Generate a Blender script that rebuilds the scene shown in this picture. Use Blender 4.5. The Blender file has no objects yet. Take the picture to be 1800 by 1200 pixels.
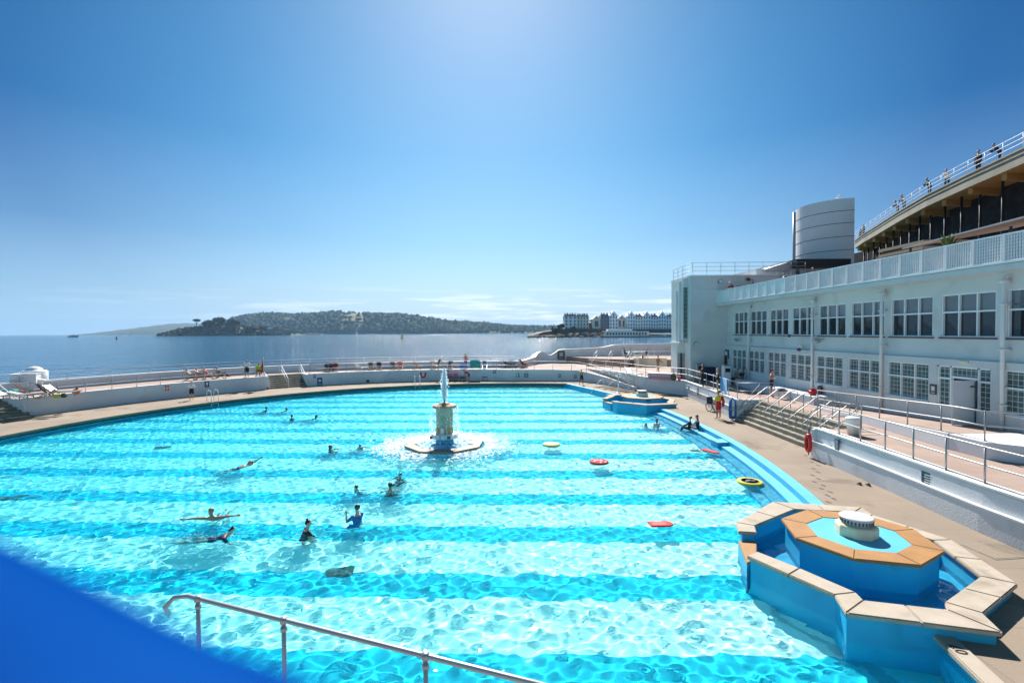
HAZE = .00007
SWPX = [(466, 721), (496, 722), (513, 735), (548, 735), (581, 789), (633, 783), (413, 822), (627, 857), (686, 861), (703, 838), (381, 906), (372, 943), (395, 940), (345, 943), (533, 937), (628, 916), (1135, 747), (1155, 749)]
import bpy, bmesh, math, random
import numpy as np
from mathutils import Vector, Matrix, Quaternion
from mathutils.geometry import tessellate_polygon
random.seed(7); rng = np.random.default_rng(11)
sc = bpy.context.scene; COL = sc.collection
PI = math.pi; R = math.radians
# ------------------------------------------------------------------ camera model
F, PITCH, ROLL, CH = 850.0, -.020, -.006, 5.5       # focal length in photo pixels, camera height above the pool deck
def ray(u, v):
    x0, y0 = u-900, 600-v; c, s = math.cos(ROLL), math.sin(ROLL)
    x, y = c*x0-s*y0, s*x0+c*y0; cp, sp = math.cos(PITCH), math.sin(PITCH)
    return x, F*cp-y*sp, F*sp+y*cp
def G(u, v, z=0.0):                                  # point of the level z seen at a photo pixel
    x, y, w = ray(u, v); t = (z-CH)/w; return (x*t, y*t)
def G3(u, v, z=0.0): return (*G(u, v, z), z)
def AY(u, v, Y): x, y, w = ray(u, v); t = Y/y; return (x*t, Y, CH+w*t)
def AX(u, v, X): x, y, w = ray(u, v); t = X/x; return (X, y*t, CH+w*t)
# ------------------------------------------------------------------ materials
MATS = {}
def mat(name, col, rough=.6, var=.12, scale=2.0, bump=0.0, metal=0.0, spec=.5, col2=None, amt=.5, bscale=None, world=True, detail=4):
    if name in MATS: return MATS[name]
    m = bpy.data.materials.new(name); m.use_nodes = True; MATS[name] = m
    t = m.node_tree; b = t.nodes['Principled BSDF']; L = t.links.new
    b.inputs['Roughness'].default_value = rough; b.inputs['Metallic'].default_value = metal
    b.inputs['Specular IOR Level'].default_value = spec
    if world:
        g = t.nodes.new('ShaderNodeNewGeometry'); vec = g.outputs['Position']
    else:
        g = t.nodes.new('ShaderNodeTexCoord'); vec = g.outputs['Object']
    n = t.nodes.new('ShaderNodeTexNoise'); n.inputs['Scale'].default_value = scale; n.inputs['Detail'].default_value = detail; L(vec, n.inputs['Vector'])
    rp = t.nodes.new('ShaderNodeValToRGB'); rp.color_ramp.elements[0].position = .3; rp.color_ramp.elements[1].position = .7
    c2 = col2 or tuple(max(0, c*(1-var*2)) for c in col)
    rp.color_ramp.elements[0].color = (*[a*(1-amt)+c*amt for a, c in zip(col, c2)], 1) if col2 is None else (*c2, 1)
    rp.color_ramp.elements[1].color = (*[min(1, c*(1+var*.5)) for c in col], 1) if col2 is None else (*col, 1)
    L(n.outputs['Fac'], rp.inputs['Fac']); L(rp.outputs['Color'], b.inputs['Base Color'])
    if bump:
        n2 = t.nodes.new('ShaderNodeTexNoise'); n2.inputs['Scale'].default_value = bscale or scale*8; n2.inputs['Detail'].default_value = 3; L(vec, n2.inputs['Vector'])
        bp = t.nodes.new('ShaderNodeBump'); bp.inputs['Strength'].default_value = bump; bp.inputs['Distance'].default_value = .02
        L(n2.outputs['Fac'], bp.inputs['Height']); L(bp.outputs['Normal'], b.inputs['Normal'])
    return m
def nodes(m): return m.node_tree.nodes, m.node_tree.links.new, m.node_tree.nodes['Principled BSDF']
# ------------------------------------------------------------------ mesh building
def world_origin(o):
    v = Vector((0, 0, 0))
    while o is not None: v += Vector(o.location); o = o.parent
    return v
class MB:
    def __init__(s): s.v = []; s.f = []; s.mi = []; s.cur = 0
    def add(s, vs, fs):
        o = len(s.v); s.v += [tuple(v) for v in vs]
        for f in fs: s.f.append(tuple(i+o for i in f)); s.mi.append(s.cur)
        return s
    def box(s, c, d, rz=0.0, M=None):
        x, y, z = d[0]/2, d[1]/2, d[2]/2
        vs = [Vector((i*x, j*y, k*z)) for k in (-1, 1) for j in (-1, 1) for i in (-1, 1)]
        q = M if M is not None else Matrix.Rotation(rz, 3, 'Z')
        vs = [q @ v+Vector(c) for v in vs]
        return s.add(vs, [(0, 2, 3, 1), (4, 5, 7, 6), (0, 1, 5, 4), (2, 6, 7, 3), (0, 4, 6, 2), (1, 3, 7, 5)])
    def bx(s, x0, x1, y0, y1, z0, z1): return s.box(((x0+x1)/2, (y0+y1)/2, (z0+z1)/2), (x1-x0, y1-y0, z1-z0))
    def bar(s, a, b, w, h):                          # a box along a-b
        a, b = Vector(a), Vector(b); d = b-a; L = d.length
        q = d.to_track_quat('Y', 'Z').to_matrix(); return s.box((a+b)/2, (w, L, h), M=q)
    def tube(s, pts, r, n=8, caps=True, rs=None):
        pts = [Vector(p) for p in pts]; N = len(pts); base = len(s.v); up = None; vs = []
        for i, p in enumerate(pts):
            d = (pts[min(i+1, N-1)]-pts[max(i-1, 0)]).normalized()
            if up is None: up = Vector((0, 0, 1)) if abs(d.z) < .9 else Vector((1, 0, 0))
            a = d.cross(up).normalized(); b = a.cross(d).normalized(); up = b
            rr = rs[i] if rs else r
            vs += [p+a*math.cos(2*PI*k/n)*rr+b*math.sin(2*PI*k/n)*rr for k in range(n)]
        fs = [(i*n+k, i*n+(k+1) % n, (i+1)*n+(k+1) % n, (i+1)*n+k) for i in range(N-1) for k in range(n)]
        if caps: fs += [tuple(range(n-1, -1, -1)), tuple((N-1)*n+k for k in range(n))]
        return s.add(vs, fs)
    def lathe(s, prof, c=(0, 0, 0), n=24, ph=0.0, sx=1, sy=1):
        N = len(prof)
        vs = [(c[0]+r*sx*math.cos(2*PI*k/n+ph), c[1]+r*sy*math.sin(2*PI*k/n+ph), c[2]+z) for r, z in prof for k in range(n)]
        fs = [(i*n+k, i*n+(k+1) % n, (i+1)*n+(k+1) % n, (i+1)*n+k) for i in range(N-1) for k in range(n)]
        fs += [tuple(range(n-1, -1, -1)), tuple((N-1)*n+k for k in range(n))]
        return s.add(vs, fs)
    def prism(s, poly, z0, z1):
        N = len(poly); a = sum(poly[i][0]*poly[(i+1) % N][1]-poly[(i+1) % N][0]*poly[i][1] for i in range(N))
        if a < 0: poly = poly[::-1]
        zz = lambda z, p: z(p) if callable(z) else z
        vs = [(p[0], p[1], zz(z0, p)) for p in poly]+[(p[0], p[1], zz(z1, p)) for p in poly]
        tri = tessellate_polygon([[Vector((p[0], p[1], 0)) for p in poly]])
        fs = []
        for t in tri:
            a, b, c = [poly[i] for i in t]
            if (b[0]-a[0])*(c[1]-a[1])-(b[1]-a[1])*(c[0]-a[0]) < 0: t = t[::-1]
            fs.append(tuple(i+N for i in t)); fs.append(tuple(reversed(t)))
        fs += [(i, (i+1) % N, (i+1) % N+N, i+N) for i in range(N)]
        return s.add(vs, fs)
    def sheet(s, poly, z):
        zz = lambda p: z(p) if callable(z) else z
        tri = tessellate_polygon([[Vector((p[0], p[1], 0)) for p in poly]]); fs = []
        for t in tri:
            a, b, c = [poly[i] for i in t]
            if (b[0]-a[0])*(c[1]-a[1])-(b[1]-a[1])*(c[0]-a[0]) < 0: t = t[::-1]
            fs.append(tuple(t))
        return s.add([(p[0], p[1], zz(p)) for p in poly], fs)
    def strip(s, A, B):                              # quads between two polylines of 3D points
        N = len(A); return s.add(list(A)+list(B), [(i, i+1, N+i+1, N+i) for i in range(N-1)])
    def wall(s, pts, z0, z1, th, z1f=None):          # solid wall along a polyline (thickness to the right of travel)
        P = [Vector((p[0], p[1], 0)) for p in pts]; N = len(P); Q = []
        for i in range(N):
            d = (P[min(i+1, N-1)]-P[max(i-1, 0)]).normalized(); Q.append(P[i]+Vector((d.y, -d.x, 0))*th)
        top = [z1[i] if isinstance(z1, (list, tuple)) else z1 for i in range(N)]
        bot = [z0[i] if isinstance(z0, (list, tuple)) else z0 for i in range(N)]
        vs = []
        for i in range(N): vs += [(P[i].x, P[i].y, bot[i]), (P[i].x, P[i].y, top[i]), (Q[i].x, Q[i].y, top[i]), (Q[i].x, Q[i].y, bot[i])]
        fs = []
        for i in range(N-1):
            a, b = 4*i, 4*i+4
            for k in range(4): fs.append((a+k, b+k, b+(k+1) % 4, a+(k+1) % 4))
        fs += [(3, 2, 1, 0), tuple(4*(N-1)+k for k in range(4))]
        return s.add(vs, fs)
    def ico(s, c, r, sub=1, jit=0.0, sc3=(1, 1, 1)):
        vs, fs = ICO[sub]
        out = [(c[0]+v[0]*r*sc3[0]*(1+random.uniform(-jit, jit)), c[1]+v[1]*r*sc3[1]*(1+random.uniform(-jit, jit)), c[2]+v[2]*r*sc3[2]*(1+random.uniform(-jit, jit))) for v in vs]
        return s.add(out, fs)
    def build(s, name, m, parent=None, smooth=False, bevel=0.0, origin=None, segs=2):
        o3 = world_origin(parent) if parent is not None else Vector(origin or (0, 0, 0))
        me = bpy.data.meshes.new(name)
        me.from_pydata([tuple(Vector(v)-o3) for v in s.v], [], s.f)
        ms = m if isinstance(m, (list, tuple)) else [m]
        for x in ms: me.materials.append(x)
        if len(ms) > 1: me.polygons.foreach_set('material_index', s.mi)
        bm = bmesh.new(); bm.from_mesh(me); bmesh.ops.recalc_face_normals(bm, faces=bm.faces)
        if bevel: bmesh.ops.bevel(bm, geom=[e for e in bm.edges if len(e.link_faces) == 2 and e.calc_face_angle(0) > .6], offset=bevel, segments=segs, affect='EDGES', clamp_overlap=True)
        bm.to_mesh(me); bm.free()
        if smooth: me.polygons.foreach_set('use_smooth', [True]*len(me.polygons))
        o = bpy.data.objects.new(name, me); COL.objects.link(o)
        if parent is not None: o.parent = parent
        else: o.location = o3
        return o
ICO = {}
for k in (1, 2, 3):
    b = bmesh.new(); bmesh.ops.create_icosphere(b, subdivisions=k, radius=1); b.verts.ensure_lookup_table()
    ICO[k] = ([tuple(v.co) for v in b.verts], [tuple(v.index for v in f.verts) for f in b.faces]); b.free()
def tag(o, label, cat, group=None):
    o['label'] = label; o['category'] = cat
    if group: o['group'] = group
    return o
def structure(o, kind='structure', label=None):
    o['kind'] = kind
    if label: o['label'] = label
    return o
def thing(name, label, cat, loc=(0, 0, 0), group=None):
    o = bpy.data.objects.new(name, None); COL.objects.link(o); o.location = loc; o.empty_display_size = .2
    return tag(o, label, cat, group)
def place(o, loc, rz=0.0): o.location = loc; o.rotation_euler = (0, 0, rz); return o
def dup(root, loc, rz, label, group=None):
    r = root.copy(); COL.objects.link(r); r.location = loc; r.rotation_euler = (0, 0, rz); r['label'] = label
    if group: r['group'] = group
    for ch in list(root.children):
        c = ch.copy(); COL.objects.link(c); c.parent = r
        for g in ch.children:
            d = g.copy(); COL.objects.link(d); d.parent = c
    return r
def resample(pts, step):
    P = [Vector(p) for p in pts]; out = [P[0]]; acc = 0; tot = sum((P[i+1]-P[i]).length for i in range(len(P)-1)); n = max(1, round(tot/step)); st = tot/n
    i = 0; pos = 0; want = st; out = [P[0].copy()]; run = 0
    for i in range(len(P)-1):
        L = (P[i+1]-P[i]).length
        while want <= run+L+1e-6 and len(out) <= n:
            out.append(P[i].lerp(P[i+1], (want-run)/L)); want += st
        run += L
    return out
def railing(name, label, pts, heights, step, r, m, cat='railing', group=None, posts=True):
    root = thing(name, label, cat, pts[0], group); P = [Vector(p) for p in pts]
    Q = resample(P, step); first = None; H = max(heights)
    for q in Q:
        if first is None:
            b = MB(); b.tube([q, q+Vector((0, 0, H))], r, 8); b.lathe([(r*2.2, 0), (r*2.2, .015)], q, 10); b.ico(q+Vector((0, 0, H)), r*1.5, 1)
            first = b.build('post', m, root, True)
        else:
            c = first.copy(); COL.objects.link(c); c.parent = root; c.location = q-P[0]
    for h in heights:
        MB().tube([p+Vector((0, 0, h)) for p in P], r*.95, 8).build('rail', m, root, True)
    return root
# ------------------------------------------------------------------ colours
M = dict(
 white=mat('white_paint', (.72, .72, .71), .55, .05, .7, .15, bscale=30),
 wallw=mat('white_render', (.68, .70, .725), .75, .07, .5, .35, col2=(.58, .605, .63), bscale=22),
 fac=mat('facade_render', (.66, .665, .65), .75, .06, .5, .35, col2=(.57, .58, .57), bscale=22), frame=mat('window_frame_paint', (.8, .82, .82), .35, .03),
 conc=mat('concrete', (.42, .37, .30), .85, .1, .8, .3, col2=(.33, .29, .235), bscale=25),
 deck=mat('deck_concrete', (.285, .22, .158), .85, .1, .35, .25, col2=(.21, .165, .122), bscale=18, detail=7),
 stepc=mat('step_concrete', (.28, .255, .195), .85, .12, 1.3, .3, col2=(.20, .18, .14)),
 stone=mat('pale_coping_stone', (.42, .355, .28), .8, .08, 2.5, .3, col2=(.34, .285, .22), bscale=40),
 tan=mat('tan_coping_stone', (.37, .18, .05), .6, .1, 2.5, .3, col2=(.29, .135, .035), bscale=50),
 pool=mat('pool_blue_paint', (.01, .42, .66), .5, .06, 1.2, .1, col2=(.008, .33, .60)),
 poolt=mat('pale_pool_blue_paint', (.09, .44, .60), .5, .05, 1.5, col2=(.075, .39, .55)),
 bandg=mat('algae_band', (.05, .10, .085), .7, .2, 2),
 steel=mat('galvanised_steel', (.36, .36, .365), .45, .08, 6, metal=.6),
 steelw=mat('white_tube', (.75, .76, .77), .35, .05, 6),
 navy=mat('navy_sign', (.01, .05, .11), .4, .05),
 red=mat('red_plastic', (.65, .015, .02), .35, .06), redb=mat('red_foam', (.55, .012, .012), .8, .06),
 yellow=mat('yellow_foam', (.66, .52, .03), .8, .05), black=mat('black_rubber', (.015, .015, .017), .5, .1),
 cream=mat('cream_foam', (.52, .43, .19), .85, .05), navyb=mat('navy_plastic', (.01, .025, .07), .4, .05),
 blue=mat('blue_plastic', (.02, .16, .48), .45, .06), lblue=mat('pale_blue_cloth', (.22, .45, .72), .9, .1),
 grey=mat('grey_metal', (.35, .36, .37), .45, .06, metal=.3), dgrey=mat('dark_grey', (.06, .065, .07), .6, .1),
 wood=mat('varnished_wood', (.30, .16, .07), .5, .15, 6), terra=mat('pink_paving', (.36, .265, .22), .85, .08, .6, .2, col2=(.295, .21, .17), bscale=20),
 brick=mat('red_paving', (.30, .19, .145), .85, .1, .8, .2, col2=(.24, .15, .115), bscale=20),
 sill=mat('dark_red_sill', (.13, .045, .04), .5, .1), pink=mat('pink_cloth', (.65, .16, .28), .9, .1),
)
def paving(m, sx, sy, mort):
    N, L, B = nodes(m); base = B.inputs['Base Color'].links[0].from_socket
    g = N.new('ShaderNodeNewGeometry'); br = N.new('ShaderNodeTexBrick'); L(g.outputs['Position'], br.inputs['Vector'])
    br.inputs['Scale'].default_value = 1; br.inputs['Brick Width'].default_value = sx; br.inputs['Row Height'].default_value = sy; br.inputs['Mortar Size'].default_value = .012
    br.inputs['Color1'].default_value = (1, 1, 1, 1); br.inputs['Color2'].default_value = (.86, .85, .85, 1); br.inputs['Mortar'].default_value = (mort, mort, mort, 1)
    mx = N.new('ShaderNodeMix'); mx.data_type = 'RGBA'; mx.blend_type = 'MULTIPLY'; mx.inputs['Factor'].default_value = 1
    L(base, mx.inputs[6]); L(br.outputs['Color'], mx.inputs[7]); L(mx.outputs[2], B.inputs['Base Color'])
paving(M['deck'], 2.6, 2.2, .72); paving(M['terra'], .9, .6, .7); paving(M['brick'], .6, .3, .6)
def stains(m, sc_, lo, hi, mul):                    # blotches of damp and dirt with a shape of their own
    N, L, B = nodes(m); base = B.inputs['Base Color'].links[0].from_socket
    g = N.new('ShaderNodeNewGeometry'); n = N.new('ShaderNodeTexNoise'); n.inputs['Scale'].default_value = sc_; n.inputs['Detail'].default_value = 6; n.inputs['Distortion'].default_value = .6
    L(g.outputs['Position'], n.inputs['Vector'])
    r = N.new('ShaderNodeValToRGB'); r.color_ramp.elements[0].position = lo; r.color_ramp.elements[1].position = hi
    r.color_ramp.elements[0].color = (1, 1, 1, 1); r.color_ramp.elements[1].color = (mul, mul*.98, mul*.94, 1); L(n.outputs['Fac'], r.inputs['Fac'])
    mx = N.new('ShaderNodeMix'); mx.data_type = 'RGBA'; mx.blend_type = 'MULTIPLY'; mx.inputs['Factor'].default_value = 1
    L(base, mx.inputs[6]); L(r.outputs['Color'], mx.inputs[7]); L(mx.outputs[2], B.inputs['Base Color'])
stains(M['deck'], .55, .58, .66, .72); stains(M['stepc'], 1.1, .55, .7, .6); stains(M['wallw'], .9, .58, .75, .84); stains(M['fac'], .7, .56, .74, .86); stains(M['stone'], 1.6, .56, .7, .78); stains(M['pool'], 1.3, .58, .72, .82)
def plain(name, c, rough=.7): return mat(name, c, rough, .08, 5)
# ================================================================== POOL
TZ = 1.2                                              # level of the terraces above the pool deck
WZ = -.3                                              # water level
CX, CY, RP = -1.0, 24.9, 27.2
def cp(th, r): return (CX+r*math.cos(R(th)), CY+r*math.sin(R(th)))
def interp(x, tab):
    if x <= tab[0][0]: return tab[0][1]
    for (a, b), (c, d) in zip(tab, tab[1:]):
        if x <= c: return b+(d-b)*(x-a)/(c-a)
    return tab[-1][1]
RWT = [(86, 29.0), (90, 29.3), (100, 30.3), (112, 31.3), (122, 31.9), (137, 32.2), (150, 32.3), (200, 32.3)]
RPT = [(86, 33.4), (100, 33.9), (112, 35.0), (125, 36.4), (140, 37.2), (200, 37.2)]
Rw = lambda th: interp(th, RWT)
Rp = lambda th: interp(th, RPT)
def edgeX(y): return 11.2-(y-26.5)**2/(93.0 if y < 26.5 else 150.0)
def zf(p): return -1.06-.008*(8.5-p[0])
def arc(a, b, r, n):
    return [cp(a+(b-a)*i/n, r(a+(b-a)*i/n) if callable(r) else r) for i in range(n+1)]
FC1 = (8.36, 11.68); FC2 = (9.9, 36.8)
def f1(p): return p
def f2(p): return (p[0]-FC1[0]+FC2[0], FC2[1]-(p[1]-FC1[1]))
deck_side = [(8.5, 8.95), (10.2, 9.9), (10.7, 11.87), (9.95, 13.4), (9.85, 14.0)]
side_y = [14.2+i*(34.3-14.2)/24 for i in range(25)]
arcpts = arc(76.3, 227, RP, 96)                        # far right corner round the sea side to the near wall
right_edge = [(6.83, 5.0), (7.66, 8.75)]+[(edgeX(y), y) for y in side_y]+[(8.75, 42.0)]
outline = right_edge+arcpts
# floor with its painted bands
fm = bpy.data.materials.new('pool_floor_paint'); fm.use_nodes = True
N, L, B = nodes(fm); B.inputs['Roughness'].default_value = .9
g = N.new('ShaderNodeNewGeometry'); sx = N.new('ShaderNodeSeparateXYZ'); L(g.outputs['Position'], sx.inputs[0])
def mth(op, a, b=None):
    n = N.new('ShaderNodeMath'); n.operation = op
    for i, q in enumerate((a, b)):
        if q is None: continue
        if isinstance(q, (int, float)): n.inputs[i].default_value = q
        else: L(q, n.inputs[i])
    return n.outputs[0]
BP, B0, BW, BS = 2.93, 11.65, .37, .035               # band period, first band, share of blue, slant
yy = mth('ADD', sx.outputs['Y'], mth('MULTIPLY', sx.outputs['X'], BS))
ph = mth('FRACT', mth('ADD', mth('DIVIDE', mth('SUBTRACT', yy, B0), BP), BW/2+20))
rp = N.new('ShaderNodeValToRGB'); rp.color_ramp.interpolation = 'CONSTANT'
rp.color_ramp.elements[0].color = (.01, .56, .70, 1); rp.color_ramp.elements[1].position = BW; rp.color_ramp.elements[1].color = (.80, .92, .86, 1)
L(ph, rp.inputs[0])
nz = N.new('ShaderNodeTexNoise'); nz.inputs['Scale'].default_value = 1.1; nz.inputs['Detail'].default_value = 5; L(g.outputs['Position'], nz.inputs['Vector'])
r2 = N.new('ShaderNodeValToRGB'); r2.color_ramp.elements[0].position = .3; r2.color_ramp.elements[1].position = .75; r2.color_ramp.elements[0].color = (.88, .9, .9, 1); r2.color_ramp.elements[1].color = (1, 1, 1, 1); L(nz.outputs['Fac'], r2.inputs[0])
mx = N.new('ShaderNodeMix'); mx.data_type = 'RGBA'; mx.blend_type = 'MULTIPLY'; mx.inputs['Factor'].default_value = 1
L(rp.outputs[0], mx.inputs[6]); L(r2.outputs[0], mx.inputs[7]); L(mx.outputs[2], B.inputs['Base Color'])
RECV = []
b = MB(); b.sheet([(x+.3 if x > 5 else x, y) for x, y in outline], zf); o = b.build('pool_floor', fm); structure(o); RECV.append(o)
# pool wall
root = thing('pool_wall', 'blue painted side wall around the edge of the pool basin', 'wall', (CX, CY, 0))
A = arc(76.3, 227, RP, 96)
b = MB(); b.strip([(x, y, -.32) for x, y in A], [(x, y, zf((x, y))-.05) for x, y in A]); RECV.append(b.build('basin_side', M['pool'], root))
b = MB(); b.strip([(x, y, -.10) for x, y in A], [(x, y, -.32) for x, y in A]); b.build('waterline_band', M['bandg'], root)
q = [(5.44, 51.33), (8.75, 42.0), (9.2, 41.0)]
b = MB(); b.strip([(x, y, -.02) for x, y in q], [(x, y, -1.3) for x, y in q])
q = [(6.2, 2.0), (6.83, 5), (7.66, 8.75), (8.0, 9.3)]; b.strip([(x, y, -.06) for x, y in q], [(x, y, -1.4) for x, y in q])
q = [(-20, 5.0), (6.83, 5.0)]; b.strip([(x, y, 0) for x, y in q], [(x, y, -2.6) for x, y in q]); RECV.append(b.build('side_panel', M['pool'], root))
# coping
root = thing('pool_coping', 'weathered concrete coping along the curved sea side of the pool', 'coping', (CX, CY, 0))
A = arc(74.5, 215, RP-.09, 110)
MB().wall(A, -.10, .035, -.42).build('kerb', M['deck'], root, bevel=.02)
root = thing('pool_corner_edging', 'blue painted edging on the straight pool side beyond the far basin', 'coping', (7, 46, 0))
MB().wall([(5.5, 51.2), (8.8, 42.0), (9.0, 41.4)], -.12, .03, -.32).build('kerb', M['poolt'], root, bevel=.015)
root = thing('depth_marked_kerb', 'white kerb with black 07 depth mark at near right pool edge', 'kerb', (7.5, 8, 0))
K0, K1 = Vector((6.38, 3.5, 0)), Vector((7.60, 8.95, 0))
MB().wall([K0, K1], -.06, .045, .34).build('kerb', M['stone'], root, bevel=.02)
def text(s, size, m, parent, loc, rot, ext=.004, name='lettering'):
    cu = bpy.data.curves.new('t', 'FONT'); cu.body = s; cu.size = size; cu.extrude = ext; cu.align_x = 'CENTER'; cu.align_y = 'CENTER'
    to = bpy.data.objects.new('t', cu); COL.objects.link(to); bpy.context.view_layer.update()
    me = bpy.data.meshes.new_from_object(to); bpy.data.objects.remove(to); me.materials.clear(); me.materials.append(m)
    ob = bpy.data.objects.new(name, me); COL.objects.link(ob); ob.parent = parent
    ob.location = Vector(loc)-world_origin(parent); ob.rotation_euler = rot; return ob
ty = G(1668, 1141, .05)[1]; tx = K0.x+(K1.x-K0.x)*(ty-K0.y)/(K1.y-K0.y)+.175
text('07', .25, M['black'], root, (tx, ty, .05), (0, 0, R(77.5)))
# steps down the straight side
root = thing('pool_steps', 'blue painted steps descending along the curved building side of the pool', 'steps', (11, 25, 0))
def off(d, z): return [(edgeX(y)-d, y, z) for y in side_y]
lv = [(0, .42, 0.012, -.20), (.42, .84, -.20, -.42), (.84, 1.26, -.42, -.72), (1.26, 1.62, -.72, -1.25)]
for i, (d0, d1, zt, zb) in enumerate(lv):
    b = MB(); b.strip(off(d0, zt), off(d1, zt)); o = b.build('tread', M['poolt'], root); RECV.append(o)
    b = MB(); b.strip(off(d1, zt), off(d1, zb)); o = b.build('riser', M['pool'], root); RECV.append(o)
px, py = G(1268, 777, -.12)
root = thing('step_plinth', 'small blue block standing on the pool steps', 'plinth', (px, py, -.3))
MB().box((px+.1, py, -.32), (.95, .75, .5), R(4)).build('block', M['pool'], root, bevel=.02)
MB().box((px+.1, py, -.055), (.99, .79, .03), R(4)).build('top_slab', M['poolt'], root, bevel=.008)
# ------------------------------------------------------------------ water
def inside(px_, py_, poly):
    c = np.zeros(px_.shape, bool); n = len(poly)
    for i in range(n):
        x0, y0 = poly[i]; x1, y1 = poly[(i+1) % n]
        if y0 == y1: continue
        hit = ((y0 > py_) != (y1 > py_)) & (px_ < (x1-x0)*(py_-y0)/(y1-y0)+x0); c ^= hit
    return c
def wavefield(X, Y, comps, seed, warp=1.0):
    rg = np.random.default_rng(seed); Z = np.zeros_like(X)
    for i in range(comps[0]):
        Lw = comps[1]*(comps[2]/comps[1])**rg.random(); th = rg.random()*2*np.pi; k = 2*np.pi/Lw; a = comps[3]*(Lw/.45)**comps[4]
        Z += a*np.sin(k*(np.cos(th)*X+np.sin(th)*Y)+rg.random()*6.28+warp*np.sin(.7*X+i*1.3)+warp*np.sin(.6*Y+2.1*i))
    return Z
wat = bpy.data.materials.new('pool_water_glass'); wat.use_nodes = True; t = wat.node_tree; t.nodes.clear()
oo = t.nodes.new('ShaderNodeOutputMaterial'); gg = t.nodes.new('ShaderNodeBsdfGlass'); gg.inputs['IOR'].default_value = 1.33; gg.inputs['Roughness'].default_value = 0
gg.inputs['Color'].default_value = (.74, .97, 1, 1); t.links.new(gg.outputs[0], oo.inputs[0])
gq = t.nodes.new('ShaderNodeNewGeometry'); sq = t.nodes.new('ShaderNodeSeparateXYZ'); t.links.new(gq.outputs['Position'], sq.inputs[0])     # deeper water takes out more red
mq = t.nodes.new('ShaderNodeMapRange'); mq.inputs['From Min'].default_value = 9; mq.inputs['From Max'].default_value = -22; t.links.new(sq.outputs['X'], mq.inputs[0])
rq = t.nodes.new('ShaderNodeValToRGB'); rq.color_ramp.elements[0].color = (.80, .985, 1, 1); rq.color_ramp.elements[1].color = (.36, .92, 1, 1); q_ = rq.color_ramp.elements.new(.45); q_.color = (.60, .965, 1, 1); t.links.new(mq.outputs[0], rq.inputs[0]); t.links.new(rq.outputs[0], gg.inputs['Color'])
def grid_mesh(name, xs, ys, zfun, keep, m):
    nx, ny = len(xs), len(ys); X, Y = np.meshgrid(xs, ys); Z = zfun(X, Y)
    idx = np.arange(nx*ny).reshape(ny, nx); Fq = np.stack([idx[:-1, :-1], idx[:-1, 1:], idx[1:, 1:], idx[1:, :-1]], -1).reshape(-1, 4)
    if keep is not None:
        cx_, cy_ = (X[:-1, :-1]+X[1:, 1:])/2, (Y[:-1, :-1]+Y[1:, 1:])/2; Fq = Fq[keep(cx_, cy_).ravel()]
    V = np.stack([X, Y, Z], -1).reshape(-1, 3); used = np.unique(Fq); rm = np.full(len(V), -1); rm[used] = np.arange(len(used)); V = V[used]; Fq = rm[Fq]
    me = bpy.data.meshes.new(name); me.vertices.add(len(V)); me.vertices.foreach_set('co', V.ravel().astype(np.float32))
    me.loops.add(Fq.size); me.loops.foreach_set('vertex_index', Fq.ravel().astype(np.int32)); me.polygons.add(len(Fq))
    me.polygons.foreach_set('loop_start', (np.arange(len(Fq))*4).astype(np.int32)); me.update(calc_edges=True); me.validate()
    me.polygons.foreach_set('use_smooth', np.ones(len(Fq), bool)); me.materials.append(m)
    ob = bpy.data.objects.new(name, me); COL.objects.link(ob); return ob
near_poly = [(7.91, 14.62), (6.05, 13.04), (5.84, 12.44), (5.4, 11.09), (5.87, 10.21), (6.32, 9.42), (6.12, 8.8), (8.4, 8.19), (9.6, 8.6), (11, 11.9), (10.2, 14.6)]
shr = lambda P, c, k: [(c[0]+(x-c[0])*k, c[1]+(y-c[1])*k) for x, y in P]
nearP = shr(near_poly, FC1, .95); farP = [f2(p) for p in nearP]
wpoly = [(x+.05 if x > 5 else x, y) for x, y in outline]
octo = lambda c, r, ph: [(c[0]+r*math.cos(R(ph+45*k)), c[1]+r*math.sin(R(ph+45*k))) for k in range(8)]
MF = (-3.5, 24.85)
def keepw(x, y): return inside(x, y, wpoly) & ~inside(x, y, nearP) & ~inside(x, y, farP) & ~inside(x, y, octo(MF, 1.75, 18)) & ~((x > edgeX_np(y)-.41) & (y > 14.2) & (y < 34.3))
def edgeX_np(y): return 11.2-(y-26.5)**2/np.where(y < 26.5, 93.0, 150.0)
def poolz(X, Y):
    amp = 1+.0*np.clip((-X+2)/20, 0, 1.0)             # livelier towards the open sea side where people swim
    Z = wavefield(X, Y, (44, .16, .8, .00138, .95), 3, .5)*amp + wavefield(X, Y, (6, 1.0, 2.6, .0007, .8), 8, .3)
    d = np.hypot(X-MF[0], Y-MF[1]); Z += .012*np.sin(d*9+.6*np.sin(X*2))*np.exp(-np.clip(d-1.9, 0, None)/1.6)
    for (u_, v_) in SWPX:
        sx_, sy_ = G(u_, v_, WZ); dd_ = np.hypot(X-sx_, Y-sy_); Z += .018*np.sin(dd_*21+u_)*np.exp(-np.clip(dd_-.2, 0, None)/.45)
    return WZ+Z
xs = np.linspace(-28.4, 11.4, 980); s = np.linspace(0, 1, 900); ys = 4.95+47.3*(.45*s+.55*s**2)
water = grid_mesh('pool_water', xs, ys, poolz, keepw, wat); structure(water); water.cycles.is_caustics_caster = True
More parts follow.
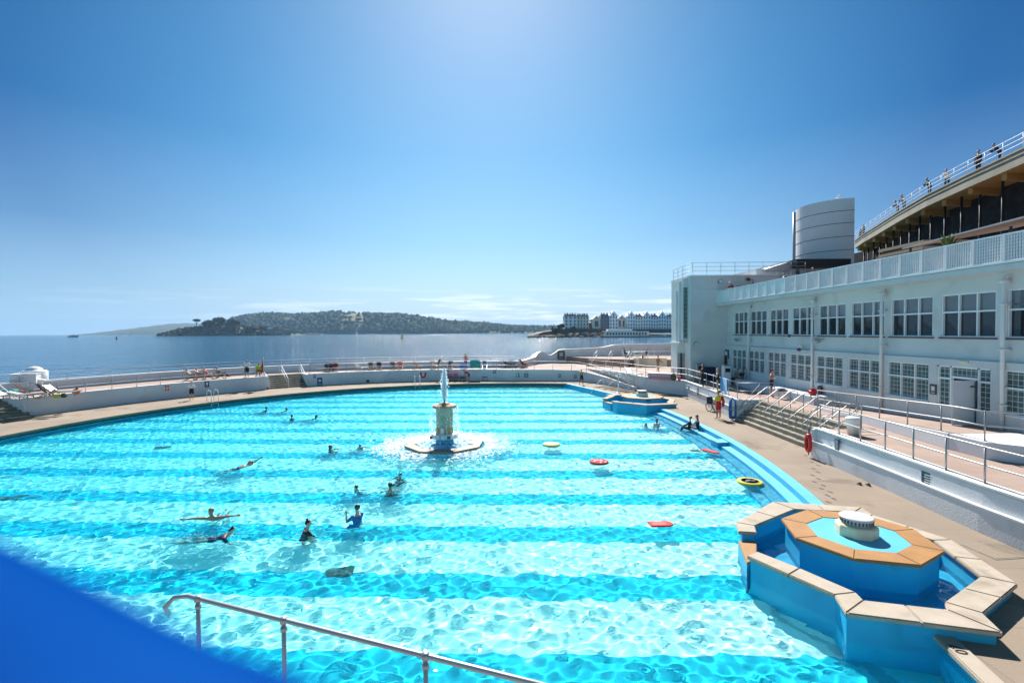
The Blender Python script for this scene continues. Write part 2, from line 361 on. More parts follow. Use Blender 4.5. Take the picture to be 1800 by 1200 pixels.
# ================================================================== DECKS AND TERRACES
b = MB()
ths = np.linspace(87.5, 205, 110)
b.strip([(*cp(a, RP-.02), 0) for a in ths], [(*cp(a, Rw(a)+2.6), 0) for a in ths])
poly = [(6.83, -6), (6.83, 5), (7.66, 8.75)]+deck_side+[(edgeX(y)-.02, y) for y in side_y]+[f2(p) for p in reversed(deck_side)]+[(8.8, 42.0), (5.44, 51.33)]+arc(76.3, 87.5, RP-.02, 6)+[cp(87.5, 32), (9, 57), (13, 46), (17, 41), (17, -6)]
b.sheet(poly, 0.0)
structure(b.build('pool_deck', M['deck']))
ST1 = (128.7, 135.8); ST2 = (166.9, 177.5); STD = 2.15
def inner(a):
    if ST1[0] <= a <= ST1[1] or ST2[0] <= a <= ST2[1]: return Rw(a)+STD
    return Rw(a)+.1
ts = sorted(list(np.linspace(87, 205, 119))+[ST1[0]-.02, ST1[0]+.02, ST1[1]-.02, ST1[1]+.02, ST2[0]-.02, ST2[0]+.02, ST2[1]-.02, ST2[1]+.02])
b = MB(); b.strip([(*cp(a, inner(a)), TZ) for a in ts], [(*cp(a, Rp(a)+.2), TZ) for a in ts])
b.sheet([cp(87, 29.1), (8.5, 54.9), (12.4, 44.3), (14.85, 41.1), (14.0, 29.75), (15.15, 29.75), (15.15, 20.9), (13.05, 20.9), (12.9, 16), (12.7, 13), (12.7, -6), (19.5, -6), (19.5, 47), (26, 47), (26, 70), (3, 70), cp(87, 33.6)], TZ)
structure(b.build('sun_terrace', M['terra']))
# retaining walls
def rwall(name, label, a0, a1, n):
    root = thing(name, label, 'wall', (*cp((a0+a1)/2, 32), 0)); A = [(*cp(a, Rw(a)), 0) for a in np.linspace(a0, a1, n)]
    MB().wall(A, 0, TZ+.04, .28).build('wall_body', M['wallw'], root)
    A = [(*cp(a, Rw(a)-.03), 0) for a in np.linspace(a0, a1, n)]
    MB().wall(A, TZ+.04, TZ+.09, .36).build('wall_cap', M['white'], root)
rwall('retaining_wall', 'long curved white retaining wall between the sea side steps and the ramp', 87.2, ST1[0], 40)
rwall('retaining_wall', 'curved white retaining wall behind the left pool ladder', ST1[1], ST2[0], 34)
rwall('retaining_wall', 'white retaining wall beyond the stairs at far left edge', ST2[1], 205, 14)
def radial_steps(label, a0, a1, n, m, extra=0):
    root = thing('stone_steps', label, 'steps', (*cp((a0+a1)/2, 32.5), 0))
    for i in range(n):
        r0 = Rw((a0+a1)/2)-extra+.02+i*(STD+extra)/n; A = [(*cp(a, r0), 0) for a in np.linspace(a0, a1, 8)]
        z1 = TZ*(i+1)/n+(.0 if i < n-1 else -.004)
        MB().wall(A, -.02, z1, STD+extra-(r0-Rw((a0+a1)/2)+extra)+.02).build('step', m, root, bevel=.015)
    for a in (a0, a1):
        A = [cp(a, Rw(a)+.02), cp(a, Rw(a)+STD+.1)]
        MB().wall([(*A[0], 0), (*A[1], 0)], 0, TZ+.04, .2 if a == a1 else -.2).build('side_wall', M['wallw'], root)
    return root
radial_steps('broad stone steps up to the sea side sun terrace', ST1[0], ST1[1], 7, M['stepc'])
radial_steps('shaded dark stone steps at the far left of the pool', ST2[0], ST2[1], 7, M['stepc'], .7)
# sea wall parapet
root = thing('sea_wall', 'low white parapet wall along the sea side of the terrace', 'wall', (*cp(140, 37), TZ))
A = [(*cp(a, Rp(a)), 0) for a in np.linspace(86, 205, 80)]
MB().wall(A, TZ-.1, TZ+.72, .32).build('wall_body', M['wallw'], root)
A = [(*cp(a, Rp(a)-.03), 0) for a in np.linspace(86, 205, 80)]
MB().wall(A, TZ+.72, TZ+.78, .4).build('wall_cap', M['white'], root)
MB().wall([(*cp(a, Rp(a)+.3), 0) for a in np.linspace(86, 205, 60)], -4, TZ-.1, .4).build('sea_face', M['conc'], root)
# wave wall: scrolled end rising to the higher sea wall on the right
root = thing('wave_wall', 'tall white sea wall with a scrolled wave shaped end', 'wall', (10, 66, TZ))
prof = [(1.55, 58.6, 1.98), (1.9, 60.5, 1.98), (3.1, 63.5, 2.15), (3.5, 65.2, 2.55), (3.9, 65.6, 2.72), (4.5, 65.9, 2.62), (4.95, 66.0, 2.25), (5.4, 66.1, 2.25), (5.9, 66.2, 2.55), (6.4, 66.3, 2.9), (7.2, 66.4, 3.02), (9.5, 66.6, 3.1), (12.2, 66.8, 3.2), (13.2, 67.0, 3.35), (14.2, 67.3, 3.56), (17, 67.9, 3.62), (26, 69, 3.7)]
MB().wall([(x, y, 0) for x, y, z in prof], -4, [z for x, y, z in prof], -.35).build('wall_body', M['wallw'], root)
MB().wall([(x, y-.03, 0) for x, y, z in prof], [z for x, y, z in prof], [z+.06 for x, y, z in prof], -.41).build('wall_cap', M['white'], root)
# raised terrace with its steps
structure(MB().prism([(10.4, 61.4), (14.4, 58.7), (16.0, 58.0), (26, 58.0), (26, 68.7), (7.5, 66.3)], TZ, 2.05).build('raised_terrace', M['terra']))
root = thing('terrace_steps', 'red brown steps up to the raised terrace below the wave wall', 'steps', (12, 58.5, TZ))
for i in range(5):
    k = 1-i/5; d = Vector((-.50, -.86))*2.0*k
    pl = [(10.2+d.x, 61.4+d.y), (14.6+d.x, 58.9+d.y), (14.6, 58.9), (10.2, 61.4)]
    MB().prism(pl, TZ, TZ+.17*(i+1)-.003).build('step', M['brick'], root, bevel=.012)
root = thing('planter_wall', 'cream rendered low wall beside the terrace steps', 'wall', (15, 57.5, TZ))
MB().wall([(14.75, 56.9), (14.75, 58.6), (16.2, 57.9), (18.5, 57.9)], TZ, 2.25, .22).build('wall_body', plain('cream_render', (.60, .54, .42), .8), root, bevel=.02)
# right hand retaining walls
root = thing('ramp_wall', 'white retaining wall with ledge below the railed walkway at right', 'wall', (12.8, 14, 0))
PW = [(12.6, -6), (12.6, 13), (12.8, 16.5), (12.97, 20.92)]
MB().wall(PW, 0, .68, .5).build('lower_wall', M['wallw'], root)
MB().wall([(x-.02, y) for x, y in PW], .68, .72, .14).build('ledge', M['white'], root)
PU = [(x+.11, y) for x, y in PW]
MB().wall(PU, .72, TZ+.03, .37).build('upper_wall', M['wallw'], root)
MB().wall([(x-.02, y) for x, y in PU], TZ+.03, TZ+.08, .42).build('wall_cap', M['white'], root)
MB().bx(12.97, 13.45, 20.75, 20.92, 0, TZ+.02).build('end_face', M['wallw'], root)
root = thing('terrace_wall', 'white terrace wall between the wide steps and the far ramp', 'wall', (14, 38, 0))
PW2 = [(13.75, 29.75), (14.25, 35), (14.65, 40.8), (14.6, 41.2), (12.3, 44.35), (10.6, 50), (8.5, 55.0)]
MB().wall(PW2, 0, TZ+.03, .3).build('wall_body', M['wallw'], root)
MB().wall(PW2[:3], .68, .72, -.05).build('ledge', M['white'], root)
MB().wall([(x-.02, y) for x, y in PW2], TZ+.03, TZ+.08, .35).build('wall_cap', M['white'], root)
MB().bx(13.78, 15.3, 29.55, 29.74, 0, TZ+.06).build('end_face', M['wallw'], root)
root = thing('ramp_side_wall', 'white wall with sloping top on the pool side of the far ramp', 'wall', (7, 53, 0))
q = [(-.1, 54.05), (4, 54.0), (7.2, 53.6), (8.5, 51.8), (9.6, 49.7), (10.6, 47), (11.35, 44.7)]
MB().wall(q, 0, [1.27, 1.27, 1.2, 1.0, .78, .5, .3], -.22).build('wall_body', M['wallw'], root)
b = MB(); b.strip([(7.0, 53.9, TZ-.01), (8.5, 52, .93), (9.7, 49.8, .68), (10.7, 47, .32), (11.5, 44.6, .01)], [(8.6, 54.9, TZ-.01), (9.7, 52.5, .93), (10.7, 50, .68), (11.5, 47, .32), (12.5, 44.5, .01)]); structure(b.build('ramp', M['terra']))
b = MB(); b.sheet([(-.1, 54.2), (4, 54.15), (7.1, 53.75), (8.6, 54.95), (0, 56)], TZ+.006); structure(b.build('ramp_landing', M['terra']))
# wide steps on the right
root = thing('stone_steps', 'wide concrete steps with many handrails up to the building terrace', 'steps', (14.3, 25.4, 0))
for i in range(6):
    x0 = 13.62+i*.27
    MB().bx(x0, 15.25, 20.93, 29.54, -.02, .2*(i+1)-(.003 if i == 5 else 0)).build('step', M['stepc'], root, bevel=.018)
proto = None
for i in range(7):
    y = 28.75-i*1.16
    lab = ['first', 'second', 'third', 'fourth', 'fifth', 'sixth', 'nearest'][i]
    lab = f'{lab} looped steel handrail from the far end of the wide steps' if i < 6 else 'looped steel handrail nearest the red lifebuoy on the wide steps'
    if proto is None:
        proto = thing('step_handrail', lab, 'handrail', (14.0, y, 0), 'handrails on the wide steps')
        b = MB(); x0, x1 = 13.82, 15.2
        b.tube([(x0+.12, y, .75), (x0-.02, y, .82), (x0-.05, y, .98), (x0+.05, y, 1.1), (x1-.1, y, TZ+.86), (x1+.2, y, TZ+.98), (x1+.42, y, TZ+.92), (x1+.46, y, TZ+.7), (x1+.3, y, TZ+.52), (x0+.2, y, .78)], .024, 8); b.build('rail', M['steel'], proto, True)
        b = MB(); b.tube([(x0+.35, y, .4), (x0+.35, y, 1.3)], .022, 8); b.build('post', M['steel'], proto, True)
        b = MB(); b.tube([(x1+.05, y, TZ), (x1+.05, y, TZ+.95)], .022, 8); b.build('post', M['steel'], proto, True)
    else: dup(proto, (14.0, y, 0), 0, lab)
# ================================================================== FOUNTAINS
def basin_fountain(fn, c, rot, label, name, marks):
    root = thing(name, label, 'fountain', (c[0], c[1], 0))
    outer = [(5.4, 11.09), (5.87, 10.21), (6.32, 9.42), (6.12, 8.8), (8.4, 8.19), (8.61, 8.77), (10.31, 9.78), (10.85, 11.87), (10.12, 13.5), (10.25, 14.1), (7.91, 14.62), (6.05, 13.04), (5.84, 12.44)]
    inn = [(5.75, 11.3), (6.27, 10.49), (6.80, 9.50), (6.75, 9.22), (8.06, 8.89), (8.24, 9.14), (9.86, 10.1), (10.38, 11.85), (9.72, 13.25), (9.75, 13.72), (8.2, 13.98), (6.45, 12.81), (6.27, 12.36)]
    def ring(b, O, I, z0, z1, closed=False):
        n = len(O)
        for i in range(n if closed else n-1):
            j = (i+1) % n; P = [fn(O[i]), fn(O[j]), fn(I[j]), fn(I[i])]
            b.add([(x, y, z0) for x, y in P]+[(x, y, z1) for x, y in P], [(0, 1, 2, 3), (4, 5, 6, 7), (0, 1, 5, 4), (2, 3, 7, 6), (1, 2, 6, 5), (3, 0, 4, 7)])
    k = .965
    Ob = [(FC1[0]+(x-FC1[0])*k, FC1[1]+(y-FC1[1])*k) for x, y in outer]; Ib = [(FC1[0]+(x-FC1[0])*1.03, FC1[1]+(y-FC1[1])*1.03) for x, y in inn]
    b = MB(); ring(b, Ob, Ib, -1.35, .21); RECV.append(b.build('basin_wall', M['pool'], root))
    n = len(outer)
    for i in range(n-1):                                # coping stones, a joint at every corner
        b = MB(); P = [Vector((*fn(p), 0)) for p in (outer[i], outer[i+1], inn[i+1], inn[i])]
        L_ = (P[1]-P[0]).length; m_ = max(1, round(L_/1.15))
        for s_ in range(m_):
            a0, a1 = s_/m_+.004/max(L_, .3), (s_+1)/m_-.004/max(L_, .3)
            Q = [P[0].lerp(P[1], a0), P[0].lerp(P[1], a1), P[3].lerp(P[2], a1), P[3].lerp(P[2], a0)]
            b.add([(q.x, q.y, .21) for q in Q]+[(q.x, q.y, .3) for q in Q], [(0, 1, 2, 3), (4, 5, 6, 7), (0, 1, 5, 4), (2, 3, 7, 6), (1, 2, 6, 5), (3, 0, 4, 7)])
        b.build('coping_stone', M['stone'], root, bevel=.018)
    P = [fn(p) for p in ((5.80, 12.36), (5.44, 11.16), (5.78, 11.38), (6.24, 12.30))]
    b = MB(); b.add([(x, y, -1.3) for x, y in P]+[(x, y, .02) for x, y in P], [(0, 1, 2, 3), (4, 5, 6, 7), (0, 1, 5, 4), (2, 3, 7, 6), (1, 2, 6, 5), (3, 0, 4, 7)])
    b.build('spillway', M['pool'], root)
    b = MB(); b.add([(x, y, .021) for x, y in P]+[(x, y, .09) for x, y in P], [(0, 1, 2, 3), (4, 5, 6, 7), (0, 1, 5, 4), (2, 3, 7, 6), (1, 2, 6, 5), (3, 0, 4, 7)]); b.build('spillway_sill', M['tan'], root, bevel=.012)
    bo = MB(); bo.prism([fn(p) for p in Ib], -.55, -.52); RECV.append(bo.build('basin_floor', M['pool'], root))
    oc = lambda r: octo(c, r, rot)
    b = MB(); b.lathe([(1.52, -.72), (1.52, .475)], c+(0,), 8, R(rot)); RECV.append(b.build('plinth', M['pool'], root))
    O_, I_ = oc(1.62), oc(1.04)
    for i in range(8):                                  # tan coping slabs
        j = (i+1) % 8; Q = [O_[i], O_[j], I_[j], I_[i]]
        m_ = [((q[0]+sum(p[0] for p in Q)/4*.006)/1.006, (q[1]+sum(p[1] for p in Q)/4*.006)/1.006) for q in Q]
        b = MB(); b.add([(x, y, .475) for x, y in m_]+[(x, y, .55) for x, y in m_], [(0, 1, 2, 3), (4, 5, 6, 7), (0, 1, 5, 4), (2, 3, 7, 6), (1, 2, 6, 5), (3, 0, 4, 7)])
        b.build('tan_slab', M['tan'], root, bevel=.012)
    b = MB(); b.lathe([(1.05, .47), (1.05, .535)], c+(0,), 8, R(rot)); b.build('blue_top', M['poolt'], root)
    b = MB(); b.lathe([(.45, .53), (.45, .76), (.42, .80)], c+(0,), 8, R(rot)); nz_ = b.build('nozzle_base', plain('cream_paint', (.72, .64, .44), .6), root, bevel=.015)
    b = MB(); b.lathe([(.30, .80), (.30, .83), (.335, .84), (.335, .92), (.36, .925), (.36, .965), (.34, .98), (.0, .985)], c+(0,), 32)
    b.cur = 1
    for kk in range(28):
        a = 2*PI*kk/28; b.box((c[0]+.338*math.cos(a), c[1]+.338*math.sin(a), 0.88), (.02, .035, .075), a)
    b.build('nozzle_cap', [plain('grey_white_cap', (.46, .47, .48), .5), M['dgrey']], nz_)
    # water standing in the basin
    def bz(X, Y): return -.14+wavefield(X, Y, (14, .25, .8, .0016, .9), 5)
    q = [fn(p) for p in Ib]; x_, y_ = [p[0] for p in q], [p[1] for p in q]
    w_ = grid_mesh('basin_water', np.linspace(min(x_), max(x_), 80), np.linspace(min(y_), max(y_), 90), bz, lambda a, b_: inside(a, b_, q) & ~inside(a, b_, octo(c, 1.45, rot)), wat)
    w_.cycles.is_caustics_caster = True; w_.location = (-c[0], -c[1], 0); w_.parent = root
    for (u, v) in marks:
        p = AY(u, v, c[1]-1.47); b = MB(); b.box(p, (.14, .015, .2)); b.build('plate', M['navy'], root)
    return root
basin_fountain(f1, FC1, 8, 'large octagonal blue cascade fountain with tan slabs at near right', 'cascade_fountain', [])
basin_fountain(f2, FC2, 37, 'octagonal blue cascade fountain beside the far pool hoist', 'cascade_fountain', [(1137, 703), (1141.5, 703)])
# centre fountain
c = MF; root = thing('centre_fountain', 'tall fountain pillar on an octagonal tan base in mid pool', 'fountain', (c[0], c[1], WZ))
O_, I_ = octo(c, 2.05, 18), octo(c, 1.5, 18)
for i in range(8):
    j = (i+1) % 8; Q = [O_[i], O_[j], I_[j], I_[i]]; b = MB()
    b.add([(x, y, -.34) for x, y in Q]+[(x, y, -.20) for x, y in Q], [(0, 1, 2, 3), (4, 5, 6, 7), (0, 1, 5, 4), (2, 3, 7, 6), (1, 2, 6, 5), (3, 0, 4, 7)]); b.build('base_slab', plain('worn_tan_stone', (.30, .185, .11), .6), root, bevel=.012)
b = MB(); b.lathe([(2.0, -2.0), (2.0, -.34)], c+(0,), 8, R(18)); RECV.append(b.build('base_wall', M['pool'], root))
b = MB(); b.lathe([(1.52, -.34), (1.52, -.24)], c+(0,), 8, R(18)); b.build('base_tray', M['poolt'], root)
b = MB(); b.lathe([(.47, -.3), (.45, .1)], c+(0,), 24); b.build('blue_drum', M['pool'], root, True)
b = MB(); b.lathe([(.5, .07), (.70, .09), (.70, .30), (.42, .34)], c+(0,), 10, R(18)); col = b.build('collar', M['white'], root, bevel=.01)
for u, wd, h_ in ((757.5, .14, .14), (789, .17, .14)):
    x_, y_, z_ = AY(u, 768, c[1]-.62); b = MB(); b.box((x_, y_-(.02 if u > 770 else -.06), .195), (wd, .02, h_), R(-28 if u < 770 else 28)); b.build('plate', M['navy'], col)
text('1 2', .24, M['black'], col, (c[0]-.05, c[1]-.672, .19), (R(90), 0, 0))
shaft = mat('mossy_cream_render', (.48, .47, .36), .75, .1, 2.2, .2, col2=(.29, .36, .25))
b = MB(); b.lathe([(.43, .3), (.43, 1.62)], c+(0,), 12, R(15)); b.build('shaft', shaft, root, bevel=.01)
b = MB(); b.lathe([(.445, .34), (.445, .62)], c+(0,), 12, R(15)); b.build('shaft_foot', plain('ochre_render', (.40, .30, .15), .7), root)
b = MB(); b.box((c[0]-.06, c[1]-.455, .49), (.18, .03, .28)); b.build('hatch', M['white'], root, bevel=.008)
b = MB(); b.lathe([(.5, 1.6), (.62, 1.64), (.63, 1.72), (.55, 1.77), (.3, 1.8), (.28, 1.86), (.12, 1.9), (.0, 1.9)], c+(0,), 24); b.build('cap', plain('rusty_cream', (.45, .30, .20), .7), root, True)
b = MB(); b.tube([(c[0], c[1], 1.88), (c[0], c[1], 2.15)], .035, 8); b.build('nozzle', M['dgrey'], root, True)
spray = bpy.data.materials.new('white_spray'); spray.use_nodes = True; N, L, B = nodes(spray)
B.inputs['Base Color'].default_value = (.93, .96, .98, 1); B.inputs['Roughness'].default_value = .25; B.inputs['Transmission Weight'].default_value = .0; B.inputs['Subsurface Weight'].default_value = .0
tr = N.new('ShaderNodeBsdfTranslucent'); tr.inputs[0].default_value = (.93, .97, 1, 1); mxs = N.new('ShaderNodeMixShader'); mxs.inputs[0].default_value = .62
L(B.outputs[0], mxs.inputs[1]); L(tr.outputs[0], mxs.inputs[2]); tp = N.new('ShaderNodeBsdfTransparent'); mz = N.new('ShaderNodeMixShader'); mz.inputs[0].default_value = .15; L(mxs.outputs[0], mz.inputs[1]); L(tp.outputs[0], mz.inputs[2]); L(mz.outputs[0], N['Material Output'].inputs[0])
b = MB()
for i in range(85):                                    # thin streams of the plume, breaking into drops
    a, q0, q1 = random.uniform(0, 2*PI), random.uniform(0, .05), abs(random.gauss(0, .095)); H_ = random.uniform(.55, 1.55)*(1-.9*q1); P_ = []
    for k in range(8):
        t_ = k/7; q = q0+(q1-q0)*t_**1.5; P_.append((c[0]+q*math.cos(a+.4*t_)+random.gauss(0, .008), c[1]+q*math.sin(a+.4*t_)+random.gauss(0, .008), 1.98+H_*t_))
    b.tube(P_, 0, 5, rs=[.012+.022*math.sin(PI*min(1, .15+k/7*.85)) for k in range(8)])
for i in range(900):
    h_ = random.random()**.85; q = abs(random.gauss(0, .055+.06*math.sin(PI*min(1, h_)))); a = random.uniform(0, 2*PI); r_ = random.uniform(.007, .026)
    b.ico((c[0]+q*math.cos(a), c[1]+q*math.sin(a), 1.98+h_*1.68*(1-.7*q)), r_, 1, .3, (1, 1, random.uniform(1.2, 3.2)))
jet = tag(b.build('water_jet', spray, origin=(c[0], c[1], 2.0)), 'white plume of water spouting from the centre fountain pillar', 'water jet')
b = MB()
for i in range(900):                                   # drops falling from the cap
    a = random.uniform(0, 2*PI); z_ = random.uniform(-.2, 1.75); q = .62+.32*((1.75-z_)/2)**.7*random.random()+random.gauss(0, .03)
    if random.random() < .45 and math.sin(a) < -.3: continue
    b.ico((c[0]+q*math.cos(a), c[1]+q*math.sin(a), z_), random.uniform(.006, .016), 1, .2, (1, 1, random.uniform(2, 6)))
structure(b.build('falling_drops', spray, origin=(c[0], c[1], 0)), 'stuff', 'curtain of water drops falling round the fountain pillar')
b = MB(); oc = ([(1, 0, 0), (0, 1, 0), (-1, 0, 0), (0, -1, 0), (0, 0, .28)], [(0, 1, 4), (1, 2, 4), (2, 3, 4), (3, 0, 4)])
for i in range(5200):
    a = random.uniform(0, 2*PI); q = 2.12+abs(random.gauss(0, .75)) if i > 500 else random.uniform(.75, 1.5); r_ = random.uniform(.02, .105)*(1.25-.2*(q-1.6)); x_, y_ = c[0]+q*math.cos(a), c[1]+q*.95*math.sin(a)
    if (abs(x_-c[0]) < .55 and y_ < c[1]-2.2 and random.random() < .8) or (math.sin(a) < -.35 and q < 2.9 and random.random() < .5): continue
    rz = random.uniform(0, 6); z_ = WZ+.006 if q > 2.06 else -.15
    b.add([(x_+r_*(v[0]*math.cos(rz)-v[1]*math.sin(rz)), y_+r_*(v[0]*math.sin(rz)+v[1]*math.cos(rz)), z_+v[2]*r_) for v in oc[0]], oc[1])
structure(b.build('foam', spray, origin=(c[0], c[1], WZ)), 'stuff', 'white foam and spray on the water round the centre fountain')
# ================================================================== LIDO BUILDING
FX = 18.7
glass = mat('dark_window_glass', (.012, .022, .03), .04, .2, .6, spec=.6); glass_refl = mat('painted_reflection_glass', (.13, .15, .17), .05, .3, .5, spec=.8)  # pale reflection is painted into the upper panes' base colour
gb = bpy.data.materials.new('glass_block'); gb.use_nodes = True; N, L, B = nodes(gb)
g = N.new('ShaderNodeNewGeometry'); sp = N.new('ShaderNodeSeparateXYZ'); L(g.outputs['Position'], sp.inputs[0]); cb = N.new('ShaderNodeCombineXYZ'); L(sp.outputs['Y'], cb.inputs[0]); L(sp.outputs['Z'], cb.inputs[1])
br = N.new('ShaderNodeTexBrick'); br.offset = 0; L(cb.outputs[0], br.inputs['Vector']); br.inputs['Scale'].default_value = 1; br.inputs['Brick Width'].default_value = .2; br.inputs['Row Height'].default_value = .2; br.inputs['Mortar Size'].default_value = .012
br.inputs['Color1'].default_value = (.10, .14, .14, 1); br.inputs['Color2'].default_value = (.04, .065, .07, 1); br.inputs['Mortar'].default_value = (.5, .52, .5, 1); L(br.outputs['Color'], B.inputs['Base Color'])
B.inputs['Roughness'].default_value = .15
bp = N.new('ShaderNodeBump'); bp.inputs['Strength'].default_value = .5; bp.inputs['Distance'].default_value = .02; n = N.new('ShaderNodeTexNoise'); n.inputs['Scale'].default_value = 9; L(g.outputs['Position'], n.inputs['Vector']); L(n.outputs['Fac'], bp.inputs['Height']); L(bp.outputs[0], B.inputs['Normal'])
bld = thing('lido_building', 'long two storey white building with rows of windows beside the pool', 'building', (FX, 26, TZ))
WY = [(40.75-2.81*k-2.40, 40.75-2.81*k) for k in range(13)]     # (near, far) edges of each window bay
UZ0, UZ1, LZ0, LZ1 = 5.16, 6.98, 2.28, 3.95
b = MB()
Y0, Y1 = 2.0, 42.0
LX = FX-.16                                            # the lower storey stands a little proud
b.bx(LX, FX+.3, Y0, Y1, 0, LZ0); b.bx(FX, FX+.3, Y0, Y1, LZ1+.28, UZ0); b.bx(FX, FX+.3, Y0, Y1, UZ1, 7.62)
b.bx(LX, FX+.3, Y0, Y1, LZ1, LZ1+.28)
ed = [Y1]+[e for n0, f0 in WY for e in (f0, n0)]+[Y0]
for k in range(0, len(ed)-1, 2):
    b.bx(FX, FX+.3, ed[k+1], ed[k], UZ0, UZ1); b.bx(LX, FX+.3, ed[k+1], ed[k], LZ0, LZ1)
b.build('wall', M['fac'], bld)
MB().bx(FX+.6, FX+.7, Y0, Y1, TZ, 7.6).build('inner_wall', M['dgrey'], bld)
def win(k, z0, z1, x, cols, split, gm, pw):
    y0, y1 = WY[k]; fr = MB(); f_ = .055
    fr.bx(x-.02, x+.1, y0, y1, z0, z0+f_); fr.bx(x-.02, x+.1, y0, y1, z1-f_, z1); zs = z1-(z1-z0)*split
    fr.bx(x-.03, x+.1, y0+f_, y1-f_, zs-f_*.6, zs+f_*.6)
    for i in range(cols+1):
        yy_ = y0+(y1-y0)*i/cols; yy_ = min(max(yy_, y0+f_/2), y1-f_/2); fr.bx(x-.024, x+.1, yy_-f_/2, yy_+f_/2, z0+f_, z1-f_)
    o = fr.build('window', M['frame'], bld)
    for i in range(cols):
        for a, c_ in ((z0+f_, zs-f_*.6), (zs+f_*.6, z1-f_)):
            p = MB(); dx = .012*math.sin(k*7.1+i*3.3+a); ya, yb = y0+(y1-y0)*i/cols+f_/2, y0+(y1-y0)*(i+1)/cols-f_/2
            p.add([(x+.07+dx, ya, a), (x+.07-dx*.6, yb, a), (x+.07-dx*.4, yb, c_), (x+.07+dx*.7, ya, c_)], [(0, 1, 2, 3)]); p.build('pane', gm if gm is gb or a < zs-.3 else glass_refl, o)
    return o
for k in range(13):
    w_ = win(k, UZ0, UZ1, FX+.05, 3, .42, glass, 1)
    MB().bx(FX-.07, FX+.03, WY[k][0]-.06, WY[k][1]+.06, UZ0-.07, UZ0-.005).build('sill', M['sill'], w_)
    if k == 7: continue
    w_ = win(k, LZ0, LZ1, LX+.06, 3, .4, gb, 1)
    MB().bx(LX-.06, LX+.05, WY[k][0]-.04, WY[k][1]+.04, LZ0-.05, LZ0+.004).build('sill', M['white'], w_)
# door bay (the eighth bay)
y0, y1 = WY[7]
fr = MB()
for yy_ in (y0+.035, y0+.55, y1-.62, y1-.035): fr.bx(LX+.04, LX+.16, yy_-.035, yy_+.035, 1.72, LZ1)
fr.bx(LX+.04, LX+.16, y0+.07, y0+.515, 3.36, 3.44); fr.bx(LX+.04, LX+.16, y1-.585, y1-.07, 3.36, 3.44); fr.bx(LX+.04, LX+.16, y0+.585, y1-.655, 3.44, 3.53); fr.bx(LX+.04, LX+.16, y0, y1, LZ1-.07, LZ1-.001)
dw = fr.build('door_frame', M['frame'], bld)
for ya, yb, za, zb in ((y0+.07, y0+.515, 2.28, 3.36), (y0+.07, y0+.515, 3.44, 3.88), (y1-.585, y1-.07, 2.28, 3.36), (y1-.585, y1-.07, 3.44, 3.88), (y0+.585, y1-.655, 3.53, 3.88)):
    MB().add([(LX+.1, ya, za), (LX+.1, yb, za), (LX+.1, yb, zb), (LX+.1, ya, zb)], [(0, 1, 2, 3)]).build('pane', gb, dw)
dr = MB().box((LX-.46, y0+.64, 2.55), (1.05, .05, 1.78), R(6)).build('door', M['wallw'], bld, bevel=.01)
b = MB(); b.tube([(LX-.02, y0+.60, 1.7), (LX-.02, y0+.60, 3.4)], .022, 6); b.box((LX-.12, y0+.60, 3.2), (.22, .02, .05)); b.box((LX-.12, y0+.60, 2.3), (.22, .02, .05)); b.build('hinge_bar', M['dgrey'], dr)
for yq in (37.72, 29.72, 24.15, 18.17, 12.5):           # rain water pipes
    b = MB(); b.tube([(FX-.26, yq, TZ), (FX-.26, yq, 7.3), (FX-.18, yq, 7.42), (FX-.1, yq, 7.42)], .07, 12); b.bx(FX-.36, FX-.08, yq-.11, yq+.11, 7.22, 7.34)
    for z_ in (2.6, 4.7, 6.4): b.bx(FX-.36, FX+.0, yq-.1, yq+.1, z_, z_+.05)
    b.build('drainpipe', M['white'], bld, True)
# roof slab with balcony edge
BX = 17.8
MB().bx(BX, 36, Y0, Y1, 7.62, 7.84).build('roof_slab', M['fac'], bld)
MB().bx(BX-.05, BX+.05, Y0, Y1, 7.86, 7.92).build('balcony_kerb', M['white'], bld)
structure(MB().bx(BX+.05, 36, Y0, Y1, 7.842, 7.86).build('roof_terrace', M['brick']))
bal = thing('balustrade', 'white slatted balustrade along the roof terrace edge', 'balustrade', (BX, 26, 7.9))
nb = 34; pitch = (Y1-2.4)/nb; proto_s = proto_l = None; post0 = None
for k in range(nb+1):
    y = Y1-.03-k*pitch
    if post0 is None: post0 = MB().bx(BX-.05, BX+.05, y-.04, y+.04, 7.92, 8.93).build('post', M['steelw'], bal)
    else:
        c_ = post0.copy(); COL.objects.link(c_); c_.parent = bal; c_.location = (0, -k*pitch, 0)
    if k == nb: break
    yn = y-pitch
    if k < 9:
        MB().bx(BX-.02, BX+.02, yn+.05, y-.05, 7.96, 8.86).build('solid_panel', M['white'], bal)
    else:
        sl = MB(); nsl = 10
        for i in range(nsl):
            q = yn+.09+(pitch-.18)*(i+.5)/nsl; sl.bx(BX-.02, BX+.02, q-.021, q+.021, 7.96, 8.86)
        if k % 4 in (0, 1):
            for i in range(7): z_ = 8.04+i*.12; sl.bx(BX+.022, BX+.045, yn+.05, y-.05, z_, z_+.035)
        sl.build('slat_panel', M['steelw'], bal)
for z_ in (7.92, 8.87): MB().bx(BX-.035, BX+.035, 2.5, Y1-.05, z_+.002, z_+.055).build('rail', M['steelw'], bal)
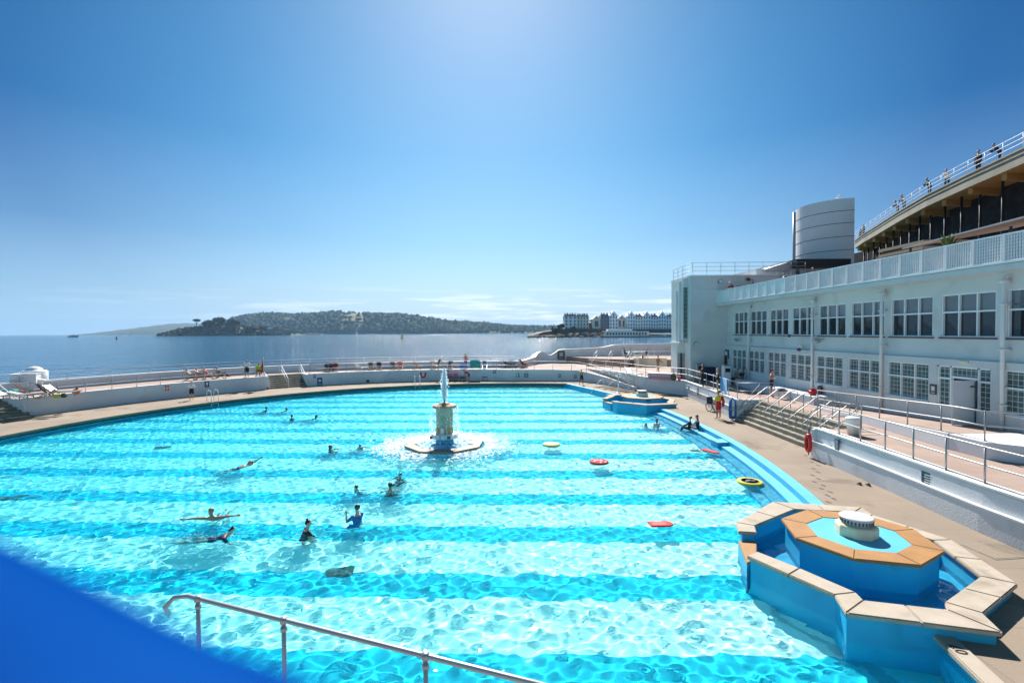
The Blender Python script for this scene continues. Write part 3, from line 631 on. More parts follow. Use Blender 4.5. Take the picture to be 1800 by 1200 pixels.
# floor along the facade: ramp, door platform, bench
root = thing('entrance_ramp', 'low white walled ramp rising to the open building door', 'ramp', (16.4, 21, TZ))
pl = [(15.72, 17.3), (16.75, 26.4), (18.53, 26.4), (18.53, 17.3)]
MB().prism(pl, TZ-.01, lambda p: TZ+.05+.5*(26.4-p[1])/9.1).build('ramp_body', M['terra'], root)
A = [(15.70, 17.25, 0), (16.73, 26.45, 0)]; MB().wall(A, TZ, [TZ+.58, TZ+.09], -.1).build('side_wall', M['wallw'], root, bevel=.01)
MB().prism([(15.62, 15.9), (15.62, 17.25), (18.53, 17.25), (18.53, 14.5), (17.2, 14.5)], TZ-.01, TZ+.56).build('door_platform', M['wallw'], root, bevel=.015)
railing('ramp_railing', 'two bar steel railing along the raised entrance ramp by the building', [(16.85, 26.6, TZ), (16.3, 21.8, TZ+.28), (15.82, 17.4, TZ+.55), (15.75, 16.1, TZ+.57), (17.3, 15.2, TZ+.57)], [.5, .98], 1.7, .024, M['steel'])
root = thing('bench_ledge', 'long low white ledge seat against the building wall', 'ledge', (17.9, 31, TZ))
MB().prism([(17.25, 27.6), (17.15, 33.0), (17.5, 38), (18.53, 38), (18.53, 27.6)], TZ, TZ+.48).build('ledge_body', M['wallw'], root, bevel=.03)
# wall fittings
def wfit(name, label, cat, u, v, X=FX): return thing(name, label, cat, AX(u, v, X))
def floodlight(label, u, v):
    r_ = wfit('floodlight', label, 'floodlight', u, v); x, y, z = r_.location
    b = MB(); b.bar((x, y, z), (x-.28, y, z), .05, .05); b.build('bracket', M['grey'], r_)
    q = Matrix.Rotation(R(-35), 3, 'Y'); b = MB(); b.box((x-.38, y, z-.06), (.2, .34, .26), M=q); b.build('lamp_head', M['grey'], r_, bevel=.02)
    b = MB(); b.box((x-.43, y, z-.13), (.2, .28, .02), M=q); b.build('lens', M['steelw'], r_)
floodlight('grey floodlight on the facade between the far windows', 1302, 596); floodlight('grey floodlight on the facade left of the middle drainpipe', 1448, 596)
r_ = wfit('alarm_bell', 'round red alarm bell on the white facade under a window', 'alarm bell', 1388, 590); x, y, z = r_.location
b = MB(); b.lathe([(.02, -.08), (.13, -.07), (.15, 0), (.13, .07), (.02, .1)], (0, 0, 0), 16); o = b.build('gong', M['red'], r_, True); o.location = (-.1, 0, 0); o.rotation_euler = (0, R(-90), 0)
MB().box((x-.03, y, z), (.06, .2, .2)).build('back_box', M['dgrey'], r_)
r_ = wfit('security_camera', 'white security camera on a bracket above the lower windows', 'security camera', 1411, 612); x, y, z = r_.location
b = MB(); b.box((x-.12, y, z+.12), (.24, .2, .22)); b.build('housing', M['white'], r_, bevel=.03); b = MB(); b.ico((x-.25, y, z-.08), .12, 2); b.build('dome', M['dgrey'], r_, True); MB().box((x-.22, y, z+.04), (.24, .1, .06)).build('bracket', M['white'], r_)
r_ = wfit('bulkhead_light', 'oblong cream bulkhead light above the open door', 'wall light', 1697, 636, LX); x, y, z = r_.location
MB().box((x-.06, y, z), (.12, .42, .12)).build('diffuser', plain('cream_plastic', (.7, .7, .5), .4), r_, bevel=.03); MB().box((x-.01, y, z), (.03, .46, .16)).build('back_plate', M['white'], r_)
# ------------------------------------------------------------------ stair tower
tw = thing('stair_tower', 'white stepped stair tower with a tall narrow window at the building end', 'tower', (16, 44, TZ))
MB().bx(15.5, 28, 42, 47, 0, 10.2).build('main_block', M['fac'], tw)
b = MB(); b.bx(15.12, 15.5, 42.75, 45.6, 4.5, 10.1); b.bx(14.97, 15.12, 43.3, 45.2, 4.5, 9.9); b.bx(14.86, 14.97, 43.8, 44.9, 4.5, 9.1)
b.build('stepped_corner', M['fac'], tw)
MB().bx(14.7, 15.5, 42.6, 45.0, 4.38, 4.5).build('ledge', M['white'], tw, bevel=.01)
MB().bx(14.8, 15.5, 43.4, 45.0, 0, 4.38).build('corner_base', M['fac'], tw)
b = MB(); b.bx(15.5, 26, 41.93, 42, 9.0, 9.06); b.bx(15.42, 28, 41.9, 42, 10.2, 10.3); b.bx(15.42, 15.5, 42, 47, 10.2, 10.3); b.build('cornice', M['white'], tw)
w_ = MB().bx(15.16, 15.46, 42.71, 42.75, 4.85, 9.3).build('window', plain('green_glass', (.10, .16, .15), .1), tw)
b = MB()
for i in range(12): b.bx(15.16, 15.46, 42.69, 42.715, 4.9+i*.38, 4.93+i*.38)
b.bx(15.13, 15.17, 42.68, 42.715, 4.8, 9.35); b.bx(15.45, 15.49, 42.68, 42.715, 4.8, 9.35); b.build('frame', M['grey'], w_)
for i, xx in enumerate((14.86, 15.1, 15.32)):
    MB().bx(xx, xx+.17, 43.34, 43.4, TZ, 3.5).build('door', [M['grey'], M['dgrey'], M['grey']][i], tw)
b = MB(); b.bx(19.5, 21.9, 41.9, 42.02, 7.9, 10.0-.6); b.build('door_surround', plain('pale_tan_frame', (.4, .34, .28), .6), tw); MB().bx(19.7, 21.7, 41.86, 41.9, 7.9, 9.25).build('door', plain('glazed_door', (.12, .1, .09), .2), tw)
railing('roof_railing', 'thin steel railing around the top of the stair tower', [(15.2, 45.5, 10.1), (15.2, 42.85, 10.1), (15.58, 42.1, 10.3), (25.5, 42.1, 10.3)], [.4, .75, 1.1], 1.25, .02, M['steel'])
def onw(u, v): return AY(u, v, 41.98)
r_ = thing('round_sign', 'round blue and white badge sign high on the tower wall', 'sign', onw(1292, 492)); x, y, z = r_.location
b = MB(); b.lathe([(.3, 0), (.3, .03)], (0, 0, 0), 24); o = b.build('disc', M['white'], r_); o.rotation_euler = (R(90), 0, 0)
b = MB(); b.lathe([(.22, 0), (.22, .045)], (0, 0, 0), 24); o = b.build('emblem', M['blue'], r_); o.rotation_euler = (R(90), 0, 0)
b = MB(); b.box((x+.02, y-.06, z), (.12, .03, .2), R(0)); b.build('mark', M['white'], r_)
for i, (u, v) in enumerate(((1320, 503), (1375, 491))):
    r_ = thing('pendant_lamp', ['black dome lamp hanging from a conduit nearer the tower corner', 'black dome lamp further right on the tower wall'][i], 'lamp', onw(u, v)); x, y, z = r_.location
    b = MB(); b.lathe([(.03, .3), (.06, .25), (.26, .08), (.3, 0), (.28, 0)], (x, y-.35, z), 16); b.build('shade', M['black'], r_, True)
    b = MB(); b.tube([(x, y-.35, z+.28), (x, y-.35, z+.55), (x, y+.02, z+.55)], .02, 6); b.build('arm', M['dgrey'], r_)
for i, (u, v, l_) in enumerate(((1265, 495, 'grey floodlight pair high on the tower wall'), (1314, 491, 'small brown vent cover beside the dome lamp'), (1222, 604, 'small grey flood lamp low on the tower wall'))):
    r_ = thing('wall_lamp' if i != 1 else 'vent_cover', l_, 'wall lamp' if i != 1 else 'vent', onw(u, v)); x, y, z = r_.location
    MB().box((x, y-.12, z), (.34, .22, .26)).build('housing', M['grey'] if i != 1 else M['wood'], r_, bevel=.05); MB().box((x, y-.24, z-.02), (.24, .03, .16)).build('front', M['steelw'] if i != 1 else M['dgrey'], r_)
# pavilion behind the tower
pv = thing('rooftop_pavilion', 'rooftop pavilion with black fascia canopy below the round drum', 'pavilion', (27, 46, 7.9))
MB().bx(22.5, 34, 44.6, 52, 7.86, 11.15).build('wall', M['wallw'], pv)
MB().bx(25.3, 30.1, 43.0, 50, 11.15, 11.8).build('canopy', M['black'], pv)
MB().prism([(23.0, 44.0), (25.3, 44.0), (25.3, 50), (23.0, 50)], 10.9, lambda p: 11.0+(p[0]-23.0)*.32).build('sloping_roof', M['grey'], pv)
for xx in (25.5, 28.9): MB().bx(xx, xx+.22, 43.3, 43.5, 7.86, 11.15).build('post', M['dgrey'], pv)
dr = thing('round_drum', 'grey round drum tower with horizontal seams above the roof', 'tower', (31.8, 48.3, 8))
dm = mat('drum_cladding', (.60, .60, .60), .6, .07, .4, .1, col2=(.52, .525, .53))
b = MB(); cxd, cyd, rd = 32.4, 48.6, 3.45
poly = [(cxd+rd*math.cos(R(a)), cyd+rd*math.sin(R(a))) for a in range(130, 263, 6)]+[(cxd+1.3, cyd+2.5)]
b.prism(poly, 8, 17.75); b.build('drum_body', dm, dr)
for z_ in (11.6, 12.95, 14.2, 15.45, 16.6):
    A = [(cxd+(rd+.015)*math.cos(R(a)), cyd+(rd+.015)*math.sin(R(a)), 0) for a in range(130, 263, 6)]
    MB().wall(A, z_, z_+.05, -.03).build('seam', M['dgrey'], dr)
b = MB(); x, y, z = AY(1396, 400, 47.5); b.tube([(x, y, 8), (x, y, 17.0)], .14, 10); b.build('flue_pipe', M['grey'], dr, True)
MB().lathe([(.8, 0), (.75, .25), (.4, .42), (0, .45)], (31.9, 47.5, 17.75), 16).build('roof_cap', M['white'], dr, True)
# ------------------------------------------------------------------ upper promenade on the cliff
HW = 17.5
wp = [G(u, v, HW) for u, v in ((1503, 424), (1517, 413), (1533.6, 402.8), (1580, 372.8), (1629, 344), (1702.7, 307.5), (1800, 261.8), (1900, 217))]
wp = wp[:-1]+[(wp[-1][0]-.2, wp[-1][1]), (wp[-1][0]-.6, 18)]
wp3 = [Vector((x, y, 0)) for x, y in wp]; wps = resample([(x, y, 0) for x, y in wp], 1.2)
pr = thing('cliff_promenade', 'raised concrete promenade curving along the top of the dark cliff', 'promenade', (wps[10].x, wps[10].y, HW))
bal_c = mat('promenade_concrete', (.30, .28, .22), .85, .15, .9, .4, col2=(.22, .205, .15), bscale=12)
pts = [(p.x, p.y) for p in wps][::-1]                  # travel towards +Y so the right hand is inland
MB().wall(pts, HW-.95, HW, 4.0).build('deck_slab', bal_c, pr)
MB().wall([(x-.06, y) for x, y in pts], HW-.3, HW-.2, .3).build('string_course', bal_c, pr)
MB().wall([(x-.09, y) for x, y in pts], HW+.0, HW+.12, .4).build('kerb', bal_c, pr)
tanp = plain('tan_soffit_paint', (.44, .245, .06), .7)
def offp(k, d):
    a, c_ = wps[max(k-1, 0)], wps[min(k+1, len(wps)-1)]; dd = (c_-a).normalized(); return wps[k]+Vector((-dd.y, dd.x, 0))*(-d if True else d) if False else wps[k]+Vector((abs(dd.y), abs(dd.x)*.3, 0)).normalized()*d
for k in range(1, len(wps)-1, 3):
    a, c_ = offp(k, .25), offp(k, 3.9)
    MB().bar((a.x, a.y, HW-1.2), (c_.x, c_.y, HW-1.3), .35, .5).build('soffit_beam', tanp, pr)
MB().wall([(p.x+.1, p.y) for p in wps][::-1], HW-1.0, HW-.96, 3.8).build('soffit', tanp, pr)
for k in range(1, len(wps)-1, 2):
    a = offp(k, 1.1); b = MB(); b.tube([(a.x, a.y, 7.86), (a.x, a.y, HW-.96)], .09, 8); b.build('column', M['black'], pr, True)
railing('promenade_railing', 'pale three bar railing along the cliff promenade', [(p.x+.12, p.y, HW+.12) for p in wps], [.4, .72, 1.05], 1.9, .026, M['steelw'])
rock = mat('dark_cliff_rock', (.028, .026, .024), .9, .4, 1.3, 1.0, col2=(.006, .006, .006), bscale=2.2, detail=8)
cl = []
cfp = [offp(k, 2.9) for k in range(len(wps))]
b = MB(); rows = []
for j in range(13):
    z_ = 7.8+j*(HW-.93-7.8)/12
    rows.append([(p.x+random.uniform(-.28, .28)-(1-j/12)*.8, p.y+random.uniform(-.28, .28), z_) for p in cfp])
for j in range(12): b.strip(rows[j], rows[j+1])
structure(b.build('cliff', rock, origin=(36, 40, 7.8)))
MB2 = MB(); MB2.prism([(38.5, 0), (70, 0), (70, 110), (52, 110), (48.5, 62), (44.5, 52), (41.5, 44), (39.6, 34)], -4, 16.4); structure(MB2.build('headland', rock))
# roof terrace furniture: canopy, planter
cn = thing('canvas_canopy', 'large white canvas canopy on the roof terrace under the cliff', 'canopy', (22, 22, 7.86))
P = [AX(1690, 428, 23.5), AX(1810, 386, 23.5)]
b = MB(); b.add([(20.4, P[1][1]-6, 10.1), (20.4, P[0][1], 9.75), (26, P[0][1], 10.75), (26, P[1][1]-6, 11.1), (20.4, P[1][1]-6, 10.03), (20.4, P[0][1], 9.68), (26, P[0][1], 10.68), (26, P[1][1]-6, 11.03)], [(0, 1, 2, 3), (7, 6, 5, 4), (0, 1, 5, 4), (1, 2, 6, 5), (2, 3, 7, 6), (3, 0, 4, 7)]); b.build('canvas', plain('off_white_canvas', (.55, .55, .54), .8), cn)
for yy_ in (P[0][1]-.3, P[1][1]-2):
    for xx in (20.6, 25.7): b = MB(); b.tube([(xx, yy_, 7.86), (xx, yy_, 9.72 if xx < 21 else 10.65)], .05, 8); b.build('pole', M['dgrey'], cn, True)
def potted(label, u, v, X, w_):
    x, y, z = AX(u, v, X); r_ = thing('planter', label, 'planter', (x, y, 7.86)); b = MB()
    for i in range(7): b.bx(x-.4, x+.4, y-w_/2, y+w_/2, 7.88+i*.21, 8.04+i*.21)
    b.bx(x-.36, x+.36, y-w_/2+.04, y+w_/2-.04, 7.87, 9.32); b.build('slatted_box', plain('pale_slat_wood', (.5, .38, .24), .7), r_)
    b = MB()
    for i in range(26):
        a = random.uniform(0, 2*PI); l_ = random.uniform(.5, 1.0); e = random.uniform(.4, 1.4)
        p0 = Vector((x, y+random.uniform(-.2, .2), 9.3)); d = Vector((math.cos(a)*math.cos(e), math.sin(a)*math.cos(e), math.sin(e))); p1 = p0+d*l_*.6; p2 = p0+d*l_+Vector((0, 0, -.12)); s_ = Vector((-math.sin(a), math.cos(a), 0))*.05
        b.add([p0-s_, p0+s_, p1+s_*.8, p1-s_*.8, p2], [(0, 1, 2, 3), (3, 2, 4)])
    b.build('leaves', plain('leaf_green', (.09, .16, .04), .6), r_)
potted('spiky green plant in a slatted planter on the roof terrace', 1664, 432, 20.5, 1.0)
sb = thing('slatted_screen', 'stacked pale wooden slat screen on the roof terrace', 'screen', AX(1582, 450, 22.5)); x, y, z = sb.location
b = MB()
for i in range(8): b.bx(x-.05, x+2.6, y-1.6, y+1.6, 7.9+i*.33, 8.06+i*.33)
b.build('slats', plain('pale_slat_wood', (.5, .38, .24), .7), sb); MB().bx(x+.05, x+2.5, y-1.5, y+1.5, 7.87, 10.3).build('box', M['dgrey'], sb)
# ================================================================== SEA AND FAR SHORES
SZ = -2.5
sea_m = bpy.data.materials.new('sea_water'); sea_m.use_nodes = True; N, L, B = nodes(sea_m)
B.inputs['Base Color'].default_value = (.010, .055, .10, 1); B.inputs['Roughness'].default_value = .07; B.inputs['IOR'].default_value = 1.33; B.inputs['Specular IOR Level'].default_value = .16
g = N.new('ShaderNodeNewGeometry'); prev = None
for sc_, st, di, strch in ((1.6, 1.0, .38, 1.0), (.42, 1.0, 1.5, 1.0), (.07, .8, 2.5, 1.0)):
    mp = N.new('ShaderNodeMapping'); mp.inputs['Scale'].default_value = (sc_*.65, sc_, sc_); mp.inputs['Rotation'].default_value = (0, 0, .35); L(g.outputs['Position'], mp.inputs[0])
    n = N.new('ShaderNodeTexNoise'); n.inputs['Scale'].default_value = 1; n.inputs['Detail'].default_value = 5; n.inputs['Distortion'].default_value = .4; L(mp.outputs[0], n.inputs['Vector'])
    bp = N.new('ShaderNodeBump'); bp.inputs['Strength'].default_value = st; bp.inputs['Distance'].default_value = di; L(n.outputs['Fac'], bp.inputs['Height'])
    if prev: L(prev, bp.inputs['Normal'])
    prev = bp.outputs[0]
L(prev, B.inputs['Normal'])
cv = N.new('ShaderNodeTexNoise'); cv.inputs['Scale'].default_value = .006; cv.inputs['Detail'].default_value = 4; mp = N.new('ShaderNodeMapping'); mp.inputs['Scale'].default_value = (.35, 1.6, 1); L(g.outputs['Position'], mp.inputs[0]); L(mp.outputs[0], cv.inputs['Vector'])
cr = N.new('ShaderNodeValToRGB'); cr.color_ramp.elements[0].position = .35; cr.color_ramp.elements[1].position = .68; cr.color_ramp.elements[0].color = (.006, .072, .15, 1); cr.color_ramp.elements[1].color = (.012, .10, .19, 1); L(cv.outputs['Fac'], cr.inputs[0]); L(cr.outputs[0], B.inputs['Base Color'])
b = MB(); b.sheet([(-9500, 30), (9500, 30), (9500, 9500), (-9500, 9500)], SZ)
b.sheet([(-9500, -300), (-40, -300), (-40, 30), (-9500, 30)], SZ); structure(b.build('sea', sea_m))
scrub = mat('hill_scrub', (.024, .056, .028), .95, .3, .02, col2=(.017, .04, .021), detail=6)
grassf = mat('dry_field_grass', (.15, .145, .055), .95, .2, .03)
leafA = mat('woodland_leaves', (.032, .078, .034), .9, .4, .05, col2=(.02, .05, .024), detail=5)
leafB = mat('dark_island_leaves', (.018, .036, .016), .9, .4, .12, col2=(.007, .015, .007), detail=5)
shore = mat('shore_rock', (.20, .16, .12), .95, .3, .08, col2=(.07, .06, .05), detail=7)
def skyl(tab, D):                                     # silhouette heights at distance D from photo pixels
    return [AY(u, v, D) for u, v in tab]
def hill(name, tab, D, depth, m, front=.5, wob=.04):
    P = skyl(tab, D); X0, X1 = P[0][0], P[-1][0]; n = 110; m_ = 22
    hx = lambda x: interp(x, [(p[0], p[2]) for p in P])
    V = []; 
    for j in range(m_+1):
        t_ = j/m_                                     # 0 front shore .. 1 back
        for i in range(n+1):
            x = X0+(X1-X0)*i/n; top = max(hx(x)-SZ, .5); s_ = math.sin(PI*min(1, t_*.5/front) if t_ < front else PI*(.5+.5*(t_-front)/(1-front)))
            nz = 1+wob*(math.sin(i*.9+j*.7)+math.sin(i*.37-j*1.1+2))*(.5 if .3 < t_ < .7 else 1)
            V.append((x, D+depth*(t_-front), SZ-.6+top*max(0, s_)**.75*nz*(1 if t_ != 0 else 0)))
    fs = [(j*(n+1)+i, j*(n+1)+i+1, (j+1)*(n+1)+i+1, (j+1)*(n+1)+i) for j in range(m_) for i in range(n)]
    b = MB(); b.add(V, fs); o = b.build(name, m, None, True); structure(o)
    def height(x, y):
        t_ = (y-D)/depth+front
        if not (0 < t_ < 1) or not X0 < x < X1: return None
        s_ = math.sin(PI*min(1, t_*.5/front) if t_ < front else PI*(.5+.5*(t_-front)/(1-front)))
        return SZ-.6+max(hx(x)-SZ, .5)*max(0, s_)**.75
    return o, height, (X0, X1)
hill('far_headland', [(205, 588), (222, 583.5), (240, 580), (258, 576.5), (275, 575), (292, 572), (312, 569), (335, 568), (370, 570), (430, 577), (480, 586)], 6000, 1500, scrub)
_, hm, (mx0, mx1) = hill('mainland_hill', [(395, 584), (412, 574), (428, 562), (445, 556), (480, 553), (520, 555), (560, 553), (592, 550), (625, 551), (660, 554), (700, 554), (720, 556), (750, 561), (790, 567), (830, 570), (870, 571), (900, 574), (940, 575), (990, 575), (1060, 576), (1130, 580), (1200, 583)], 3500, 900, scrub)
_, hi_, (ix0, ix1) = hill('island', [(284, 590), (300, 588), (312, 583), (322, 579), (345, 576), (362, 575), (380, 571), (412, 571), (428, 576), (455, 579), (480, 580), (505, 582), (522, 588), (530, 590)], 1750, 170, scrub, .45)
def leafy(b, x, y, z, r, n, fl=1.0):                 # a crown of many small leaf clumps
    b.ico((x, y, z), r*.8, 1, .22, (1, 1, fl))
    for i in range(n):
        v = Vector((random.gauss(0, 1), random.gauss(0, 1), random.gauss(0, 1))).normalized(); q = r*random.uniform(.7, 1.05)
        c_ = Vector((x+v.x*q, y+v.y*q, z+v.z*q*fl)); s_ = r*random.uniform(.18, .34)
        a = Vector((random.gauss(0, 1), random.gauss(0, 1), random.gauss(0, 1))).normalized(); e_ = v.cross(a).normalized()*s_; f_ = (v+a*.5).cross(e_).normalized()*s_
        b.add([c_-e_-f_*.7, c_+e_-f_, c_+e_*.8+f_, c_-e_*.6+f_*1.1], [(0, 1, 2, 3)])
b = MB(); k = 0
while k < 4300:
    x = random.uniform(mx0+60, mx1-40); y = random.uniform(3060, 3600); z = hm(x, y)
    if z is None or z < 2: continue
    u = 900+850*x/y
    if 598 < u < 640 and z > 40 and random.random() < .93: continue
    if 500 < u < 520 and 80 < z < 110: continue
    if y > 3520 and random.random() < .5: continue
    leafy(b, x, y, z+4, random.uniform(11, 20)*(1.25 if random.random() < .12 else 1)*(.7 if u > 860 else 1), 9, random.uniform(.8, 1.15)); k += 1
structure(b.build('mainland_woodland', leafA), 'stuff', 'wooded hillside across the water')
b = MB(); b.prism([AY(598, 570, 3210)[:2], AY(640, 570, 3210)[:2], AY(636, 556, 3400)[:2], AY(604, 556, 3400)[:2]], 0, 1)
vs = []; 
for j in range(7):
    for i in range(9):
        y = 3190+j*40; x = (598+42*i/8-900)*y/850; vs.append((x, y, (hm(x, y) or 0)+5))
b = MB(); b.add(vs, [(j*9+i, j*9+i+1, j*9+i+10, j*9+i+9) for j in range(6) for i in range(8)]); structure(b.build('hill_field', grassf))
b = MB(); k = 0
while k < 420:
    x = random.uniform(ix0+8, ix1-6); y = random.uniform(1676, 1800); z = hi_(x, y)
    if z is None or z < -1: continue
    u = 900+850*x/y
    if u > 470 and random.random() < .6: continue
    leafy(b, x, y, z+2.5, random.uniform(4.5, 9)*(.6 if u > 470 else 1), 14, random.uniform(.8, 1.1)); k += 1
structure(b.build('island_woodland', leafB), 'stuff', 'dark scrub and low trees covering the island')
def tree(label, u, v0, v1, D, wpx, m, flat=.7, n=7, leaves=90, name='broadleaf_tree', group='trees on the island'):
    x, y, z1 = AY(u, v0, D); z0 = hi_(x, D) if D < 2500 else None; z0 = z0 if z0 else AY(u, v1, D)[2]; r_ = wpx/2*D/850
    root = thing(name, label, 'tree', (x, y, z0), group); H = z1-z0
    b = MB(); b.tube([(x, y, z0-2), (x+.3, y, z0+H*.4), (x, y, z0+H*.7)], 1, 7, rs=[r_*.09, r_*.07, r_*.04])
    for i in range(4): a = i*1.6; b.tube([(x, y, z0+H*.45), (x+math.cos(a)*r_*.5, y+math.sin(a)*r_*.5, z0+H*.78)], r_*.03, 5)
    b.build('trunk', plain('bark', (.09, .06, .04), .9), root)
    b = MB()
    for i in range(n):
        a = random.uniform(0, 2*PI); q = r_*random.uniform(0, .62) if i else 0
        leafy(b, x+q*math.cos(a), y+q*math.sin(a), z1-r_*flat*random.uniform(.4, .75), r_*random.uniform(.42, .6), leaves//2, flat)
    b.build('crown', m, root)
tree('flat topped pine standing clear on the island ridge', 345, 561, 578, 1745, 13, leafB, .55, 6, 60, 'pine_tree')
for u, v, wp_, l_ in ((366, 563, 26, 'rounded dark tree right of the island pine'), (388, 558, 26, 'tallest dark tree on top of the island'), (409, 561, 24, 'broad dark tree on the right shoulder of the island summit'), (352, 573, 18, 'low dark tree below the island pine'), (330, 577, 18, 'dark tree near the left tip of the island'), (378, 574, 22, 'dark tree on the front slope of the island'), (404, 574, 26, 'dark tree above the island shore below the summit'), (444, 573, 20, 'dark tree right of the island summit on the low ridge'), (462, 573, 13, 'slim dark tree left of the island fort')):
    tree(l_, u, v, v+16, 1730-(v-560)*2, wp_, leafB)
# fort and ruins on the island
ft = thing('island_fort', 'low stone fort buildings at the right end of the island', 'fort', AY(490, 588, 1700))
b = MB()
for u0, u1, v0, v1 in ((468, 498, 578.5, 583), (476, 490, 575, 579), (500, 515, 580, 586), (462, 508, 583.5, 588)):
    x0, _, zt = AY(u0, v0, 1690); x1, _, zb = AY(u1, v1, 1690); b.bx(x0, x1, 1690-(v1-580)*1.5, 1705, zb, zt)
b.build('wall', plain('fort_stone', (.26, .2, .16), .9), ft)
b = MB(); x0, _, zt = AY(473, 575.5, 1689); x1, _, zb = AY(479, 578, 1689); b.bx(x0, x1, 1682, 1689, zb, zt); b.build('white_hut', M['white'], ft)
b = MB()
for i in range(40):
    u = random.uniform(535, 572); x, y, z = AY(u, 586, 2600); b.ico((x, y+random.uniform(0, 20), SZ+random.uniform(0, 3)), random.uniform(4, 9), 1, .3, (1.3, 1, .6))
structure(b.build('rocky_islet', shore), 'stuff', 'small dark rocky islet off the right end of the island')
# ---- headland town on the right
b = MB(); D = 690
pl = [(932, 590.5), (945, 587), (955, 583.5), (985, 579.5), (1060, 579.5), (1062, 586), (1190, 588)]
top = [AY(u, v, D) for u, v in pl]
for (a, c_) in zip(top, top[1:]): b.add([(a[0], D, SZ-1), (c_[0], D, SZ-1), (c_[0], D, c_[2]), (a[0], D, a[2]), (a[0], D+160, a[2]), (c_[0], D+160, c_[2])], [(0, 1, 2, 3), (3, 2, 5, 4)])
structure(b.build('rocky_point', shore))
b = MB()
for i in range(190):
    u = random.uniform(928, 1060); D_ = random.uniform(655, 700); v = 592.5-max(0, (u-930))*.06*random.random(); x, y, z = AY(u, v, D_); b.ico((x, y, max(SZ-.3, min(z, 6))), random.uniform(1.2, 3.6), 1, .35, (1.3, 1, .75))
structure(b.build('shore_rocks', shore), 'stuff', 'tumbled rocks at the foot of the headland')
def qwall(label, u0, u1, v0, v1, D, m, name='sea_wall', th=3, cat='wall'):
    a, c_ = AY(u0, v0, D), AY(u1, v0, D); e_ = AY(u0, v1, D); root = thing(name, label, cat, (a[0], D, e_[2])); MB().bx(a[0], c_[0], D, D+th, e_[2], a[2]).build('wall_body', m, root)
    MB().bx(a[0], c_[0], D-.4, D+th, a[2], a[2]+.6).build('wall_cap', shore, root); return root
wallm = mat('dark_quay_stone', (.12, .10, .085), .9, .25, .1, col2=(.06, .055, .05), detail=6)
qwall('dark stone promenade wall on the headland under the houses', 982, 1066, 578.5, 590, 684, wallm)
qwall('long dark quay wall at the foot of the headland town', 1056, 1190, 591.5, 598, 640, wallm, th=60)
qwall('upper dark road wall behind the white seafront building', 1100, 1190, 579.5, 585.5, 676, wallm)
roofm = plain('slate_roof', (.07, .075, .085), .6)
winm = plain('distant_window', (.06, .075, .09), .3)
def house(label, u0, u1, vt, vb, D, m, depth=14, storeys=4, bays=3, roof='hip', chim=3, gable=False):
    x0, _, z1 = AY(u0, vt, D); x1 = AY(u1, vt, D)[0]; z0 = AY(u0, vb, D)[2]; rh = (z1-z0)*.16
    root = thing('terraced_house', label, 'house', ((x0+x1)/2, D, z0), 'houses of the headland town')
    wl = MB().bx(x0, x1, D, D+depth, z0-1, z1).build('wall', m, root)
    rf = MB(); 
    if gable: rf.add([(x0-.3, D-.4, z1), (x1+.3, D-.4, z1), ((x0+x1)/2, D-.4, z1+rh*2.2), (x0-.3, D+depth, z1), (x1+.3, D+depth, z1), ((x0+x1)/2, D+depth, z1+rh*2.2)], [(0, 1, 2), (3, 5, 4), (0, 2, 5, 3), (1, 4, 5, 2), (0, 3, 4, 1)])
    else: rf.add([(x0-.3, D-.4, z1), (x1+.3, D-.4, z1), (x1+.3, D+depth, z1), (x0-.3, D+depth, z1), (x0+1.5, D+3, z1+rh), (x1-1.5, D+3, z1+rh), (x1-1.5, D+depth-3, z1+rh), (x0+1.5, D+depth-3, z1+rh)], [(0, 1, 5, 4), (1, 2, 6, 5), (2, 3, 7, 6), (3, 0, 4, 7), (4, 5, 6, 7), (3, 2, 1, 0)])
    ro = rf.build('roof', roofm if not gable else m, root)
    for i in range(chim):
        xx = x0+(x1-x0)*(i+.5)/chim; MB().bx(xx-.9, xx+.9, D+5+i % 2*3, D+7+i % 2*3, z1, z1+rh+2.2).build('chimney', wallm if i % 2 else m, ro)
    if gable:
        MB().bx((x0+x1)/2-.8, (x0+x1)/2+.8, D-.55, D-.4, z1+.3, z1+rh*.9).build('window', winm, root)
    for s_ in range(storeys):
        for k_ in range(bays):
            xx = x0+(x1-x0)*(k_+.5)/bays; zz = z0+(z1-z0)*(s_+.28)/storeys; hw = (x1-x0)/bays*.22
            MB().bx(xx-hw, xx+hw, D-.12, D+.05, zz, zz+(z1-z0)/storeys*.55).build('window', winm, root)
    return root
hw_ = plain('white_stucco', (.88, .87, .84), .8); hc = plain('cream_stucco', (.75, .69, .58), .8); hb = plain('pale_blue_stucco', (.78, .82, .87), .8); hg = plain('grey_stucco', (.2, .21, .24), .8)
house('tall white end house on the left of the headland town', 992, 1014, 556, 579, 700, hw_, 20, 4, 3, chim=5)
house('cream house block joined right of the white end house', 1014.3, 1035, 556.5, 579, 703, hc, 24, 4, 4, chim=5)
house('small pink red roofed house between the cream blocks', 1035.5, 1041, 567, 579, 712, plain('pink_stucco', (.5, .28, .24), .8), 10, 2, 1, chim=1)
house('plain cream gable house left of the dark grey houses', 1041.3, 1056, 561, 579, 704, hc, 20, 1, 1, chim=1, gable=True)
house('dark grey town house beside the cream gable house', 1056.3, 1071, 556, 579, 702, hg, 18, 4, 3, chim=3)
house('pale blue town house with pointed gable right of the grey one', 1071.3, 1086, 555, 579, 700, hb, 18, 4, 3, chim=2, gable=True)
house('broad cream side house before the gap in the terrace', 1086.3, 1099.5, 560, 579, 703, hc, 22, 1, 2, chim=2, gable=True)
tl = ['first', 'second', 'third', 'fourth', 'fifth', 'sixth']
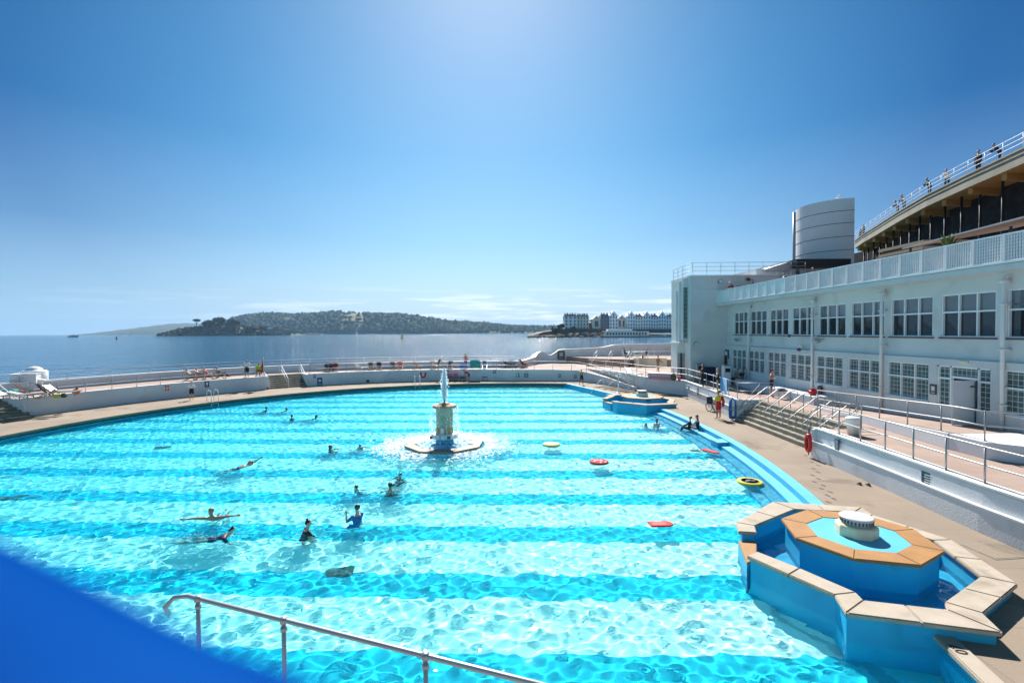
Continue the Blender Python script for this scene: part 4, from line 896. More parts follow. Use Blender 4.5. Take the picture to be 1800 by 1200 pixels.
for i in range(6):
    house(f'{tl[i]} white house from the left in the long seafront terrace', 1103.2+i*13.6, 1103.2+(i+1)*13.6-.3, 557 if i % 2 else 555.5, 580, 690+i % 2, hw_ if i % 3 else hb, 18, 4, 3, chim=2, gable=i % 2 == 0)
lw = thing('seafront_pavilion', 'long low white seafront building below the town houses', 'building', AY(1100, 590, 660))
x0, _, z1 = AY(1064, 580, 660); x1, _, z0 = AY(1141, 591, 660)
MB().bx(x0, x1, 660, 675, z0, z1-2).build('wall', hw_, lw); MB().bx(x0-1, x1-18, 659, 676, z1-2, z1-1.2).build('roof', M['white'], lw); MB().bx(x0+4, x1-22, 664, 674, z1-1.2, z1+1.2).build('upper_storey', hw_, lw)
for i in range(14): xx = x0+2+(x1-x0-4)*i/14; MB().bx(xx, xx+2.4, 659.8, 660, z0+2.2, z1-3.4).build('window', winm, lw)
carc = [plain('car_white', (.7, .7, .7), .3), plain('car_dark', (.03, .03, .04), .3), plain('car_red', (.4, .03, .03), .3), plain('car_blue', (.05, .1, .3), .3)]
for i, (u, l_) in enumerate(((1117, 'white car'), (1125, 'dark car'), (1147, 'red car'), (1160, 'blue car'), (1169, 'white car'))):
    x, y, z = AY(u, 589.8, 655); z = z1*0+AY(u, 591.0, 655)[2]; r_ = thing('parked_car', f"{l_} parked on the quay {['left of the dark one', 'between two others below the terrace', 'right of the low white building', 'next to the last white one', 'farthest right below the terrace'][i]}", 'car', (x, y, z), 'cars parked on the quay')
    cc = carc[[0, 1, 2, 3, 0][i]]; b = MB(); pr_ = [(-2.1, .35), (2.1, .35), (2.1, .8), (1.2, .95), (.6, 1.45), (-1.1, 1.45), (-1.8, .95), (-2.1, .85)]
    n_ = len(pr_); b.add([(x+p, y-.85, z+q) for p, q in pr_]+[(x+p, y+.85, z+q) for p, q in pr_], [tuple(range(n_)), tuple(range(2*n_-1, n_-1, -1))]+[(k_, (k_+1) % n_, (k_+1) % n_+n_, k_+n_) for k_ in range(n_)]); b.build('body', cc, r_, bevel=.06)
    for px_ in (-1.3, 1.3): b = MB(); b.tube([(x+px_, y-.9, z+.33), (x+px_, y+.9, z+.33)], .33, 10); b.build('wheel', M['black'], r_)
for i, (u, v, l_) in enumerate(((1003, 577.5, 'dark green bush in front of the white end house'), (986, 576, 'green tree clump left of the white end house'), (977, 579, 'low green bush at the left end of the promenade wall'))):
    x, y, z = AY(u, v, 686); r_ = thing('round_bush' if i != 1 else 'small_tree', l_, 'bush' if i != 1 else 'tree', (x, y, z-4))
    b = MB()
    for k_ in range(9): leafy(b, x+random.uniform(-8, 8)*(1 if i == 0 else .5), y+random.uniform(-2, 2), z+random.uniform(-2.5, 1.5)+(3 if i == 1 else 0), random.uniform(1.8, 3.4), 22)
    b.build('crown', leafA, r_); b = MB(); b.tube([(x, y, z-4), (x, y, z+1)], .3, 6); b.build('trunk', plain('bark', (.09, .06, .04), .9), r_)
# boats and buoys
def boat(label, u, v, D, ln, m, sail=False):
    x, y, _ = AY(u, v, D); r_ = thing('motor_boat' if not sail else 'sailing_boat', label, 'boat', (x, y, SZ)); h_ = ln*.12
    pr_ = [(-.5, 0), (.38, 0), (.52, .14), (-.5, .12)]; b = MB(); n_ = 4
    b.add([(x+p*ln, y-ln*.11, SZ-.1+q*ln) for p, q in pr_]+[(x+p*ln*.97, y+ln*.11, SZ-.1+q*ln) for p, q in pr_], [tuple(range(n_)), tuple(range(2*n_-1, n_-1, -1))]+[(k_, (k_+1) % n_, (k_+1) % n_+n_, k_+n_) for k_ in range(n_)]); b.build('hull', m, r_, bevel=ln*.01)
    MB().bx(x-ln*.22, x+ln*.16, y-ln*.08, y+ln*.08, SZ+ln*.1, SZ+ln*.2).build('cabin', hw_ if not sail else m, r_)
    b = MB(); b.tube([(x-ln*.02, y, SZ+ln*.15), (x-ln*.02, y, SZ+ln*(.36 if not sail else 1.2))], ln*.012, 6); b.build('mast', M['grey'], r_)
    if sail:
        b = MB(); b.add([(x, y, SZ+ln*.22), (x+ln*.45, y+.1, SZ+ln*.22), (x, y, SZ+ln*1.15), (x, y+.05, SZ+ln*.22), (x+ln*.45, y+.15, SZ+ln*.22), (x, y+.05, SZ+ln*1.15)], [(0, 1, 2), (5, 4, 3)]); b.build('sail', hw_, r_)
boat('dark patrol boat crossing the open sea at far left', 129, 591, 1500, 30, plain('boat_grey', (.05, .07, .08), .5))
boat('small white sailing boat before the far headland', 229, 587.8, 3200, 22, hw_, True)
boat('small dark boat moored off the rocky islet', 543, 588.3, 2000, 14, plain('boat_grey', (.05, .07, .08), .5))
boat('little white motor boat right of the islet', 627, 587.5, 2200, 14, hw_, True)
boat('little pale boat moored before the wooded hill', 566, 587.8, 2100, 13, hw_)
def buoy(label, u, v, D, h_, m, topm=None):
    x, y, _ = AY(u, v, D); r_ = thing('buoy', label, 'buoy', (x, y, SZ)); b = MB(); b.lathe([(h_*.42, 0), (h_*.45, h_*.2), (h_*.3, h_*.3), (h_*.12, h_*.75), (h_*.1, h_*.8)], (x, y, SZ), 12); b.build('float', m, r_)
    b = MB(); b.lathe([(h_*.16, h_*.78), (h_*.17, h_*1.0), (.02, h_*1.05)], (x, y, SZ), 10); b.build('top_mark', topm or m, r_)
gr = plain('buoy_green', (.02, .09, .05), .5)
buoy('red channel buoy on the open sea at left', 205, 592.5, 800, 4.2, plain('buoy_red', (.35, .02, .03), .5))
buoy('large dark green buoy above the centre fountain', 707, 592, 640, 6.0, gr)
buoy('small dark buoy left of the large green buoy', 701, 587.3, 1900, 9, gr)
buoy('tiny dark marker buoy below the wooded hill', 672, 586.8, 2000, 8, gr)
buoy('tiny dark marker buoy right of the green buoy', 735, 586.6, 2000, 8, gr)
# the air between
hz = bpy.data.materials.new('sea_haze'); hz.use_nodes = True; N, L, B = nodes(hz); N.remove(B); pv_ = N.new('ShaderNodeVolumePrincipled'); pv_.inputs['Color'].default_value = (.42, .70, 1, 1); pv_.inputs['Density'].default_value = HAZE; pv_.inputs['Anisotropy'].default_value = .0
L(pv_.outputs[0], N['Material Output'].inputs['Volume'])
if HAZE: structure(MB().bx(-9900, 9900, -400, 9900, -6, 260).build('haze', hz), 'stuff', 'thin sea haze in the air')
oc_ = ([(1, 0, 0), (0, 1, 0), (-1, 0, 0), (0, -1, 0), (0, 0, .4)], [(0, 1, 4), (1, 2, 4), (2, 3, 4), (3, 0, 4)])
# ================================================================== RAILS, FURNITURE, SIGNS, FLOATS
railing('terrace_railing', 'steel railing on the curved wall between the sea side steps and the ramp', [(*cp(a, Rw(a)+.16), TZ+.09) for a in np.linspace(88, ST1[0]-.3, 40)], [.48, .96], 1.8, .024, M['steel'])
railing('terrace_railing', 'steel railing on the wall behind the left pool ladder', [(*cp(a, Rw(a)+.16), TZ+.09) for a in np.linspace(ST1[1]+.3, ST2[0]-.3, 34)], [.48, .96], 1.68, .024, M['steel'])
railing('sea_wall_railing', 'thin pale railing on top of the sea side parapet', [(*cp(a, Rp(a)+.12), TZ+.78) for a in np.linspace(88, 190, 70)], [.28, .6], 2.9, .018, M['steel'])
railing('walkway_railing', 'galvanised two bar railing along the near right retaining wall', [(12.9, 3, TZ+.08), (12.9, 13, TZ+.08), (13.1, 16.5, TZ+.08), (13.25, 20.75, TZ+.08)], [.5, 1.0], 1.3, .026, M['steel'])
r_ = thing('corner_handrail', 'short double looped handrail at the corner above the red lifebuoy', 'handrail', (13.3, 20.7, TZ))
b = MB(); b.tube([(13.25, 20.75, TZ+1.06), (13.6, 20.8, TZ+1.06), (15.1, 20.85, TZ+1.06)], .022, 8); b.tube([(13.25, 20.75, TZ+.56), (15.1, 20.85, TZ+.56)], .022, 8); b.tube([(15.1, 20.85, TZ), (15.1, 20.85, TZ+1.06)], .022, 8)
b.tube([(13.25, 20.8, TZ+.95), (13.0, 20.95, TZ+.8), (12.85, 20.98, TZ+.4), (12.82, 21, .9), (12.9, 20.96, .62), (13.2, 20.96, .55)], .02, 8); b.tube([(15.0, 20.97, TZ+.9), (13.7, 20.97, .75), (13.2, 20.97, .6), (12.9, 20.97, .55), (12.84, 20.97, .4), (12.95, 20.97, .26), (13.2, 20.97, .25)], .02, 8)
b.build('rail', M['steel'], r_, True)
railing('terrace_railing', 'steel railing along the terrace edge from the wide steps to the far ramp', [(13.95, 29.9, TZ+.08), (14.45, 35, TZ+.08), (14.83, 40.9, TZ+.08), (14.65, 41.35, TZ+.08), (12.45, 44.45, TZ+.08), (10.8, 50, TZ+.08), (8.7, 55, TZ+.08)], [.5, 1.0], 1.55, .026, M['steel'])
railing('ramp_railing', 'steel railing on the outer side of the far ramp', [(.4, 53.95, 1.27), (4, 53.9, 1.27), (7.2, 53.5, 1.2), (8.5, 51.7, 1.0), (9.6, 49.6, .78), (10.6, 46.9, .5), (11.3, 44.8, .3)], [.48, .92], 2.1, .022, M['steel'])
r_ = thing('end_railing', 'short railing at the far wall end above the blue rescue board', 'railing', (14.0, 29.7, TZ))
b = MB(); b.tube([(13.95, 29.8, TZ+1.06), (15.6, 29.75, TZ+1.06), (16.2, 29.7, TZ+1.06)], .022, 8); b.tube([(13.95, 29.8, TZ+.56), (15.3, 29.75, TZ+.56)], .022, 8)
b.tube([(15.3, 29.72, TZ+1.0), (13.9, 29.5, .85), (13.4, 29.46, .8), (13.3, 29.46, .7), (13.45, 29.46, .62), (13.9, 29.48, .7), (15.2, 29.6, TZ+.55)], .022, 8); b.build('rail', M['steel'], r_, True)
for y_ in (29.8,): b = MB(); b.tube([(15.3, y_, TZ), (15.3, y_, TZ+1.06)], .022, 8); b.build('post', M['steel'], r_, True)
def stair_rail(label, a, wht):
    p = [(*cp(a, Rw(a)+STD+.5), TZ), (*cp(a, Rw(a)+STD+.5), TZ+.95), (*cp(a, Rw(a)+STD), TZ+.95), (*cp(a, Rw(a)+.1), .95), (*cp(a, Rw(a)-.15), .75), (*cp(a, Rw(a)-.1), .0)]
    r_ = thing('stair_handrail', label, 'handrail', p[0], 'handrails of the sea side steps'); b = MB(); b.tube(p, .03, 8); b.build('rail', M['steelw'], r_, True)
    q = [(*cp(a, Rw(a)+STD), TZ+.5), (*cp(a, Rw(a)+.1), .5)]; b = MB(); b.tube(q, .025, 8); b.build('lower_rail', M['steelw'], r_, True)
for a, l_ in ((ST1[1]-.35, 'white handrail at the left side of the sea side steps'), ((ST1[0]+ST1[1])/2, 'white handrail down the middle of the sea side steps'), (ST1[0]+.35, 'white handrail at the right side of the sea side steps')): stair_rail(l_, a, 1)
stair_rail('white handrail beside the shaded steps at far left', ST2[0]+.3, 1)
for x_, y_, l_ in ((10.6, 60.6, 'left'), (12.2, 59.6, 'middle'), (14.2, 58.5, 'right')):
    r_ = thing('step_handrail', f'tall pale handrail on the {l_} of the red brown terrace steps', 'handrail', (x_, y_, TZ)); d = Vector((-.50, -.86, 0)); b = MB(); p = Vector((x_, y_, 0))
    b.tube([p+d*1.9+Vector((0, 0, TZ)), p+d*1.9+Vector((0, 0, TZ+.9)), p+Vector((0, 0, 2.05+.95)), p-d*.4+Vector((0, 0, 2.05+1.0)), p-d*.5+Vector((0, 0, 2.6)), p-d*.1+Vector((0, 0, 2.5)), p+d*1.8+Vector((0, 0, TZ+.5))], .028, 8); b.tube([p+Vector((0, 0, 2.0)), p+Vector((0, 0, 3.0))], .028, 8); b.build('rail', M['steelw'], r_, True)
railing('raised_terrace_railing', 'steel railing across the raised terrace near the tower', [(14.8, 58.8, 2.05), (16.1, 58.1, 2.05), (22, 58.1, 2.05)], [.5, 1.0], 2.2, .024, M['steelw'])
# near rail on the viewing platform
y0 = 4.9
structure(MB().prism([(-6, -4), (8, -4), (8, 3.0), (1.5, 3.35), (-3.2, 4.85), (-6, 4.9)], -1.5, 1.75).build('viewing_platform', M['conc']))
r_ = thing('platform_railing', 'grey pipe railing with curved end in the foreground below the camera', 'railing', (-.7, 4.0, 1.76))
A0, A1 = Vector((*G(330, 1047, 2.8), 2.8)), Vector((*G(748, 1152, 2.8), 2.8)); dd = (A1-A0)
e0, e1 = Vector((*G(290, 1056, 2.78), 2.72)), Vector((*G(306, 1047, 2.8), 2.785))
b = MB(); b.tube([e0+Vector((-.05, .12, -.14)), e0, e1, A0, A0+dd, A0+dd*2.2], .023, 12); b.build('top_rail', M['steel'], r_, True)
for f_ in ((352-330)/(748-330), .455, 1.0, 1.68):
    p = A0+dd*f_; f2_ = f_
    b = MB(); b.tube([p, (p.x, p.y, 1.76)], .021, 12); b.lathe([(.034, -.025), (.038, .0), (.034, .028)], p, 12); b.lathe([(.03, -.10), (.03, -.06)], p, 12); b.lathe([(.07, 1.76-p.z), (.07, 1.775-p.z)], p, 12); b.build('post', M['steel'], r_, True)
# ---- blue cloth right in front of the lens
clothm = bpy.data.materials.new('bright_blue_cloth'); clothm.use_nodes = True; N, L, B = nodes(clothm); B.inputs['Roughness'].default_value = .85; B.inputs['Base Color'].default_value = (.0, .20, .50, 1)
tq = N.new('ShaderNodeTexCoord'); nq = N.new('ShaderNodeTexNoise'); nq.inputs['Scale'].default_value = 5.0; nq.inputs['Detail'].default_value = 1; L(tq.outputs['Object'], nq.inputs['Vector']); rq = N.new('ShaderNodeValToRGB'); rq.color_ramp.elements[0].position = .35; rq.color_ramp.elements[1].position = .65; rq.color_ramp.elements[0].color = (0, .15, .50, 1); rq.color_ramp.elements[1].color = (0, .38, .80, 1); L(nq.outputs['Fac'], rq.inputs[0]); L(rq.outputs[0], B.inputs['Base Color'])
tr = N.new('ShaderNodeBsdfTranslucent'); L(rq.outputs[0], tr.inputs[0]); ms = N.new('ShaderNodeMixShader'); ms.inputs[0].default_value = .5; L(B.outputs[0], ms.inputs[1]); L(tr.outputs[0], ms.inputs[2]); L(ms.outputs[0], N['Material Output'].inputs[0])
edge = [(-500, 760), (-120, 880), (0, 928), (100, 978), (200, 1026), (300, 1078), (390, 1120), (480, 1150), (600, 1200), (740, 1290), (900, 1410)]
rows = []
for j in range(9):
    t_ = j/8; row = []
    for i, (u, v) in enumerate(edge):
        dpt = .14+.04*t_+.004*math.sin(i*.9+t_*3); uu, vv = u-t_*t_*200, v+t_*520; x, y, w__ = ray(uu, vv); k_ = dpt/y; row.append((x*k_, y*k_, CH+w__*k_))
    rows.append(row)
b = MB(); ne = len(edge); b.add([p for r in rows for p in r], [(j*ne+i, j*ne+i+1, (j+1)*ne+i+1, (j+1)*ne+i) for j in range(8) for i in range(ne-1)])
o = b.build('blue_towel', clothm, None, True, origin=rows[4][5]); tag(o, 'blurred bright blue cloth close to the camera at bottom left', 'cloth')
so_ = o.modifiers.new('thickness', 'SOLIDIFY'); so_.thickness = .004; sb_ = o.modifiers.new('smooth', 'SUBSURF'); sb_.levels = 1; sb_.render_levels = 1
# ---- pool ladders
def ladder(label, u, v):
    x, y = G(u, v, 0); a = math.degrees(math.atan2(y-CY, x-CX)); r_ = thing('pool_ladder', label, 'ladder', (*cp(a, RP), 0)); n = Vector((-math.cos(R(a)), -math.sin(R(a)), 0)); s_ = Vector((-n.y, n.x, 0)); c_ = Vector((*cp(a, RP), 0))
    for k_ in (-.27, .27): b = MB(); b.tube([c_-n*.5+s_*k_, c_-n*.5+s_*k_+Vector((0, 0, .75)), c_-n*.25+s_*k_+Vector((0, 0, .95)), c_+n*.12+s_*k_+Vector((0, 0, .85)), c_+n*.2+s_*k_+Vector((0, 0, .3)), c_+n*.2+s_*k_+Vector((0, 0, -1.2))], .022, 8); b.build('handrail', M['steelw'], r_, True)
    for z_ in (-.15, -.45, -.75): MB().bar(c_+n*.2-s_*.27+Vector((0, 0, z_)), c_+n*.2+s_*.27+Vector((0, 0, z_)), .09, .03).build('rung', M['steelw'], r_)
ladder('steel pool ladder beside the boy on the left deck', 357, 703); ladder('steel pool ladder left of the centre fountain on the far side', 731, 674)
# pool hoist near the far fountain
x, y = G(1087, 690, 0); r_ = thing('pool_hoist', 'white pool hoist with slanting arm behind the far blue fountain', 'hoist', (x, y, 0))
b = MB(); b.tube([(x, y, 0), (x, y, 1.65)], .06, 10); b.build('mast', M['steelw'], r_, True); b = MB(); b.tube([(x, y, 1.6), (x+.1, y, 1.66), (x+.85, y-.3, 1.15)], .05, 8); b.build('arm', M['steelw'], r_, True)
b = MB(); b.tube([(x+.85, y-.3, 1.2), (x+.85, y-.3, .0)], .04, 8); b.build('stay', M['steelw'], r_, True); MB().lathe([(.2, 0), (.2, .03), (.08, .06)], (x, y, 0), 12).build('foot_plate', M['steelw'], r_)
x, y = G(1061, 684, 0); r_ = thing('entry_ladder', 'slanting steel entry handrails left of the pool hoist', 'ladder', (x, y, 0))
for k_ in (0, .8): b = MB(); b.tube([(x+k_, y-k_*1.8, 0), (x+k_, y-k_*1.8, .9), (x-.4+k_, y-.2-k_*1.8, .85), (x-1.3+k_, y-.5-k_*1.8, -.3), (x-1.4+k_, y-.5-k_*1.8, -.8)], .022, 8); b.build('handrail', M['steelw'], r_, True)
# ---- deck chairs and loungers
STRIPES = {}
def striped(name, a, c_, n=9):
    if name in STRIPES: return STRIPES[name]
    m = bpy.data.materials.new(name); m.use_nodes = True; N, L, B = nodes(m); B.inputs['Roughness'].default_value = .9
    t_ = N.new('ShaderNodeTexCoord'); wv = N.new('ShaderNodeTexWave'); wv.bands_direction = 'X'; wv.inputs['Scale'].default_value = n/2.0; L(t_.outputs['Object'], wv.inputs['Vector']); rp = N.new('ShaderNodeValToRGB'); rp.color_ramp.interpolation = 'CONSTANT'
    rp.color_ramp.elements[0].color = (*a, 1); rp.color_ramp.elements[1].position = .5; rp.color_ramp.elements[1].color = (*c_, 1); L(wv.outputs['Fac'], rp.inputs[0]); L(rp.outputs[0], B.inputs['Base Color']); STRIPES[name] = m; return m
def deckchair(label, u, v, z, rz, m, group='deck chairs on the terraces', frame=None):
    r_ = thing('deck_chair', label, 'deck chair', (0, 0, 0), group); f_ = frame or M['wood']
    for s_ in (-1, 1):
        b = MB(); b.bar((s_*.29, -.5, 1.0), (s_*.29, .42, .02), .035, .05); b.bar((s_*.25, .5, .48), (s_*.25, -.5, .02), .035, .05); b.bar((s_*.32, -.42, .58), (s_*.32, .3, .56), .05, .03); b.build('side_frame', f_, r_)
    b = MB()
    for p, q, h_ in (((-.29, -.5), (.29, -.5), 1.0), ((-.25, .5), (.25, .5), .48), ((-.29, .42), (.29, .42), .04), ((-.25, -.5), (.25, -.5), .04)): b.bar((p[0], p[1], h_), (q[0], q[1], h_), .04, .035)
    b.build('cross_bar', f_, r_)
    pr_ = [(-.5, 1.0), (-.33, .72), (-.14, .45), (.05, .32), (.22, .33), (.38, .41), (.5, .485)]; A = [(-.23, y, z_) for y, z_ in pr_]; C_ = [(.23, y, z_) for y, z_ in pr_]
    b = MB(); b.strip(A, C_); b.strip([(x, y+.012, z_+.012) for x, y, z_ in A], [(x, y+.012, z_+.012) for x, y, z_ in C_]); b.build('sling', m, r_, True)
    x, y = G(u, v, z); return place(r_, (x, y, z), rz)
def lounger(label, u, v, z, rz, group='white sun loungers', back=.6, m=None):
    r_ = thing('sun_lounger', label, 'sun lounger', (0, 0, 0), group); m = m or M['steelw']
    b = MB(); b.bar((-.3, -.4, .32), (-.3, 1.1, .32), .05, .06); b.bar((.3, -.4, .32), (.3, 1.1, .32), .05, .06); b.build('side_frame', m, r_)
    b = MB()
    for i in range(10): y = -.35+i*.155; b.bx(-.28, .28, y-.05, y+.05, .335, .36)
    b.build('seat_slats', m, r_)
    b = MB()
    for i in range(6): t_ = .05+i*.11; b.box((0, -.4-t_*math.cos(back), .36+t_*math.sin(back)), (.58, .09, .025), M=Matrix.Rotation(-back, 3, 'X'))
    b.bar((-.3, -.4, .34), (-.3, -.4-.72*math.cos(back), .34+.72*math.sin(back)), .04, .05); b.bar((.3, -.4, .34), (.3, -.4-.72*math.cos(back), .34+.72*math.sin(back)), .04, .05); b.build('backrest', m, r_)
    for sx_ in (-.28, .28):
        for sy_ in (-.3, .95): MB().bar((sx_, sy_, .32), (sx_, sy_+.05*(1 if sy_ > 0 else -1), 0), .05, .05).build('leg', m, r_)
    x, y = G(u, v, z); return place(r_, (x, y, z), rz)
or_ = striped('orange_stripes', (.75, .22, .10), (.62, .14, .06)); nv = striped('navy_stripes', (.02, .03, .09), (.04, .05, .12)); pk = striped('pink_stripes', (.62, .12, .16), (.75, .7, .66)); mr = striped('maroon_canvas', (.16, .03, .035), (.13, .025, .03)); gy = striped('grey_canvas', (.10, .10, .13), (.13, .13, .15)); bl = striped('blue_canvas', (.04, .12, .30), (.05, .14, .34)); pi_ = striped('pale_pink_stripes', (.6, .35, .36), (.65, .6, .58)); rd_ = striped('red_canvas', (.45, .04, .04), (.4, .03, .03))
lounger('white lounger on the far terrace left of the dark deck chairs', 636, 651, TZ, -.5, back=.9)
deckchair('grey deck chair next right of the white lounger', 652, 651, TZ, .2, gy); deckchair('navy striped deck chair left of the orange one', 667, 650.5, TZ, .1, nv); deckchair('grey mauve deck chair close left of the orange one', 692, 650, TZ, -.1, gy)
deckchair('orange deck chair seen from behind on the far terrace', 704, 649.5, TZ, .05, or_); deckchair('pink striped deck chair turned sideways with a teal towel', 733, 649.3, TZ, -1.2, pk); deckchair('pale deck chair beside the leaning person above the fountain', 764, 649, TZ, -.4, pi_); deckchair('dark grey deck chair right of the leaning person', 791, 648.8, TZ, .3, gy)
deckchair('navy blue topped deck chair right of the hanging teal towel', 852, 648.3, TZ, 0, bl, frame=M['steelw'])
deckchair('pale pink striped deck chair standing against the wall on the pool deck', 853, 668.5, 0, PI, pi_, 'deck chairs on the pool deck'); deckchair('blue and red deck chair on the pool deck left of the bending woman', 814, 669, 0, PI, bl, 'deck chairs on the pool deck')
deckchair('navy striped deck chair at far left near the white blocks', 82, 699, TZ, -.5, nv); deckchair('maroon deck chair at the far left end of the terrace', 43, 697, TZ, -.9, mr)
lounger('grey lounger at far left in front of the maroon chair', 22, 703, TZ, -1.3, back=.5, m=M['grey']); lounger('pale lounger with towel at far left behind the railing post', 50, 701, TZ, -1.2, back=.3, m=plain('weathered_plastic', (.38, .4, .42), .6)); lounger('dark lounger with clothes right of the navy striped chair', 108, 696, TZ, -1.4, back=.7, m=M['grey'])
tl = ['leftmost', 'second from left', 'third from left', 'fourth from left', 'fifth from left', 'rightmost']
for i in range(6):
    lounger(f'white plastic lounger {tl[i]} in the row behind the ramp railing', 1055+i*11.5, 656+i*1.5, TZ, -1.0+.1*(i % 2), back=.15 if i < 5 else 1.1, group='row of white loungers behind the ramp')
def pile(name, label, cat, u, v, z, parts, group=None):
    x, y = G(u, v, z); r_ = thing(name, label, cat, (x, y, z), group)
    for nm, m, (dx, dy, dz), (sx_, sy_, sz_), rz in parts:
        b = MB(); b.box((x+dx, y+dy, z+dz+sz_/2), (sx_, sy_, sz_), rz); o = b.build(nm, m, r_, bevel=min(sx_, sy_, sz_)*.3, segs=3)
    return r_
hiv = plain('lime_cloth', (.45, .5, .08), .8); tealm = plain('teal_cloth', (.05, .32, .30), .9); wcl = plain('white_cloth', (.75, .74, .72), .9); olive = plain('olive_canvas', (.12, .10, .05), .9); orange = plain('orange_cloth', (.75, .2, .06), .8)
pile('beach_bag', 'lime and dark beach bags lying under the railing at left', 'bag', 103, 699, TZ, [('bag_body', hiv, (0, 0, 0), (.6, .35, .25), .2), ('flap', M['dgrey'], (.3, .05, .0), (.4, .3, .3), .5)])
pile('orange_bag', 'orange beach bag beside the railing post at left', 'bag', 134, 693, TZ, [('bag_body', orange, (0, 0, 0), (.45, .3, .4), .1), ('handle', M['wood'], (.05, 0, .4), (.2, .05, .08), .1)])
pile('teal_towel', 'teal towels heaped on a lounger at the far left edge', 'towel', 16, 700, TZ, [('upper_fold', tealm, (0, 0, .4), (.9, .6, .2), .3), ('lower_fold', M['blue'], (.2, -.1, .38), (.5, .6, .1), .6)])
pile('mattress_pile', 'pile of pink and white striped sun mattresses behind the terrace railing', 'mattresses', 1160, 667, TZ, [('mattress', striped('magenta_stripes', (.5, .05, .2), (.62, .5, .52), 5), (0, 0, .0), (2.1, .7, .28), -.55), ('mattress', pk, (0, 0, .28), (2.1, .7, .25), -.56), ('sheet', wcl, (0, .05, .53), (2.2, .8, .06), -.55)])
pile('rucksack', 'olive rucksack leaning on the striped mattresses', 'rucksack', 1184, 669, TZ, [('body', olive, (0, 0, 0), (.45, .35, .6), -.5), ('pocket', olive, (-.05, -.18, .08), (.3, .12, .3), -.5)])
pile('pink_bottle', 'bright pink bucket on the terrace edge right of the mattresses', 'bucket', 1194, 671, TZ, [('tub', M['pink'], (0, 0, 0), (.22, .22, .42), 0), ('lid', M['pink'], (0, 0, .42), (.26, .26, .05), 0)])
pile('red_bag', 'red sports bag on the end of the white ledge', 'bag', 1429, 694, TZ+.48, [('bag_body', M['red'], (0, 0, 0), (.55, .35, .36), .3), ('strap', M['dgrey'], (.0, .0, .34), (.3, .06, .05), .3)])
pile('dark_jacket', 'dark jacket hanging on the ramp railing beside the red bag', 'jacket', 1441, 703, TZ+.1, [('body', M['dgrey'], (0, 0, .25), (.14, .3, .62), .3), ('sleeve', M['dgrey'], (-.05, -.2, .3), (.1, .12, .4), .3)])
pile('folded_clothes', 'dark folded clothes lying on the sunny white ledge', 'clothes', 1374, 687, TZ+.48, [('lower_fold', M['dgrey'], (0, 0, 0), (.6, .4, .09), .2), ('upper_fold', plain('mauve_cloth', (.25, .22, .28), .9), (.0, .05, .09), (.4, .3, .08), .5)])
pile('white_shirt', 'crumpled pale shirt on the white ledge beside dark clothes', 'clothes', 1384, 691, TZ+.48, [('fold', plain('lilac_cloth', (.5, .46, .55), .9), (0, 0, 0), (.4, .3, .07), .7)])
x, y = G(1517, 852, 0); 
r_ = thing('flip_flops', 'pair of brown shoes left on the deck by the near wall', 'shoes', (x, y, 0))
for i, (dx, dy, rz) in enumerate(((-.1, .05, .5), (.14, -.05, 1.1))):
    b = MB(); b.lathe([(.13, 0), (.14, .025), (.125, .03)], (x+dx, y+dy, 0), 16, sx=.42, sy=1.0); b.lathe([(.12, .03), (.11, .08), (.06, .1)], (x+dx, y+dy-.02, 0), 14, sx=.4, sy=.7); b.build('shoe', plain('brown_leather', (.10, .07, .05), .7), r_, True)
# bins and machines by the tower
def bin_(label, u, v, z, w_, d_, h_, m, lid, name='litter_bin', slot=True):
    x, y = G(u, v, z); r_ = thing(name, label, 'bin', (x, y, z)); MB().box((x, y, z+h_*.5), (w_, d_, h_)).build('body', m, r_, bevel=.03)
    MB().box((x, y, z+h_+.04), (w_*1.06, d_*1.06, .08)).build('lid', lid, r_, bevel=.03)
    if slot: MB().box((x, y-d_/2-.005, z+h_*.78), (w_*.7, .03, h_*.2)).build('opening', M['black'], r_)
    return r_
bin_('grey litter bin against the tower wall left of the navy bin', 1230, 669, TZ, .6, .5, 1.45, M['grey'], M['grey']); bin_('large navy wheeled bin against the tower wall', 1245, 670, TZ, .95, .8, 1.15, M['navyb'], M['navyb'], 'wheeled_bin', False); bin_('pale grey litter bin at the corner of tower and facade', 1276.5, 676, TZ, .55, .5, 1.5, M['steelw'], M['grey'])
x, y = G(1500, 764, TZ); r_ = thing('dustbin', 'white round dustbin on the terrace by the wide steps', 'bin', (x, y, TZ)); b = MB(); b.lathe([(.2, 0), (.26, .6), (.28, .62), (.28, .66)], (x, y, TZ), 20); b.build('body', M['steelw'], r_, True); b = MB(); b.lathe([(.285, .66), (.29, .7), (.2, .74), (.05, .76)], (x, y, TZ), 20); b.build('lid', M['steelw'], r_, True)
# white blocks at far left
x, y = G(36, 689, TZ); r_ = thing('vent_block', 'white rendered box and round vent housing at far left of the terrace', 'vent housing', (x, y, TZ)); MB().box((x, y+.4, TZ+.65), (1.45, 1.0, 1.3), .5).build('box', M['wallw'], r_, bevel=.02); MB().box((x, y+.4, TZ+1.33), (1.53, 1.08, .07), .5).build('lid', M['wallw'], r_, bevel=.02)
b = MB(); b.lathe([(.8, 0), (.8, 1.4), (.7, 1.48), (.5, 1.52), (.45, 1.66), (.25, 1.78), (0, 1.82)], (x-.7, y+1.8, TZ), 24); b.build('round_vent', M['wallw'], r_, True)
x, y = G(62, 687, TZ); r_ = thing('plinth_block', 'small white block beside the large white vent housing', 'block', (x, y, TZ)); MB().box((x, y+.2, TZ+.4), (.7, .6, .8), .5).build('body', M['white'], r_, bevel=.02); MB().box((x, y+.2, TZ+.83), (.76, .66, .06), .5).build('cap', M['white'], r_)
